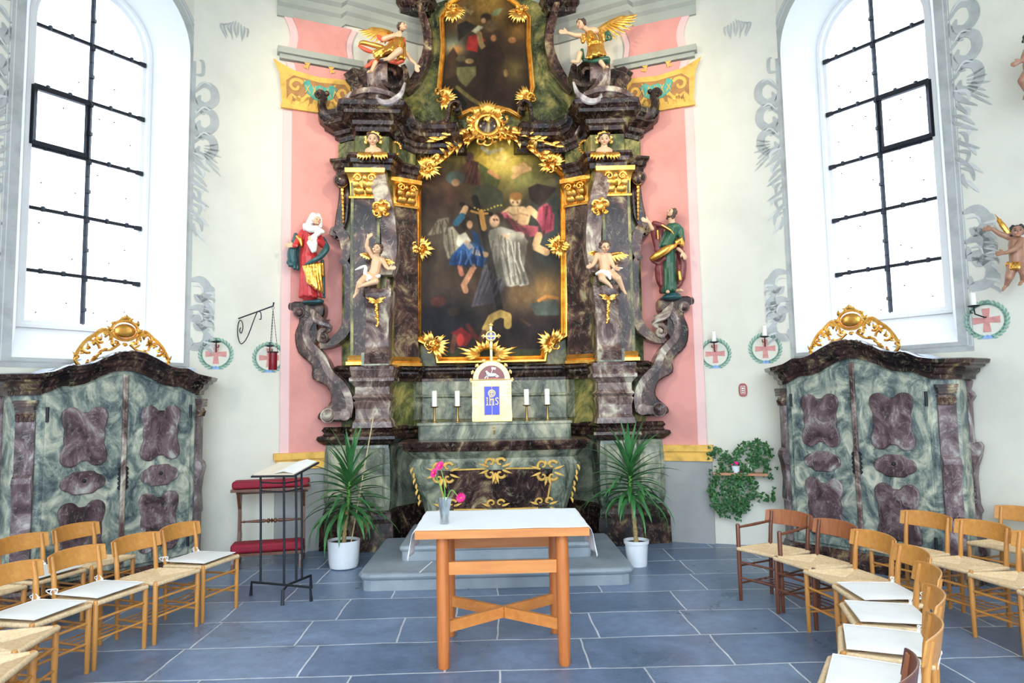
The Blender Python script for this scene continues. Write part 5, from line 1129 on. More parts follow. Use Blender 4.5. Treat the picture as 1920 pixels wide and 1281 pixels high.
        for z, w_, h_ in ((1.86, .19, .03), (1.83, .165, .025), (1.80, .15, .03)): c = (L(t0, z, d0)+L(t1, z, d1))/2+o_*.03; m.bar(c-n_*w_/2, c+n_*w_/2, .08, h_)
        for j in range(4): c = L(t0, 1.75, d0)+(L(t1, 0, d1)-L(t0, 0, d0))*(.12+.25*j); m.tube([c+o_*.02, c+o_*.045+Vector((0, 0, -.02)), c+o_*.04+Vector((0, 0, -.07))], [.02, .022, .012], 7)
        m.bar((L(t0, 1.73, d0)+L(t1, 1.73, d1))/2-n_*.075+o_*.02, (L(t0, 1.73, d0)+L(t1, 1.73, d1))/2+n_*.075+o_*.02, .05, .09)
        m.build('corner_capital', M['purple'], cb, smooth=False)
    # scrolled back posts showing as the silhouette
    for te, sg in ((.02, -1), (1.88, 1)):
        prof_ = [(0, .16), (.05, .17), (.07, .28), (.05, .38), (.015, .50), (.02, .62), (.04, .66), (.02, .72), (.015, .98), (.03, 1.08), (.07, 1.2), (.085, 1.28), (.06, 1.32), (.02, 1.30), (.01, 1.4), (.015, 1.7), (.03, 1.72), (.05, 1.76), (.03, 1.8), (.01, 1.82), (.03, 1.90), (.0, 1.93)]
        db = -.38 if sg < 0 else -.44; P_ = [L(te+sg*a*1.0, z, db) for a, z in prof_]+[L(te-sg*.02, 1.93, db), L(te-sg*.02, .16, db)]
        MB().prism(P_, L(0, 0, .10)-L(0, 0, 0), .008).build('scrolled_back_post', M['bluegreen_violet'], cb, smooth=False)
    # gilded crest
    g = MB(); c0 = (.97, 2.36)
    def T(u, v): return L(c0[0]+u, c0[1]+v, .0)
    nrm = L(0, 0, 1)-L(0, 0, 0); du = (L(1, 0, 0)-L(0, 0, 0))
    def tb_(pts, w_): g.tube([T(a, b) for a, b in pts], w_, 6)
    tb_([(.13*math.cos(a), .22+.10*math.sin(a)) for a in [2*math.pi*i/24 for i in range(25)]], .018)
    for i in range(22): a = 2*math.pi*i/22; leaf(g, T(.14*math.cos(a), .20+.115*math.sin(a)), du*math.cos(a+.9*(-1)**i)+Vector((0, 0, 1))*math.sin(a+.9*(-1)**i), nrm, .045+.03*(i % 3 == 0), .016)
    for i in range(5): a = R(60+15*i); leaf(g, T(.03*(i-2), .31), du*math.cos(a)+Vector((0, 0, 1))*math.sin(a), nrm, .09-.01*abs(i-2), .012)
    for sg in (1, -1):
        tb_([(sg*a, b) for a, b in spiral((.22, .12), .10, .03, R(200), R(200)-5.3, 16)], .016); tb_([(sg*a, b) for a, b in spiral((.34, .02), .10, .04, R(180), R(180)-5.0, 16)], .015)
        q_ = smooth_path([Vector((sg*a, b, 0)) for a, b in ((.12, .14), (.20, .22), (.30, .15), (.36, .10), (.43, .0), (.46, -.10), (.40, -.17))], 5); tb_([(p.x, p.y) for p in q_], .018)
        q_ = smooth_path([Vector((sg*a, b, 0)) for a, b in ((.05, .08), (.13, .02), (.22, -.0), (.28, -.08), (.36, -.16))], 5); tb_([(p.x, p.y) for p in q_], .014)
        for i in range(14):
            t = i/13; u, v = .12+.33*t, .20-.28*t; a = R(90-80*t)+(.8 if i % 2 else -.9); leaf(g, T(sg*u, v), du*sg*math.cos(a)+Vector((0, 0, 1))*math.sin(a), nrm, .075, .013)
        for i in range(5): leaf(g, T(sg*(.10+.06*i), .05-.035*i), du*sg+Vector((0, 0, .6-.5*i)), nrm, .07, .012)
    g.build('gilt_crest', M['gold'], cb)
    g = MB(); g.sph(T(0, .215), (.11, .03, .075), 18, Matrix.Rotation(math.atan2(du.y, du.x), 3, 'Z')); g.build('crest_shell', M['gold'], cb)
L = frame(-1, CP, DW); m = MB(); q_ = [L(t, 2.15, d) for t, d in ((.12, -.12), (.34, -.12), (.34, -.40), (.12, -.40))]
m.prism(q_, (0, 0, .075), .004); tag(m.build('flat_box', M['paleblue'], smooth=False), 'pale blue box lying on the cornice of the left cabinet beside its crest', 'box')
# ------------------------------------------------------------------ kneeler
kn = thing('prayer_kneeler', 'walnut prayer kneeler with crimson velvet pads beside the pink wall strip', 'kneeler', (-2.58, 8.02, 0))
KR = Matrix.Rotation(R(12), 3, 'Z'); K0 = Vector((-2.58, 8.02, 0))
def kp(x, y, z): return K0+KR@Vector((x, y, z))
def kb(c, sz): return MB().box(kp(*c), sz, KR)
m = kb((0, .10, .885), (.84, .24, .085)); o = m.build('arm_pad', M['velvet'], kn); bv = o.modifiers.new('b', 'BEVEL'); bv.width = .025; bv.segments = 3
kb((0, .10, .825), (.86, .27, .03)).build('book_board', M['walnut'], kn, smooth=False)
kb((0, .20, .79), (.80, .03, .06)).build('top_rail', M['walnut'], kn, smooth=False)
o = kb((0, -.20, .235), (.76, .24, .10)).build('knee_pad', M['velvet'], kn); bv = o.modifiers.new('b', 'BEVEL'); bv.width = .03; bv.segments = 3
kb((0, -.20, .17), (.78, .25, .03)).build('knee_board', M['walnut'], kn, smooth=False)
for sx in (-1, 1):
    pr = [(-.34, 0), (-.26, 0), (-.24, .05), (.10, .05), (.13, 0), (.24, 0), (.25, .10), (.22, .20), (.25, .30), (.21, .36), (.19, .45), (.21, .52), (.19, .60), (.22, .80), (.0, .80), (.14, .60), (.13, .35), (.08, .24), (-.02, .17), (-.30, .155), (-.33, .08)]
    MB().prism([kp(sx*.37, y, z) for y, z in pr], KR@Vector((-sx*.035, 0, 0)), .004).build('side_frame', M['walnut'], kn, smooth=False)
prf = [(.008, 0), (.012, .05), (.016, .06), (.010, .07), (.018, .2), (.020, .28), (.010, .30), (.024, .31), (.028, .33), (.010, .345), (.030, .36), (.010, .375), (.028, .39), (.024, .41), (.010, .42), (.020, .44), (.018, .52), (.010, .65), (.016, .66), (.012, .67), (.008, .72)]
MB().lathe(kp(-.36, .16, .45), prf, 12, KR@Matrix.Rotation(R(90), 3, 'Y')).build('turned_rung', M['walnut'], kn)
# ------------------------------------------------------------------ iron lectern
le = thing('lectern', 'black wrought iron lectern standing in front of the kneeler', 'lectern', (-2.02, 6.6, 0))
A1, A2, B1, B2 = Vector((-2.33, 6.70, 0)), Vector((-1.70, 6.46, 0)), Vector((-1.93, 6.36, 0)), Vector((-1.82, 6.90, 0)); hz = .125
X_ = Vector((-1.965, 6.56, hz)) 
for P_, nm in (([A1, A1+Vector((.005, 0, hz)), X_, A2+Vector((-.01, 0, hz)), A2], 'long_foot_bar'), ([B1, B1+Vector((0, .01, hz)), X_+Vector((.02, 0, 0)), B2+Vector((0, -.01, hz)), B2], 'cross_foot_bar')):
    MB().tube(P_, [.017, .013, .011, .013, .017], 8).build(nm, M['iron'], le)
rods = [(A1*.72+X_*.28+Vector((.0, 0, 0)), 1.135), (X_+Vector((-.01, -.01, 0)), 1.19), (X_+Vector((.065, .12, 0)), 1.18), (B2*.6+X_*.4+Vector((.0, .03, 0)), 1.16)]
tops = []
for p, zt in rods:
    b = Vector((p.x, p.y, hz)); t = Vector((p.x-.01, p.y-.01, zt)); tops.append(t); MB().tube([b, b*.5+t*.5+Vector((.002, 0, 0)), t], .011, 8).build('upright_rod', M['iron'], le)
for z in (.98, 1.06):
    m = MB()
    for i in range(3): a, b = tops[i], tops[i+1]; m.tube([Vector((a.x, a.y, z)), Vector((b.x, b.y, z))], .007, 6)
    m.build('brace_rod', M['iron'], le)
bk_ = [px(474, 888, 6.42), px(538, 884, 6.35), px(586, 874, 6.62), px(500, 874, 6.95)]
zb = [1.15, 1.17, 1.225, 1.215]
bd = [Vector((p.x, p.y, z)) for p, z in zip(bk_, zb)]
bd = [Vector((-2.25, 6.42, 1.13)), Vector((-1.80, 6.24, 1.145)), Vector((-1.66, 6.56, 1.235)), Vector((-2.10, 6.74, 1.22))]
MB().prism(bd, (0, 0, .014)).build('desk_plate', M['iron'], le, smooth=False)
c = sum(bd, Vector())/4
u = [c+(p-c)*.92+Vector((0, 0, .016)) for p in bd]
bk = tag(MB().prism(u, (0, 0, .008)).build('service_book', M['paper'], smooth=False), 'open cream book lying on the iron lectern', 'book')
h1 = [u[0]*.5+u[1]*.5+Vector((0, 0, .009)), u[1]+Vector((.0, 0, .010)), u[2]+Vector((0, 0, .010)), u[2]*.5+u[3]*.5+Vector((0, 0, .009))]
m = MB(); mid = [(a+b)/2+Vector((0, 0, .022)) for a, b in ((h1[0], h1[1]), (h1[3], h1[2]))]
m.add([h1[0], mid[0], h1[1], h1[2], mid[1], h1[3]], [(0, 1, 4, 5), (1, 2, 3, 4)]); m.build('right_page', M['candle'], bk)
# ------------------------------------------------------------------ sconces with painted wreaths
def wreath(L, t, z, par):
    g1, g2, g3, g4 = MB(), MB(), MB(), MB(); rr = .155
    for i in range(26):
        a = R(-80+ (i % 13)*13.5) if i < 13 else R(260-(i % 13)*13.5); sg = 1 if i < 13 else -1
        for e in (-.5, .5):
            p = (t+rr*math.cos(a), z+rr*math.sin(a)); b = a+sg*(1.2+e*.7); stroke(g1, L, [p, (p[0]+.035*math.cos(b), p[1]+.035*math.sin(b)), (p[0]+.065*math.cos(b+.2*sg), p[1]+.065*math.sin(b+.2*sg))], .011, k=2, out=.003)
    for a in (0, 90, 180, 270):
        c, s_ = math.cos(R(a)), math.sin(R(a)); q = [(-.022, 0), (.022, 0), (.034, .115), (-.034, .115)]; poly(L, [(t+x*c-y*s_, z+x*s_+y*c) for x, y in q], 0, .004+.0004*(a/90), g2)
    for k in (-1, 0, 1): stroke(g3, L, [(t, z-rr+.01), (t+.03*k, z-rr-.015), (t+.055*k, z-rr-.03+.02*abs(k))], .014, k=2)
    w_ = g1.build('painted_wreath', M['leafpaint'], par, smooth=False); g2.build('painted_cross', M['redcross'], par, smooth=False); g3.build('painted_ribbon', M['bluepaint'], par, smooth=False)
WALLS = {o.name: o for o in bpy.data.objects if o.name.startswith('wall')}
def sconce(L, t, z, wall, lab, candle=None, off=.0):
    wreath(L, t, z-.13, wall)
    s_ = thing('wall_sconce', lab, 'sconce', tuple(L(t, z, .1)), 'iron wall sconces')
    MB().tube([L(t, z-.10, .003), L(t, z-.105, .04), L(t+off, z-.07, .10), L(t+off, z-.02, .12), L(t+off, z, .12)], .007, 7).build('arm', M['iron'], s_)
    MB().tube([L(t+off-.03, z-.03, .12), L(t+off-.03, z-.055, .12), L(t+off-.01, z-.06, .12)], .006, 6).build('scroll', M['iron'], s_)
    MB().lathe(L(t+off, z, .12), [(.01, -.008), (.045, 0), (.055, .01), (.052, .013), (.012, .006)], 16).build('drip_plate', M['iron'], s_)
    MB().cyl(L(t+off, z, .12), L(t+off, z+.055, .12), .003, n=6).build('spike', M['iron'], s_)
    if candle:
        c = MB().lathe(L(t+off, z+.009, .12), [(.026, 0), (.026, .125), (.02, .13)], 16).build('wall_candle', M['candle']); tag(c, candle, 'candle', 'white candles on the wall sconces'); MB().cyl(L(t+off, z+.135, .12), L(t+off, z+.15, .12), .002, n=6).build('wick', M['iron'], c)
sconce(FACET[1], .11, 2.46, WALLS['wall_inner_right'], 'iron sconce with candle nearest the right pink pilaster, above the ivy', 'white candle on the sconce nearest the right pink pilaster')
sconce(FACET[1], .70, 2.50, WALLS['wall_inner_right'], 'iron sconce with candle between the right pilaster and the right window', 'white candle on the sconce just left of the right window')
sconce(WINW[1], 2.02, 2.62, WALLS['wall_window_right'], 'iron sconce with candle on the far right, under the winged cherub', 'white candle on the far right sconce, under the winged cherub', -.06)
sconce(FACET[-1], .10, 2.50, WALLS['wall_inner_left'], 'empty iron sconce behind the hanging red lamp')
sconce(FACET[-1], .70, 2.54, WALLS['wall_inner_left'], 'empty iron sconce between the left window and the lamp bracket')
# ------------------------------------------------------------------ sanctuary lamp and bracket
L = FACET[-1]
wb_ = thing('lamp_bracket', 'black scrolled iron wall bracket left of the altar', 'bracket', tuple(L(.44, 2.9, .05)))
def lb(a, b, Y): return px(a, b, Y)
e0 = L(.46, 2.84, .035); tip = px(512, 574, 7.9); d_ = (tip-e0)
def bp(u, v): return e0+d_*u+Vector((0, 0, v))
MB().tube([bp(.01, 0), bp(1.0, 0), bp(1.02, .04)], .009, 8).build('arm', M['iron'], wb_)
MB().tube(smooth_path([bp(.62, -.10), bp(.67, -.10), bp(.66, -.03), bp(.60, -.005), bp(.52, -.03), bp(.28, -.26), bp(.10, -.32), bp(.0, -.22), bp(-.01, -.10), bp(.04, -.03), bp(.12, -.06), bp(.14, -.14), bp(.09, -.19), bp(.05, -.15), bp(.08, -.12)], 5), .006, 7).build('scroll', M['iron'], wb_)
sl = thing('sanctuary_lamp', 'ruby glass sanctuary lamp hanging on three chains from the bracket', 'lamp', tuple(tip))
lt = px(513, 661, 7.9); lbm = px(513, 694, 7.9); lc = Vector((tip.x+.005, tip.y, lt.z))
MB().tube([tip+Vector((.012*math.cos(a), 0, -.02+.02*math.sin(a))) for a in [2*math.pi*i/12 for i in range(13)]], .003, 6, cap=False).build('hook_ring', M['iron'], sl)
for k in range(3):
    a = 2*math.pi*k/3+.5; p = lc+Vector((.055*math.cos(a), .055*math.sin(a), 0)); n = 30; m = MB(); a_ = tip+Vector((0, 0, -.04))
    for i in range(n): q0, q1 = a_+(p-a_)*i/n, a_+(p-a_)*(i+1.15)/n; m.tube([q0, q1], .0035 if i % 2 else .0022, 5)
    m.build('chain', M['iron'], sl)
MB().lathe(lc, [(.05, -.005), (.062, 0), (.062, .008), (.05, .01)], 20).build('lamp_ring', M['iron'], sl)
MB().lathe(Vector((lc.x, lc.y, lbm.z)), [(.044, 0), (.048, .01), (.048, lc.z-lbm.z), (.044, lc.z-lbm.z), (.044, .012)], 24).build('glass', M['lampred'], sl)
fl, nt, b = new_mat('flame', (.9, .05, .02)); b.inputs['Emission Color'].default_value = (1, .12, .03, 1); b.inputs['Emission Strength'].default_value = 5
MB().sph(Vector((lc.x, lc.y, lbm.z+.10)), (.007, .007, .014), 8).build('flame', fl, sl)
MB().lathe(Vector((lc.x, lc.y, lbm.z+.013)), [(.036, 0), (.036, .07), (.03, .072)], 16).build('wax', M['robe_red'], sl)
# oval sign
L = FACET[1]; k_ = []
for i in range(24):
    a = 2*math.pi*i/24; k_.append((.42+.052*math.copysign(abs(math.cos(a))**.7, math.cos(a)), 1.87+.082*math.copysign(abs(math.sin(a))**.7, math.sin(a))))
sg_ = poly(L, k_, 0, .012).build('oval_sign', M['sign'], smooth=False); tag(sg_, 'small dark red oval plaque with a white framed print on the right wall', 'sign')
m = MB()
for x0, x1, z0, z1 in ((-.026, .026, .044, .049), (-.026, .026, -.049, -.044), (-.026, -.021, -.049, .049), (.021, .026, -.049, .049), (-.014, .014, .012, .03), (-.014, .014, -.012, .0), (-.014, .014, -.034, -.024)): poly(L, [(.42+x0, 1.87+z0), (.42+x1, 1.87+z0), (.42+x1, 1.87+z1), (.42+x0, 1.87+z1)], .012, .002, m)
m.build('printed_panel', M['candle'], sg_, smooth=False)
# ------------------------------------------------------------------ plants
def yucca(x, y, pot_r, pot_h, trunk, crown, lab, seed, stake=None, left=True, lean=0):
    rnd = random.Random(seed); t = thing('potted_yucca', lab, 'plant', (x, y, 0))
    MB().lathe((x, y, 0), [(pot_r*.72, 0), (pot_r*.86, .012), (pot_r*.93, pot_h*.2), (pot_r*.99, pot_h*.8), (pot_r, pot_h), (pot_r*.93, pot_h), (pot_r*.92, pot_h-.03)] if left else [(pot_r*.78, 0), (pot_r*.80, .01), (pot_r*.92, pot_h*.86), (pot_r, pot_h*.87), (pot_r*1.02, pot_h), (pot_r*.93, pot_h), (pot_r*.9, pot_h-.03)], 32).build('pot', M['pot'], t)
    MB().lathe((x, y, 0), [(.01, pot_h-.036), (pot_r*.93, pot_h-.035), (pot_r*.93, pot_h-.03), (.01, pot_h-.028)], 20).build('soil', M['soil'], t)
    P_ = smooth_path([(x, y, pot_h-.04), (x+lean*.4, y, (pot_h+trunk)/2), (x+lean, y, trunk)], 8); MB().tube(P_, [.024+.004*math.sin(i*2.2) for i in range(len(P_))], 10).build('trunk', M['bark'], t)
    Q_ = smooth_path([(x+lean, y, trunk-.02), (x+lean*1.1+.01, y, (trunk+crown)/2), (x+lean*1.3+.015, y, crown)], 6); MB().tube(Q_, [.02, .021, .021, .02, .02, .019, .018, .017, .016, .015, .014, .012, .008], 8).build('green_stem', M['stem'], t)
    m = MB(); n = 74
    for i in range(n):
        f = i/n; b = P_[-4].lerp(Q_[-1], f) if f < .9 else Q_[-1]
        az = i*2.399+rnd.uniform(-.2, .2); el = R(-5+85*f**2.2) if f < .93 else R(72+14*rnd.random()); Ln = rnd.uniform(.46, .70)*(1-.12*f); w = rnd.uniform(.020, .031)
        h = Vector((math.cos(az), math.sin(az), 0)); sd = Vector((-math.sin(az), math.cos(az), 0)); p = Vector(b); K = 8; v_ = []; e = el; st_ = Ln/K
        dr = R(rnd.uniform(8, 20))*(1-f*.85)
        for k in range(K+1):
            u = k/K; ww = w*(.45+.55*min(1, u*4))*(1-max(0, u-.45)/.55)**.8+.001
            d = h*math.cos(e)+Vector((0, 0, math.sin(e))); up = -h*math.sin(e)+Vector((0, 0, math.cos(e)))
            v_ += [p-sd*ww+up*ww*.35, p, p+sd*ww+up*ww*.35]; p = p+d*st_
            if p.z < .03: p.z = .03
            e -= dr*(.5+u)
            e = max(e, R(-84))
        m.add(v_, [q for k in range(K) for q in ((k*3, k*3+1, k*3+4, k*3+3), (k*3+1, k*3+2, k*3+5, k*3+4))])
    m.build('foliage', M['leaf'], t)
    if stake: MB().tube([(stake[0][0], stake[0][1], pot_h-.03), stake[1]], .007, 8).build('bamboo_stake', M['cane'], t)
yucca(-1.68, 7.72, .175, .30, .62, 1.02, 'tall green yucca in a round white pot with bamboo cane, left of the altar', 3, [(-1.60, 7.72), (-1.36, 7.75, 1.64)], True, .04)
yucca(1.51, 7.50, .135, .27, .80, 1.06, 'tall green yucca in a smaller white pot, right of the altar', 9, None, False, -.05)
# ivy on a wall shelf
L = FACET[1]
sh = tag(MB().box(L(.35, .86, .085), (.62, .17, .03), Matrix.Rotation(math.atan2(-.38, .95), 3, 'Z')).build('wall_shelf', M['shelf_wood'], smooth=False), 'small reddish wooden wall shelf half hidden under the ivy', 'shelf')
iv = thing('potted_ivy', 'large trailing green ivy in a pale pot on the wall shelf', 'plant', tuple(L(.45, .876, .08)))
MB().lathe(L(.47, .876, .08), [(.04, 0), (.045, .005), (.058, .09), (.062, .10), (.055, .10), (.05, .09)], 20).build('pot', M['candle'], iv)
vm = MB(); lm = MB(); rnd = random.Random(21)
def ivyleaf(p, d, n, s_):
    d = Vector(d).normalized(); n = Vector(n); n = (n-d*n.dot(d)).normalized(); e = n.cross(d)
    q = [(0, 0), (.55, -.15), (.62, .35), (.32, .45), (.0, 1.05), (-.32, .45), (-.62, .35), (-.55, -.15)]
    lm.add([p+e*(a*s_)+d*(b*s_)+n*(s_*(.12 if i in (0, 4) else -.06)) for i, (a, b) in enumerate(q)]+[p+d*s_*.35+n*s_*.15], [(8, i, (i+1) % 8) for i in range(8)])
def iright(a, b, o): 
    q0 = px(a, b, 8.2); # intersect with the facet, pushed out by o
    A_ = L(0, 0, o); Bv = L(1, 0, o)-A_; nn = Vector((Bv.y, -Bv.x, 0)); e = Vector((0, 0, EYE)); dd = q0-e; t = (A_-e).dot(nn)/dd.dot(nn); return e+dd*t
vines = [[(1395, 885), (1370, 865), (1345, 845), (1333, 848)], [(1395, 885), (1380, 850), (1400, 835), (1430, 832), (1444, 860)], [(1400, 885), (1420, 860), (1436, 870), (1440, 895)], [(1380, 890), (1350, 880), (1338, 910), (1340, 940), (1352, 955)], [(1390, 890), (1362, 905), (1358, 935), (1375, 960)], [(1400, 890), (1390, 920), (1385, 950), (1382, 968)], [(1395, 890), (1372, 930), (1390, 955), (1400, 940)], [(1405, 890), (1415, 915), (1428, 930), (1447, 935), (1452, 920)], [(1400, 890), (1410, 905), (1404, 935), (1395, 950)], [(1390, 880), (1360, 860), (1350, 880)], [(1385, 888), (1345, 895), (1335, 918), (1345, 932)], [(1398, 885), (1410, 850), (1425, 842), (1415, 870)], [(1392, 890), (1378, 910), (1368, 945), (1352, 962)]]
for vi, v in enumerate(vines):
    o0 = rnd.uniform(.08, .17); P_ = smooth_path([iright(a, b, o0+rnd.uniform(-.03, .03)) for a, b in v], 8); vm.tube(P_, .0035, 5)
    for i in range(1, len(P_)):
        for _ in range(3 if vi != 7 else 1):
            p = P_[i]+Vector((rnd.gauss(0, .028), rnd.gauss(0, .02), rnd.gauss(0, .028))); ivyleaf(p, (rnd.uniform(-1, 1), rnd.uniform(-.5, .1), rnd.uniform(-1.2, .4)), (rnd.uniform(-.9, .3), -1, rnd.uniform(-.1, .7)), rnd.uniform(.026, .048))
vm.build('vines', M['stem'], iv); lm.build('foliage', M['ivy'], iv, smooth=False)
fp = thing('flower_pot', 'small white flower pot with pink blossom among the ivy', 'plant', tuple(L(.27, .876, .13)))
c = L(.30, .876, .135); MB().lathe(c, [(.035, 0), (.04, .004), (.052, .075), (.056, .085), (.05, .085), (.045, .07)], 20).build('pot', M['pot'], fp)
m = MB(); [m.sph(c+Vector((rnd.gauss(0, .02), rnd.gauss(0, .015), .11+rnd.gauss(0, .015))), .013, 6) for _ in range(7)]; m.build('blossoms', M['petal'], fp)
# ================================================================== CARVED FIGURES
def cropper(ox, oy, s, Y, mm=None):
    k = Y/1280/s
    def q(x, y, d=0.0): return px(ox+x/s, oy+y/s, Y+d)
    q.k = k; return q
def hand(pr, w, d, side, L, up=(0, -1, 0), curl=.5):
    """palm and five bent fingers; d = pointing direction, side = thumb side"""
    d = Vector(d).normalized(); sd = Vector(side); sd = (sd-d*sd.dot(d)).normalized(); n = d.cross(sd)
    if n.dot(Vector(up)) < 0: n = -n
    w = Vector(w); r_ = L*.085; c = w+d*L*.28
    pr.append(('e', c, (L*.26, L*.21, L*.11), Matrix((d, sd, n)).transposed()))
    for i, (o, l) in enumerate(((.17, .46), (.06, .54), (-.05, .50), (-.15, .38))):
        a = w+d*L*.42+sd*L*o; b = a+(d+sd*o*.9-n*curl*.35).normalized()*L*l*.55; e = b+(d+sd*o*.7-n*curl*1.1).normalized()*L*l*.5
        pr.append(('c', a, r_, b, r_*.92)); pr.append(('c', b, r_*.92, e, r_*.75))
    a = w+d*L*.18+sd*L*.14; b = a+(d*.6+sd*.9).normalized()*L*.26; e = b+(d+sd*.35).normalized()*L*.2
    pr.append(('c', a, r_*1.15, b, r_)); pr.append(('c', b, r_, e, r_*.8))
def foot(pr, ank, d, L):
    d = Vector(d).normalized(); a = Vector(ank); pr.append(('c', a, L*.16, a+d*L*.55+Vector((0, 0, -L*.10)), L*.15)); pr.append(('c', a-d*L*.12, L*.17, a+d*L*.5, L*.16))
    s_ = d.cross(Vector((0, 0, 1))); s_ = s_.normalized() if s_.length > .01 else Vector((1, 0, 0))
    for i in range(5): c = a+d*L*(.72-.03*abs(i-1.5))+s_*L*.075*(i-2)+Vector((0, 0, -L*.12)); pr.append(('c', a+d*L*.5+s_*L*.05*(i-2), L*.075, c, L*(.075 if i else .06)))
def head(c, R_, face, up, skin, par, hair, hairpr=None, long=False, lips=True):
    """head of radius R_ looking along face"""
    c = Vector(c); f = Vector(face).normalized(); u = Vector(up); u = (u-f*u.dot(f)).normalized(); s_ = f.cross(u)
    Mx = Matrix((s_, f, u)).transposed(); P = lambda a, b, d: c+s_*(a*R_)+f*(b*R_)+u*(d*R_)
    pr = [('e', P(0, -.05, .12), (R_*.86, R_*.98, R_*.95), Mx), ('e', P(0, .28, -.45), (R_*.58, R_*.58, R_*.52), Mx), ('e', P(0, .55, -.78), (R_*.24, R_*.22, R_*.2), Mx),
          ('c', P(0, .92, .10), R_*.10, P(0, 1.12, -.24), R_*.15), ('e', P(.40, .68, -.30), (R_*.26, R_*.2, R_*.24), Mx), ('e', P(-.40, .68, -.30), (R_*.26, R_*.2, R_*.24), Mx),
          ('c', P(-.5, .80, .18), R_*.08, P(-.15, .90, .22), R_*.09), ('c', P(.5, .80, .18), R_*.08, P(.15, .90, .22), R_*.09),
          ('e', P(.88, -.05, -.08), (R_*.10, R_*.2, R_*.27), Mx), ('e', P(-.88, -.05, -.08), (R_*.10, R_*.2, R_*.27), Mx)]
    h = blob('head', pr, skin, par, max(.0035, R_*.07), 2)
    for k in (-1, 1):
        m = MB(); m.sph(P(.34*k, .80, .03), R_*.12, 10); m.build('eye', M['eye'], h)
        m = MB(); m.tube([P(k*.16, .93, .27), P(k*.36, .92, .33), P(k*.56, .78, .27)], R_*.04, 6); m.build('eyebrow', hair, h)
    if lips: m = MB(); m.tube([P(-.22, .84, -.50), P(0, .93, -.47), P(.22, .84, -.50)], [R_*.03, R_*.075, R_*.03], 8); m.tube([P(-.15, .84, -.56), P(0, .91, -.56), P(.15, .84, -.56)], [R_*.02, R_*.07, R_*.02], 8); m.build('lips', M['cheek'], h)
    hp = [('e', P(0, -.25, .28), (R_*.98, R_*.95, R_*.92), Mx)]
    rr = random.Random(int(abs(c.x*1000)))
    for i in range(26):
        a = rr.uniform(-2.5, 2.5)+math.pi*1.5; z = rr.uniform(-.45, 1.0); r2 = math.sqrt(max(.1, 1.15-z*z*.9))
        if math.sin(a) > .25 and z < .6: continue
        hp.append(('e', P(r2*math.cos(a)*.92, r2*math.sin(a)*.92-.1, z+.1), (R_*.24,)*3))
    for i in range(7): hp.append(('e', P(-.75+.25*i, .42-.12*abs(i-3)*.6, .86-.09*abs(i-3)), (R_*.2,)*3))
    if long:
        for i in range(8):
            a = math.pi*(1.0+i/7); hp.append(('t', [P(.8*math.cos(a), .6*math.sin(a), .1), P(.95*math.cos(a), .75*math.sin(a)-.1, -.5), P(.8*math.cos(a), .7*math.sin(a)-.05, -1.0), P(1.0*math.cos(a), .8*math.sin(a), -1.35)], [R_*.28, R_*.27, R_*.24, R_*.12]))
    if hairpr is not False: blob('hair', hp+(hairpr or []), hair, par, max(.004, R_*.08), 2)
    return P
def folds(pr, tops, bots, n, r_, bulge=.03, seed=1, mid=None):
    """long soft drapery folds running from one edge to another"""
    rr = random.Random(seed)
    for i in range(n):
        t = (i+.5)/n; a = Vector(tops[0]).lerp(Vector(tops[1]), t); b = Vector(bots[0]).lerp(Vector(bots[1]), t+rr.uniform(-.03, .03))
        y = -bulge*math.sin(math.pi*t); m_ = a.lerp(b, .5)+Vector((rr.uniform(-.01, .01), y*1.1, 0)); e = b+Vector((0, y*1.2, rr.uniform(-.01, .01)))
        P_ = smooth_path([a+Vector((0, y*.5, 0)), m_, e], 5); pr.append(('t', P_, [r_*(.75+.5*k/(len(P_)-1))*rr.uniform(.9, 1.1) for k in range(len(P_))]))
def wing(base, tip, up, mat, par, name='wing', n=8, w=.03, thick=.3):
    base = Vector(base); tip = Vector(tip); up = Vector(up); m = MB(); d = tip-base; nn = d.cross(up).normalized()
    m.tube(smooth_path([base, base+d*.35+up*.25, base+d*.8+up*.22, tip], 5), [w*1.1]*8+[w*.9]*4+[w*.6]*4, 7)
    for lay, (ls, ww) in enumerate(((1.0, 1.0), (.62, .9))):
        for i in range(n):
            t = (i+.3)/n; s0 = base+d*(t*.85)+up*(.22*math.sin(math.pi*min(1, t*1.2)))+nn*(.006*lay); dirn = (d.normalized()*(.25+.9*t)-up.normalized()*(1.1-.9*t)).normalized(); Ln = d.length*(.42+.25*math.sin(math.pi*t*.8))*ls
            m.tube([s0+dirn*(Ln*k/4) for k in range(5)], [w*.7*ww, w*.85*ww, w*.8*ww, w*.6*ww, w*.15], 6, flat=thick, up=nn)
    return m.build(name, mat, par)
# --- veiled woman on the left console
q = cropper(520, 380, 5.821, 8.45); k = q.k
fg = thing('veiled_woman_statue', 'carved woman in crimson robe, white veil and dark teal mantle on the left volute', 'statue', tuple(q(370, 1085)), 'painted statues on the volute consoles')
S = M['skin']
pr = [('e', q(370, 400), (72*k, 60*k, 100*k)), ('c', q(340, 560), 82*k, q(365, 330), 60*k), ('c', q(340, 600), 92*k, q(355, 1000), 96*k)]
folds(pr, (q(255, 560), q(430, 560)), (q(235, 1020), q(500, 1030)), 11, 17*k, .10, 2)
pr += [('c', q(280, 330), 42*k, q(215, 440, -.05), 36*k), ('c', q(215, 440, -.05), 36*k, q(190, 470, -.10), 30*k), ('c', q(455, 380), 42*k, q(490, 460, -.06), 38*k), ('c', q(490, 460, -.06), 36*k, q(440, 420, -.14), 26*k)]
blob('robe', pr, M['robe_red'], fg, .007)
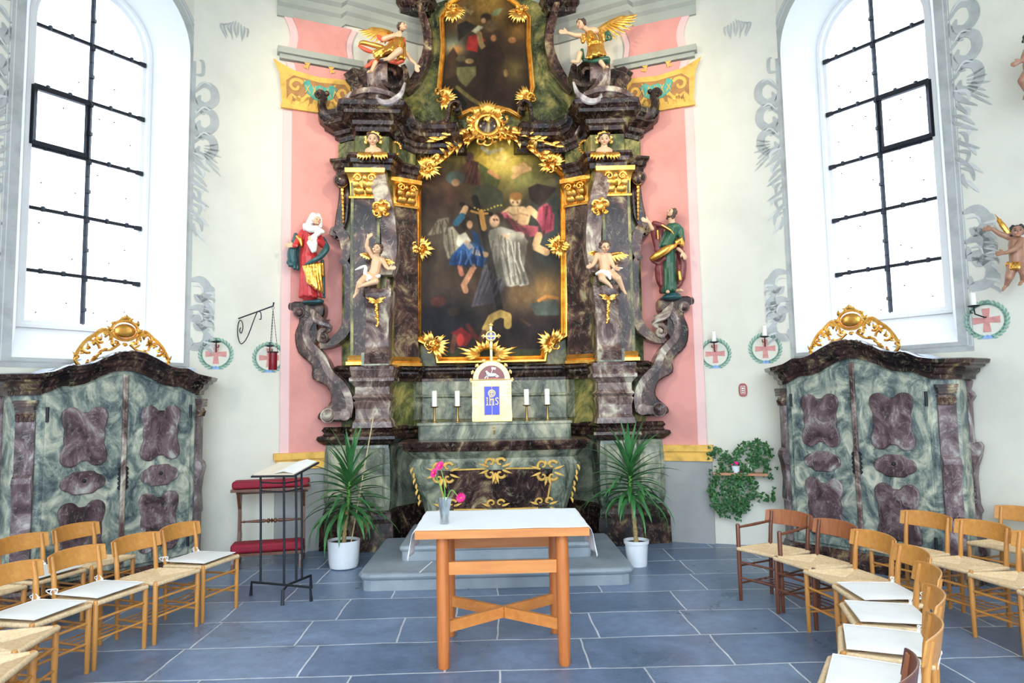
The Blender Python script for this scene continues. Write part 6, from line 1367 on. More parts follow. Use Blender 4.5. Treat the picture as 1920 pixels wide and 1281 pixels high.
pr = []; hand(pr, q(185, 475, -.10), q(90, 465, -.12)-q(185, 475, -.10), (0, 0, 1), .11, curl=.3); pr.append(('c', q(200, 470, -.10), 22*k, q(175, 475, -.10), 19*k))
blob('right_hand', pr, S, fg, .005, 1)
pr = []; hand(pr, q(430, 415, -.15), q(360, 390, -.17)-q(430, 415, -.15), (0, 0, 1), .11, curl=.3); blob('left_hand', pr, S, fg, .005, 1)
P = head(q(428, 200, -.06), .062, (.62, -.75, .15), (0, 0, 1), S, fg, M['hair'], False) if False else None
head(q(430, 200, -.06), .058, (.62, -.75, .12), (.1, 0, 1), S, fg, M['cloth_white'], [('t', [q(395, 150, -.0), q(360, 230, .0), q(330, 280, .0)], [44*k, 50*k, 46*k]), ('t', [q(310, 270, -.05), q(360, 290, -.11), q(430, 290, -.12), q(495, 320, -.10)], [34*k, 42*k, 40*k, 24*k]), ('t', [q(300, 250, -.03), q(295, 300, -.03)], [26*k, 14*k]), ('t', [q(455, 330, -.12), q(390, 380, -.14), q(350, 440, -.14), (q(390, 530, -.13))], [28*k, 30*k, 30*k, 22*k]), ('t', [q(410, 360, -.14), q(410, 450, -.15), q(405, 520, -.14)], [26*k, 30*k, 24*k]), ('t', [q(450, 140, -.03), q(474, 190, -.04), q(470, 260, -.05)], [26*k, 20*k, 24*k])])
pr = [('t', smooth_path([q(200, 350, -.02), q(190, 440, -.02), q(160, 560, -.04), q(180, 680, -.03)], 4), [22*k, 24*k, 28*k, 34*k, 38*k, 42*k, 46*k, 50*k, 52*k, 54*k, 52*k, 50*k, 40*k])]
folds(pr, (q(160, 500, -.03), q(240, 470, 0)), (q(105, 655, -.05), q(235, 740, 0)), 5, 16*k, .03, 5)
pr += [('t', smooth_path([q(520, 440, .0), q(535, 500, -.08), q(470, 590, -.14), q(380, 640, -.16), q(300, 680, -.12)], 4), [24*k, 28*k, 32*k, 34*k, 36*k, 36*k, 34*k, 34*k, 32*k, 30*k, 28*k, 26*k, 24*k, 22*k, 18*k, 14*k, 10*k]), ('t', [q(500, 390, .02), q(535, 460, .02)], [20*k, 26*k]), ('c', q(480, 1000, .0), 22*k, q(512, 1030, -.02), 18*k), ('t', [q(490, 640, .02), q(500, 850, .02), q(500, 1010, .02)], [22*k, 24*k, 24*k])]
blob('mantle', pr, M['robe_teal'], fg, .007)
pr = []; folds(pr, (q(270, 700, -.12), q(480, 660, -.12)), (q(330, 850, -.15), q(500, 980, -.10)), 7, 19*k, .05, 8); pr += [('t', [q(215, 370, -.06), q(250, 400, -.08), q(265, 470, -.08)], [18*k, 24*k, 14*k]), ('t', [q(490, 670, -.1), q(495, 800, -.08)], [18*k, 20*k])]
blob('mantle_lining', pr, M['gold'], fg, .007)
blob('plinth', [('e', q(385, 1090, 0), (125*k, 90*k, 26*k)), ('e', q(450, 1075, 0), (60*k, 70*k, 22*k))], M['robe_teal'], fg, .008)
# --- young man on the right console
q = cropper(1090, 370, 5.568, 8.45); k = q.k
fg = thing('young_man_statue', 'carved long haired man in dark green robe and maroon cloak on the right volute', 'statue', tuple(q(945, 1065)), 'painted statues on the volute consoles')
pr = [('c', q(950, 330), 66*k, q(900, 520), 68*k), ('c', q(900, 520), 72*k, q(920, 950), 74*k), ('e', q(960, 320), (92*k, 62*k, 60*k))]
folds(pr, (q(850, 560), q(970, 560)), (q(850, 990), q(985, 960)), 8, 18*k, .07, 3); folds(pr, (q(880, 330), q(1010, 310)), (q(800, 520), q(950, 500)), 5, 15*k, .06, 4)
pr += [('c', q(1030, 340), 40*k, q(1045, 430, -.02), 36*k)]
blob('robe', pr, M['robe_green'], fg, .007)
pr = []; pr.append(('c', q(740, 330, -.08), 22*k, q(705, 260, -.10), 17*k)); hand(pr, q(705, 262, -.10), q(650, 235, -.12)-q(705, 262, -.10), (0, 0, 1), .11, curl=.2); blob('raised_hand', pr, S, fg, .005, 1)
pr = []; pr.append(('c', q(1010, 540, -.06), 20*k, q(1050, 570, -.09), 17*k)); hand(pr, q(1050, 570, -.09), (.45, -.2, -.9), (-1, 0, 0), .11, curl=.4); blob('lowered_hand', pr, S, fg, .005, 1)
for a_, d_ in (((1000, 975, -.04), (.5, -.8, 0)), ((900, 990, -.08), (-.2, -.9, 0))): pr = []; foot(pr, q(*a_), d_, .12); blob('foot', pr, S, fg, .006, 1)
head(q(940, 165, -.02), .058, (-.80, -.42, .42), (.35, 0, 1), S, fg, M['hair'], None, True)
MB().tube([q(935, 210, -.02), q(945, 280, 0)], [32*k, 38*k], 12).build('neck', S, fg)
pr = [('t', smooth_path([q(760, 270, -.06), q(760, 380, -.02), q(775, 520, .02)], 4), [26*k, 30*k, 34*k, 36*k, 36*k, 32*k, 28*k, 24*k, 20*k]), ('t', [q(775, 275, -.07), q(860, 300, -.10), q(940, 360, -.10)], [30*k, 26*k, 10*k]), ('t', smooth_path([q(860, 640, -.07), q(800, 720, -.03), q(800, 850, .0), q(850, 990, .0)], 4), [30*k]*6+[26*k]*4+[20*k]*3), ('t', smooth_path([q(1050, 440, .0), q(1030, 560, .0), q(1060, 700, .0), q(1040, 880, .0), q(1005, 930, .0)], 4), [34*k]*6+[40*k]*6+[26*k]*5), ('t', [q(740, 660, -.04), q(800, 690, -.05)], [20*k, 26*k])]
folds(pr, (q(990, 600, .02), q(1075, 560, .02)), (q(1000, 900, .02), q(1050, 860, .02)), 4, 18*k, .02, 6)
folds(pr, (q(765, 300, -.03), q(850, 300, .0)), (q(780, 560, .02), q(850, 560, .03)), 4, 22*k, .02, 7); folds(pr, (q(800, 640, .03), q(1050, 560, .03)), (q(830, 980, .03), q(1020, 900, .03)), 9, 22*k, .0, 8); folds(pr, (q(790, 640, -.04), q(850, 620, -.04)), (q(800, 860, .0), q(860, 960, .0)), 3, 20*k, .02, 9)
blob('cloak', pr, M['robe_maroon'], fg, .007)
pr = [('t', smooth_path([q(980, 500, -.10), q(900, 540, -.15), q(820, 590, -.15), q(740, 640, -.12)], 4), [20*k, 26*k, 32*k, 36*k, 40*k, 42*k, 42*k, 42*k, 42*k, 42*k, 40*k, 36*k, 30*k]), ('t', [q(1000, 470, -.08), q(1040, 440, -.08), q(1050, 490, -.08)], [30*k, 32*k, 28*k]), ('t', [q(1020, 780, -.07), q(1030, 860, -.06)], [18*k, 20*k]), ('t', [q(840, 290, -.125), q(930, 345, -.13), q(965, 385, -.12)], [12*k, 12*k, 7*k]), ('t', [q(795, 350, -.08), (q(800, 440, -.06))], [14*k, 10*k])]
blob('cloak_lining', pr, M['gold'], fg, .007)
blob('plinth', [('e', q(945, 1045, 0), (110*k, 80*k, 32*k)), ('e', q(950, 1020, 0), (90*k, 60*k, 26*k))], M['robe_teal'], fg, .008)
# --- seated putti
def putto(q, J, lab, face, hairmat, scale, gname='winged putti on the scroll pilasters', skin=None, name='putto_statue'):
    k = q.k; S_ = skin or M['skin']; fg = thing(name, lab, 'statue', tuple(q(*J['hip'])), gname); pr = []
    def c(a, ra, b, rb): pr.append(('c', q(*J[a]) if isinstance(a, str) else a, ra*k*scale, q(*J[b]) if isinstance(b, str) else b, rb*k*scale))
    c('chest', 66, 'belly', 64); c('belly', 66, 'hip', 64); c('chest', 40, 'neck', 30); c('shL', 34, 'shR', 34); c('shL', 32, 'elL', 27); c('elL', 27, 'wrL', 19); c('shR', 32, 'elR', 27); c('elR', 27, 'wrR', 19)
    c('hipL', 52, 'knL', 40); c('knL', 38, 'anL', 23); c('hipR', 52, 'knR', 40); c('knR', 38, 'anR', 23); c('hipL', 52, 'hipR', 52)
    pr.append(('c', q(*J['neck']), 30*k*scale, q(*J['head']), 30*k*scale))
    for a in ('L', 'R'):
        w_ = q(*J['wr'+a]); e_ = q(*J['el'+a]); hand(pr, w_, q(*J['hd'+a])-w_, J.get('th'+a, (0, 0, 1)), 95*k*scale, curl=.6); foot(pr, q(*J['an'+a]), q(*J['ft'+a])-q(*J['an'+a]), 95*k*scale)
    blob('body', pr, S_, fg, .0055, 2)
    head(q(*J['head']), 62*k*scale, face, J.get('up', (0, 0, 1)), S_, fg, hairmat)
    return fg
q = cropper(520, 380, 5.821, 8.22)
J = dict(head=(1090, 510, -.06), neck=(1085, 590, -.02), chest=(1085, 650, 0), belly=(1070, 740, 0), hip=(1030, 820, .0), shL=(1045, 590, -.0), elL=(975, 480, -.03), wrL=(985, 400, -.06), hdL=(1015, 355, -.08), shR=(1150, 630, 0), elR=(1190, 700, -.05), wrR=(1215, 725, -.09), hdR=(1260, 715, -.11),
         hipL=(985, 800, -.04), knL=(900, 880, -.18), anL=(862, 990, -.16), ftL=(820, 1040, -.2), hipR=(1050, 835, -.05), knR=(1075, 860, -.20), anR=(930, 905, -.22), ftR=(880, 920, -.26), up=(.35, 0, 1))
fg = putto(q, J, 'pale winged putto with one arm raised, seated on the left scroll pilaster', (-.25, -.9, .15), M['hair'], .9); k = q.k
wing(q(1140, 640, .05), q(1245, 640, .03), Vector((0, 0, 40*k)), M['gold'], fg, n=5, w=.02); wing(q(1010, 590, .05), q(930, 560, .03), Vector((0, 0, 30*k)), M['gold'], fg, n=5, w=.02)
blob('loincloth', [('t', smooth_path([q(1110, 800, -.05), q(1040, 830, -.10), q(960, 790, -.08), q(960, 700, .03), q(850, 735, .02)], 4), [22*k, 24*k, 26*k, 28*k, 28*k, 26*k, 24*k, 24*k, 24*k, 22*k, 22*k, 22*k, 22*k, 20*k, 18*k, 14*k, 8*k]), ('t', [q(1000, 800, -.1), q(980, 850, -.13)], [20*k, 16*k])], M['cloth_white'], fg, .006)
q = cropper(1090, 370, 5.568, 8.22)
J = dict(head=(245, 515, -.07), neck=(235, 580, -.02), chest=(228, 635, 0), belly=(245, 730, 0), hip=(255, 800, 0), shL=(165, 605, 0), elL=(135, 680, -.04), wrL=(112, 715, -.09), hdL=(85, 725, -.13), shR=(290, 610, 0), elR=(320, 690, -.02), wrR=(345, 735, -.06), hdR=(370, 745, -.1),
         hipL=(215, 805, -.05), knL=(215, 850, -.19), anL=(285, 905, -.22), ftL=(318, 935, -.25), hipR=(315, 800, -.04), knR=(385, 850, -.17), anR=(435, 960, -.13), ftR=(475, 1015, -.17), up=(-.1, 0, 1))
fg = putto(q, J, 'pale winged putto looking down with both knees apart, seated on the right scroll pilaster', (.15, -.85, -.35), M['hair'], .9); k = q.k
wing(q(290, 610, .05), q(440, 590, .03), Vector((0, 0, 45*k)), M['gold'], fg, n=6, w=.02); wing(q(170, 590, .05), q(95, 575, .03), Vector((0, 0, 30*k)), M['gold'], fg, n=5, w=.02)
blob('loincloth', [('t', smooth_path([q(160, 800, -.06), q(230, 780, -.12), q(290, 820, -.12), q(340, 750, -.02), q(430, 740, .0)], 4), [18*k, 22*k, 26*k, 28*k, 28*k, 28*k, 26*k, 24*k, 22*k, 20*k, 18*k, 18*k, 18*k, 18*k, 16*k, 12*k, 8*k]), ('t', [q(280, 780, -.12), q(300, 850, -.14)], [20*k, 16*k])], M['cloth_white'], fg, .006)
# --- cherub heads
for a, b, s, lab in ((699, 262, -1, 'winged cherub head with gilded ruff on the left frieze'), (1133, 262, 1, 'dark haired winged cherub head with gilded ruff on the right frieze')):
    c = px(a, b, 8.36); fg = thing('cherub_carving', lab, 'carving', tuple(c), 'cherub heads on the frieze')
    head(c, .075, (-.1*s, -1, -.25), (0, 0, 1), S, fg, M['hair'])
    blob('shoulders', [('e', c+Vector((0, .03, -.14)), (.11, .06, .06)), ('c', c+Vector((0, .02, -.06)), .04, c+Vector((0, .03, -.13)), .05)], S, fg, .006)
    m = MB()
    for e in (-1, 1):
        for i in range(5): leaf(m, c+Vector((e*(.03+.028*i), -.02, -.17)), (e*.15*i, -.1, -1), (0, -1, 0), .12-.01*abs(i-2), .022)
    m.build('wings', M['gold'], fg)
    m = MB()
    for i in range(14): t = R(-20+220*i/13); leaf(m, c+Vector((.08*math.cos(t), .03, .09*math.sin(t))), (math.cos(t+.9*(-1)**i), -.2, math.sin(t+.9*(-1)**i)), (0, -1, 0), .05, .022)
    m.tube([c+Vector(((.09+.008*math.sin(i*2.3))*math.cos(t), .03, .10*math.sin(t))) for i, t in enumerate([R(-20+220*i/16) for i in range(17)])], [.012+.01*(i % 2) for i in range(17)], 6); m.build('gilded_ruff', M['gold'], fg)
# --- kneeling angels on the scrolls
q = cropper(620, 20, 6.405, 8.40); k = q.k
fg = thing('angel_statue', 'gilded angel with red lined drapery leaning right on the left scroll', 'statue', tuple(q(640, 640)), 'angels on the broken pediment')
pr = [('c', q(830, 270, -.03), 30*k, q(800, 320, 0), 34*k), ('e', q(800, 320, 0), (60*k, 46*k, 44*k)), ('c', q(770, 300, -.04), 34*k, q(640, 340, -.10), 34*k), ('c', q(640, 340, -.10), 30*k, q(760, 300, -.14), 24*k)]; hand(pr, q(765, 298, -.14), (1, -.2, 0), (0, 0, 1), .10)
blob('upper_body', pr, S, fg, .006)
pr = [('c', q(900, 500, -.02), 24*k, q(960, 590, -.05), 22*k), ('c', q(960, 590, -.05), 22*k, q(1020, 640, -.07), 17*k)]; hand(pr, q(1020, 642, -.07), (.25, -.1, -1), (1, 0, 0), .11); blob('left_arm', pr, S, fg, .0055, 1)
pr = [('c', q(830, 480, -.18), 44*k, q(700, 580, -.18), 32*k)]; foot(pr, q(700, 585, -.18), (-.7, -.4, -.2), .10); blob('leg', pr, S, fg, .006); pr = [('c', q(540, 620, -.08), 30*k, q(490, 730, -.1), 22*k)]; foot(pr, q(490, 735, -.1), (-.4, -.8, -.3), .11); blob('leg', pr, S, fg, .006)
head(q(862, 195, -.06), .056, (.80, -.50, .25), (-.2, 0, 1), S, fg, M['hair'])
pr = [('c', q(800, 350, 0), 62*k, q(720, 470, 0), 66*k), ('c', q(720, 470, 0), 70*k, q(560, 530, 0), 52*k), ('c', q(780, 460, 0), 60*k, q(860, 540, -.05), 46*k)]
folds(pr, (q(730, 330, -.05), q(890, 330, -.05)), (q(600, 560, -.08), q(780, 480, -.14)), 7, 15*k, .06, 3); folds(pr, (q(860, 360, -.08), q(900, 420, -.03)), (q(800, 600, -.08), q(900, 580, -.05)), 4, 17*k, .05, 4); folds(pr, (q(640, 430, -.08), q(700, 480, -.1)), (q(500, 500, -.06), q(570, 600, -.06)), 5, 16*k, .04, 4)
pr += [('t', smooth_path([q(620, 440, 0), q(500, 410, .0), q(390, 385, -.02), q(345, 400, -.02)], 4), [30*k, 32*k, 34*k, 34*k, 34*k, 32*k, 32*k, 32*k, 30*k, 28*k, 24*k, 20*k, 14*k])]
blob('gilded_drapery', pr, M['gold'], fg, .0065)
pr = [('t', smooth_path([q(340, 425, .0), q(420, 470, .0), q(500, 500, .02)], 4), [16*k, 20*k, 26*k, 28*k, 28*k, 28*k, 26*k, 24*k, 20*k]), ('t', [q(570, 310, .0), q(620, 350, -.02), q(690, 340, .0)], [24*k, 34*k, 30*k]), ('t', [q(430, 670, -.04), q(520, 620, -.02), q(560, 600, -.0)], [22*k, 34*k, 30*k]), ('t', [q(720, 610, -.04), (q(800, 620, -.06)), q(860, 600, -.04)], [26*k, 36*k, 30*k]), ('t', [q(880, 340, -.04), q(890, 430, -.04)], [20*k, 18*k]), ('t', [q(420, 680, -.04), q(480, 650, -.04)], [16*k, 26*k])]
blob('red_lining', pr, M['robe_orange'], fg, .0065)
wing(q(740, 280, .08), q(455, 225, .1), Vector((0, 0, 80*k)), M['gold'], fg, n=9, w=.028)
q = cropper(1020, 20, 5.823, 8.40); k = q.k
fg = thing('angel_statue', 'gilded angel with green lined tunic reaching left on the right scroll', 'statue', tuple(q(560, 600)), 'angels on the broken pediment')
pr = [('c', q(430, 180, -.05), 28*k, q(500, 230, 0), 34*k), ('e', q(530, 225, 0), (80*k, 48*k, 46*k)), ('c', q(430, 275, -.03), 30*k, q(340, 270, -.06), 27*k), ('c', q(340, 270, -.06), 26*k, q(260, 245, -.09), 20*k)]; hand(pr, q(262, 245, -.09), (-1, -.1, .15), (0, 0, 1), .12, curl=.3)
blob('upper_body', pr, S, fg, .006)
head(q(405, 150, -.07), .060, (-.78, -.5, -.2), (.2, 0, 1), S, fg, M['hair'])
pr = [('c', q(390, 470, -.06), 34*k, q(370, 550, -.06), 28*k)]; foot(pr, q(355, 560, -.08), (-.9, -.3, 0), .12); blob('leg', pr, S, fg, .006); pr = [('c', q(620, 560, -.1), 28*k, q(665, 620, -.1), 21*k)]; foot(pr, q(665, 625, -.1), (.3, -.9, -.2), .11); blob('leg', pr, S, fg, .006)
pr = [('c', q(500, 270, 0), 60*k, q(550, 400, 0), 66*k), ('c', q(550, 400, 0), 76*k, q(560, 480, 0), 84*k)]
folds(pr, (q(420, 270, -.05), q(640, 260, -.02)), (q(480, 370, -.06), q(650, 370, -.02)), 6, 16*k, .05, 3); folds(pr, (q(480, 370, -.05), q(650, 360, -.02)), (q(460, 530, -.08), q(680, 490, -.04)), 8, 18*k, .07, 5)
pr += [('t', [q(415, 270, -.05), q(425, 340, -.05)], [22*k, 24*k]), ('t', [q(640, 260, -.02), q(650, 320, -.02)], [30*k, 24*k])]
blob('gilded_tunic', pr, M['gold'], fg, .0065)
pr = [('t', smooth_path([q(680, 250, .03), q(670, 310, .03), q(740, 310, .03)], 4), [26*k, 28*k, 28*k, 24*k, 22*k, 20*k, 16*k, 12*k, 8*k]), ('t', smooth_path([q(440, 540, -.02), q(560, 550, -.08), q(680, 530, -.07), q(700, 560, -.05)], 4), [24*k, 22*k, 20*k, 22*k, 26*k, 28*k, 30*k, 32*k, 34*k, 36*k, 34*k, 30*k, 24*k]), ('t', [q(415, 430, .0), q(425, 520, .0)], [20*k, 22*k]), ('t', [q(700, 230, .03), q(735, 290, .03)], [18*k, 12*k])]
blob('green_lining', pr, M['robe_green'], fg, .0065)
wing(q(580, 220, .08), q(880, 60, .1), Vector((-20*k, 0, 60*k)), M['gold'], fg, n=10, w=.028)
# --- wall cherubs at the right edge
Lw = WINW[1]
def onwall(ox, oy, s, out):
    A_ = Lw(0, 0, out); Bv = Lw(1, 0, out)-A_; nn = Vector((Bv.y, -Bv.x, 0)); e = Vector((0, 0, EYE))
    if nn.dot(Lw(0, 0, 1)-Lw(0, 0, 0)) < 0: nn = -nn
    nn.normalize()
    def q(x, y, d=0): q0 = px(ox+x/s, oy+y/s, 7); dd = q0-e; t = (A_-e-nn*d).dot(nn)/dd.dot(nn); return e+dd*t
    q.k = 7.2/1280/s; return q
q = onwall(1800, 380, 4.925, .22); k = q.k
J = dict(head=(530, 270, -.05), neck=(520, 325, 0), chest=(515, 380, 0), belly=(520, 460, 0), hip=(525, 560, 0), shL=(455, 320, 0), elL=(370, 290, -.03), wrL=(300, 245, -.05), hdL=(235, 245, -.06), shR=(575, 350, -.03), elR=(510, 430, -.10), wrR=(420, 465, -.12), hdR=(360, 470, -.13),
         hipL=(490, 590, -.02), knL=(455, 690, -.06), anL=(430, 760, -.02), ftL=(395, 800, -.05), hipR=(565, 580, -.02), knR=(590, 650, -.08), anR=(580, 720, -.02), ftR=(560, 740, -.05))
fg = putto(q, J, 'dark skinned winged cherub with gold loincloth flying at the right wall edge', (-.5, -.8, .1), M['hair_black'], .80, 'cherubs on the right wall', M['skin_dark'], 'cherub_statue')
wing(q(450, 290, .06), q(350, 150, .06), Vector((-30*k, 0, 40*k)), M['gold'], fg, n=6, w=.022)
pr = []; folds(pr, (q(460, 560, -.05), q(560, 560, -.05)), (q(470, 610, -.06), q(560, 610, -.06)), 7, 15*k, .02, 3); pr += [('c', q(450, 570, 0), 26*k, q(445, 590, 0), 20*k)]; blob('loincloth', pr, M['gold'], fg, .006)
q = onwall(1860, 0, 5.82, .22); k = q.k
J = dict(head=(430, 430, -.05), neck=(430, 520, 0), chest=(430, 600, 0), belly=(425, 690, 0), hip=(430, 780, 0), shL=(380, 560, 0), elL=(350, 620, -.03), wrL=(330, 665, -.05), hdL=(305, 675, -.06), shR=(500, 560, -.03), elR=(540, 620, -.10), wrR=(520, 700, -.12), hdR=(480, 730, -.13),
         hipL=(395, 800, -.02), knL=(330, 880, -.06), anL=(390, 1010, -.02), ftL=(345, 1070, -.05), hipR=(470, 800, -.02), knR=(520, 900, -.08), anR=(520, 1010, -.02), ftR=(500, 1060, -.05))
putto(q, J, 'cherub cut by the upper right picture edge, above the flying one', (-.5, -.8, .1), M['hair_black'], 1.0, 'cherubs on the right wall', M['skin_dark'], 'cherub_statue')
# ================================================================== CHAIRS
def make_chair(wood_, back_, lab, arms=False):
    t = thing('church_chair', lab, 'chair'); W_, Dp = .215, .20            # local: x = forwards
    for sy in (-1, 1):
        top = .665 if arms else .468
        MB().lathe((Dp, sy*W_, 0), [(.012, 0), (.0155, .004), (.0185, .25), (.0185, top-.012), (.016, top-.004), (.009, top)], 16).build('leg', wood_, t)
        MB().tube([(-Dp+.01, sy*(W_-.025), 0), (-Dp, sy*(W_-.025), .42), (-Dp-.018, sy*(W_-.025), .60), (-Dp-.045, sy*(W_-.025), .738)], [.0155, .018, .0175, .015], 14).build('leg', wood_, t)
        for z in (.15, .30): MB().tube([(Dp, sy*W_, z), (-Dp, sy*(W_-.025), z)], [.009, .009], 10).build('side_rung', wood_, t)
        if arms: MB().tube([(Dp, sy*W_, .635), (0, sy*(W_-.012), .64), (-Dp-.02, sy*(W_-.025), .65)], [.011, .014, .011], 10).build('armrest', wood_, t)
    MB().tube([(Dp, -W_, .335), (Dp, W_, .335)], [.010]*2, 10).build('front_rung', wood_, t)
    MB().tube([(Dp, -W_, .20), (Dp, W_, .20)], [.009]*2, 10).build('front_rung', wood_, t)
    MB().tube([(-Dp, -W_+.02, .22), (-Dp, W_-.02, .22)], [.009]*2, 10).build('back_rung', wood_, t)
    for i in range(4): x = -.13+.07*i; MB().tube([(x, -W_+.015, .155), (x, W_-.015, .155)], [.006]*2, 8).build('book_rack_rod', wood_, t)
    # curved backrest
    m = MB(); K = 14; v_ = []
    for i in range(K+1):
        u = -1+2*i/K; y = u*(W_+.024); x = -Dp+.020-.065*(1-u*u); h = .064*(1-.12*u**4)
        for dx, dz in ((.0, -1), (.0, 1), (-.011, 1), (-.011, -1)): v_.append((x+dx-.012-(.022*dz if dz > 0 else 0)-.006, y, .688+h*dz+(.008*(1-u*u) if dz > 0 else 0)))
    m.add(v_, [(i*4+k, i*4+(k+1) % 4, i*4+4+(k+1) % 4, i*4+4+k) for i in range(K) for k in range(4)]+[(0, 1, 2, 3), tuple(range(K*4, K*4+4))[::-1]])
    b = m.build('backrest', back_, t, ang=60); bv = b.modifiers.new('b', 'BEVEL'); bv.width = .004; bv.segments = 2; bv.limit_method = 'ANGLE'
    s_ = MB()
    for sy in (-1, 1):
        for z in (.665, .715): s_.cyl((-Dp-.03-(z-.63)*.16, sy*(W_-.03), z), (-Dp-.0135-(z-.63)*.16, sy*(W_-.03), z), .005, n=8)
    s_.build('screws', M['walnut'], b)
    # woven seat: four strands fields meeting in the middle
    m = MB(); n = 28
    F0, F1, B0, B1 = Vector((Dp+.012, -W_, .455)), Vector((Dp+.012, W_, .455)), Vector((-Dp-.008, -W_+.02, .445)), Vector((-Dp-.008, W_-.02, .445)); c = Vector((.0, 0, .432))
    c1, c2 = Vector((.0, -.035, .434)), Vector((.0, .035, .434))
    for (a, b_, d, e) in ((F0, F1, c1, c2), (B1, B0, c2, c1), (B0, F0, c1, c1), (F1, B1, c2, c2)):
        for i in range(n):
            # strands run parallel to the rail they wrap
            t0, t1 = i/n, (i+.96)/n; p = [a.lerp(d, t0), b_.lerp(e, t0), b_.lerp(e, t1), a.lerp(d, t1)]
            r_ = Vector((0, 0, .0032)); mid0, mid1 = p[0].lerp(p[3], .5)+r_, p[1].lerp(p[2], .5)+r_
            m.add([p[0], p[1], p[2], p[3], mid0, mid1], [(0, 1, 5, 4), (4, 5, 2, 3)])
    for a, b_ in ((F0, F1), (B0, B1), (F0, B0), (F1, B1)):
        K = 26; P_ = [a.lerp(b_, i/K)+Vector((0, 0, -.006)) for i in range(K+1)]; m.tube(P_, [.0165+.0013*(i % 2) for i in range(K+1)], 10)
    m.add([F0-Vector((0, 0, .012)), F1-Vector((0, 0, .012)), B1-Vector((0, 0, .012)), B0-Vector((0, 0, .012)), c-Vector((0, 0, .02))], [(0, 1, 4), (1, 2, 4), (2, 3, 4), (3, 0, 4)])
    m.build('seat', M['rush'], t, ang=80)
    return t
def make_cushion(seed=1):
    rnd = random.Random(seed); t = thing('seat_cushion', 'x', 'cushion'); v_ = []; n = 14; a, b = .19, .205
    for s_ in (1, -1):
        for j in range(n+1):
            for i in range(n+1):
                u, w = -1+2*i/n, -1+2*j/n; e = max(abs(u), abs(w)); puff = (1-e**6)*.012; z = .482+puff*s_+.004*math.sin(3*u+seed)*(1-e**4)
                v_.append((u*a*(1-.05*(w+1)*0), w*b*(1-.06*(1-u)/2), z))
    m = MB(); N_ = (n+1)**2; g = lambda i, j: j*(n+1)+i
    f = [(g(i, j), g(i+1, j), g(i+1, j+1), g(i, j+1)) for j in range(n) for i in range(n)]; f += [tuple(q+N_ for q in reversed(r_)) for r_ in f]
    m.add(v_, f); m.build('pad', M['cushion'], t)
    rim = [(a, -b), (a, b), (-a, b*.94), (-a, -b*.94), (a, -b)]
    MB().tube([(x, y, .482) for x, y in rim], .004, 6).build('piping', M['cushion'], t)
    for sy in (-1, 1):
        m = MB(); c = Vector((-.185, sy*.195, .49))
        for k in range(3):
            P_ = smooth_path([c, c+Vector((rnd.uniform(-.03, .01), rnd.uniform(-.02, .02), .025)), c+Vector((rnd.uniform(-.05, -.02), rnd.uniform(-.04, .04), rnd.uniform(.0, .03))), c+Vector((-.03, rnd.uniform(-.02, .02), -.015-.05*(k == 2)))], 4); m.tube(P_, .0045, 6, flat=.5)
        m.sph(c, .012, 8); m.build('tie', M['cushion'], t)
    return t
kinds = {'light': (M['beech'], M['beech_back'], False), 'dark': (M['darkwood'], M['midwood'], False), 'darkarm': (M['darkwood'], M['midwood'], True), 'darkback': (M['midwood'], M['darkwood'], False)}
protoC = {}; protoK = []
def chair(kind, x, y, fx, fy_, lab, cushion=None, group=None, grp_c=None):
    rz = math.atan2(fy_, fx)
    if kind not in protoC: o = protoC[kind] = make_chair(kinds[kind][0], kinds[kind][1], lab, kinds[kind][2])
    else: o = copy_tree(protoC[kind])
    o.location = (x, y, 0); o.rotation_euler = (0, 0, rz); o['label'] = lab
    if group: o['group'] = group
    if cushion:
        if not protoK: c = make_cushion(); protoK.append(c)
        else: c = copy_tree(protoK[0])
        c.location = (x, y, 0); c.rotation_euler = (0, 0, rz+.03); c['label'] = cushion; c['group'] = 'white seat cushions'
GL, GR_ = 'chairs in the left block', 'chairs in the right block'
chair('light', -2.58, 6.17, .955, -.29, 'light beech chair nearest the iron lectern, end of the left front row', 'white cushion tied with a bow on the chair nearest the iron lectern', GL)
chair('light', -2.72, 5.68, .945, -.33, 'light beech chair with bare rush seat, second from the lectern in the left front row', None, GL)
chair('light', -2.90, 5.20, .95, -.31, 'light beech chair with cushion, third from the lectern in the left front row', 'white cushion on the third chair from the lectern, left front row', GL)
chair('light', -3.04, 4.72, .97, -.24, 'light beech chair with cushion, fourth from the lectern in the left front row', 'white cushion on the fourth chair from the lectern, left front row', GL)
chair('light', -2.90, 4.18, .97, .10, 'light chair showing only its bare rush seat, just in front of the fourth left chair', None, GL)
chair('light', -2.72, 3.72, .95, .20, 'light chair with bare rush seat at the left edge, second lowest seat there', None, GL)
chair('light', -2.50, 3.22, .92, .36, 'light chair in the lower left picture corner, only leg tops and seat edge showing', None, GL)
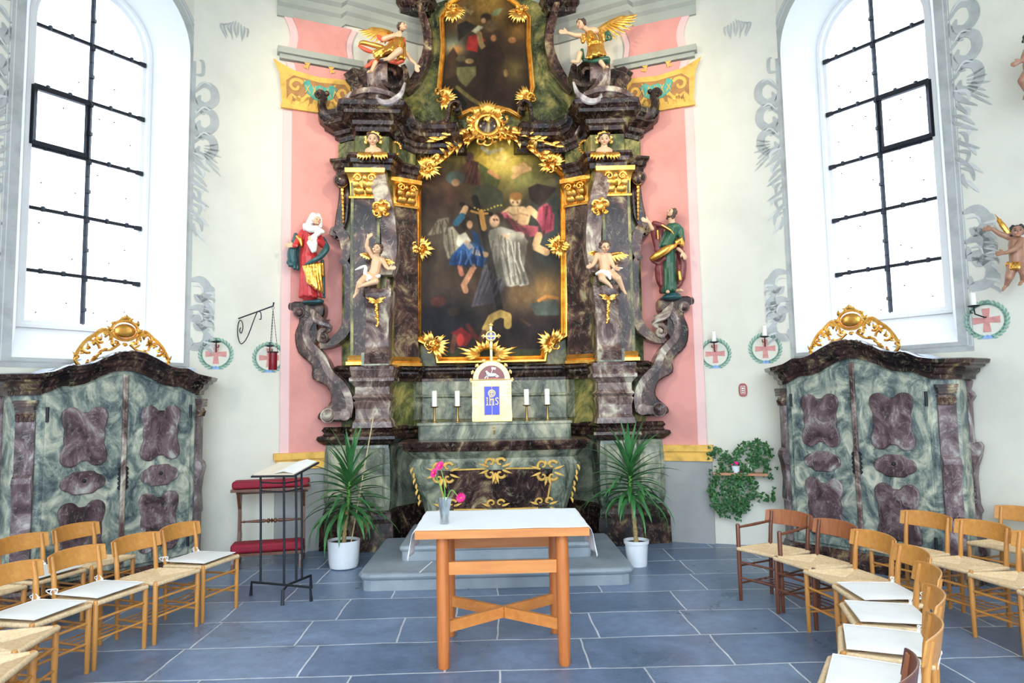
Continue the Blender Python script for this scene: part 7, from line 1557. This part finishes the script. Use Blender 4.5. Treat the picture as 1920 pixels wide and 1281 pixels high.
chair('light', -3.55, 6.27, .95, -.30, 'light beech chair with bare rush seat before the left cabinet doors, left second row', None, GL)
chair('light', -3.70, 5.78, .95, -.30, 'light beech chair with cushion in the left second row, its back at the cabinet pilaster', 'white cushion on the left second row chair by the cabinet pilaster', GL)
chair('light', -3.85, 5.28, .95, -.28, 'light chair at the left picture edge, second row, only a seat corner showing', None, GL)
chair('darkarm', 2.43, 6.06, -.86, -.51, 'dark stained armchair with rush seat, end of the right front row by the ivy', None, GR_)
chair('dark', 2.57, 5.60, -.95, -.28, 'dark stained chair without arms, between the armchair and the light chairs', None, GR_)
chair('light', 2.60, 5.12, -.985, -.17, 'light beech chair with bare rush seat beside the dark chair, right front row', None, GR_)
chair('light', 2.56, 4.64, -.995, .10, 'light beech chair with the farthest white cushion in the right front row', 'white cushion farthest back in the right front row', GR_)
chair('light', 2.35, 4.19, -.95, .30, 'light beech chair with cushion, second cushioned one from the back in the right front row', 'white cushion second from the back in the right front row', GR_)
chair('light', 2.07, 3.73, -.89, .45, 'light beech chair with cushion, third cushioned one from the back in the right front row', 'white cushion third from the back in the right front row', GR_)
chair('light', 1.76, 3.28, -.84, .54, 'light beech chair with cushion, nearest light chair in the right front row', 'white cushion nearest the bottom edge in the right front row', GR_)
chair('darkback', 1.37, 2.84, -.80, .60, 'dark backed chair cut by the bottom picture edge, right front row', None, GR_)
chair('light', 3.53, 5.88, -.93, -.36, 'light beech chair with bare rush seat before the right cabinet, right second row', None, GR_)
chair('light', 3.68, 5.42, -.95, -.28, 'light beech chair with bare rush seat, second from the right cabinet in the second row', None, GR_)
chair('light', 3.74, 4.92, -.98, -.18, 'light beech chair with bare seat at the right picture edge, second row', None, GR_)
chair('light', 3.72, 4.42, -.99, .02, 'light beech chair with cushion in the lower right corner, second row', 'white cushion at the right picture edge, second row', GR_)
chair('light', 4.50, 6.02, -.93, -.36, 'light beech chair against the right wall, rear row beside the cabinet', None, GR_)
chair('light', 4.64, 5.52, -.95, -.30, 'light beech chair at the right picture edge in the rear row, mostly hidden', None, GR_)
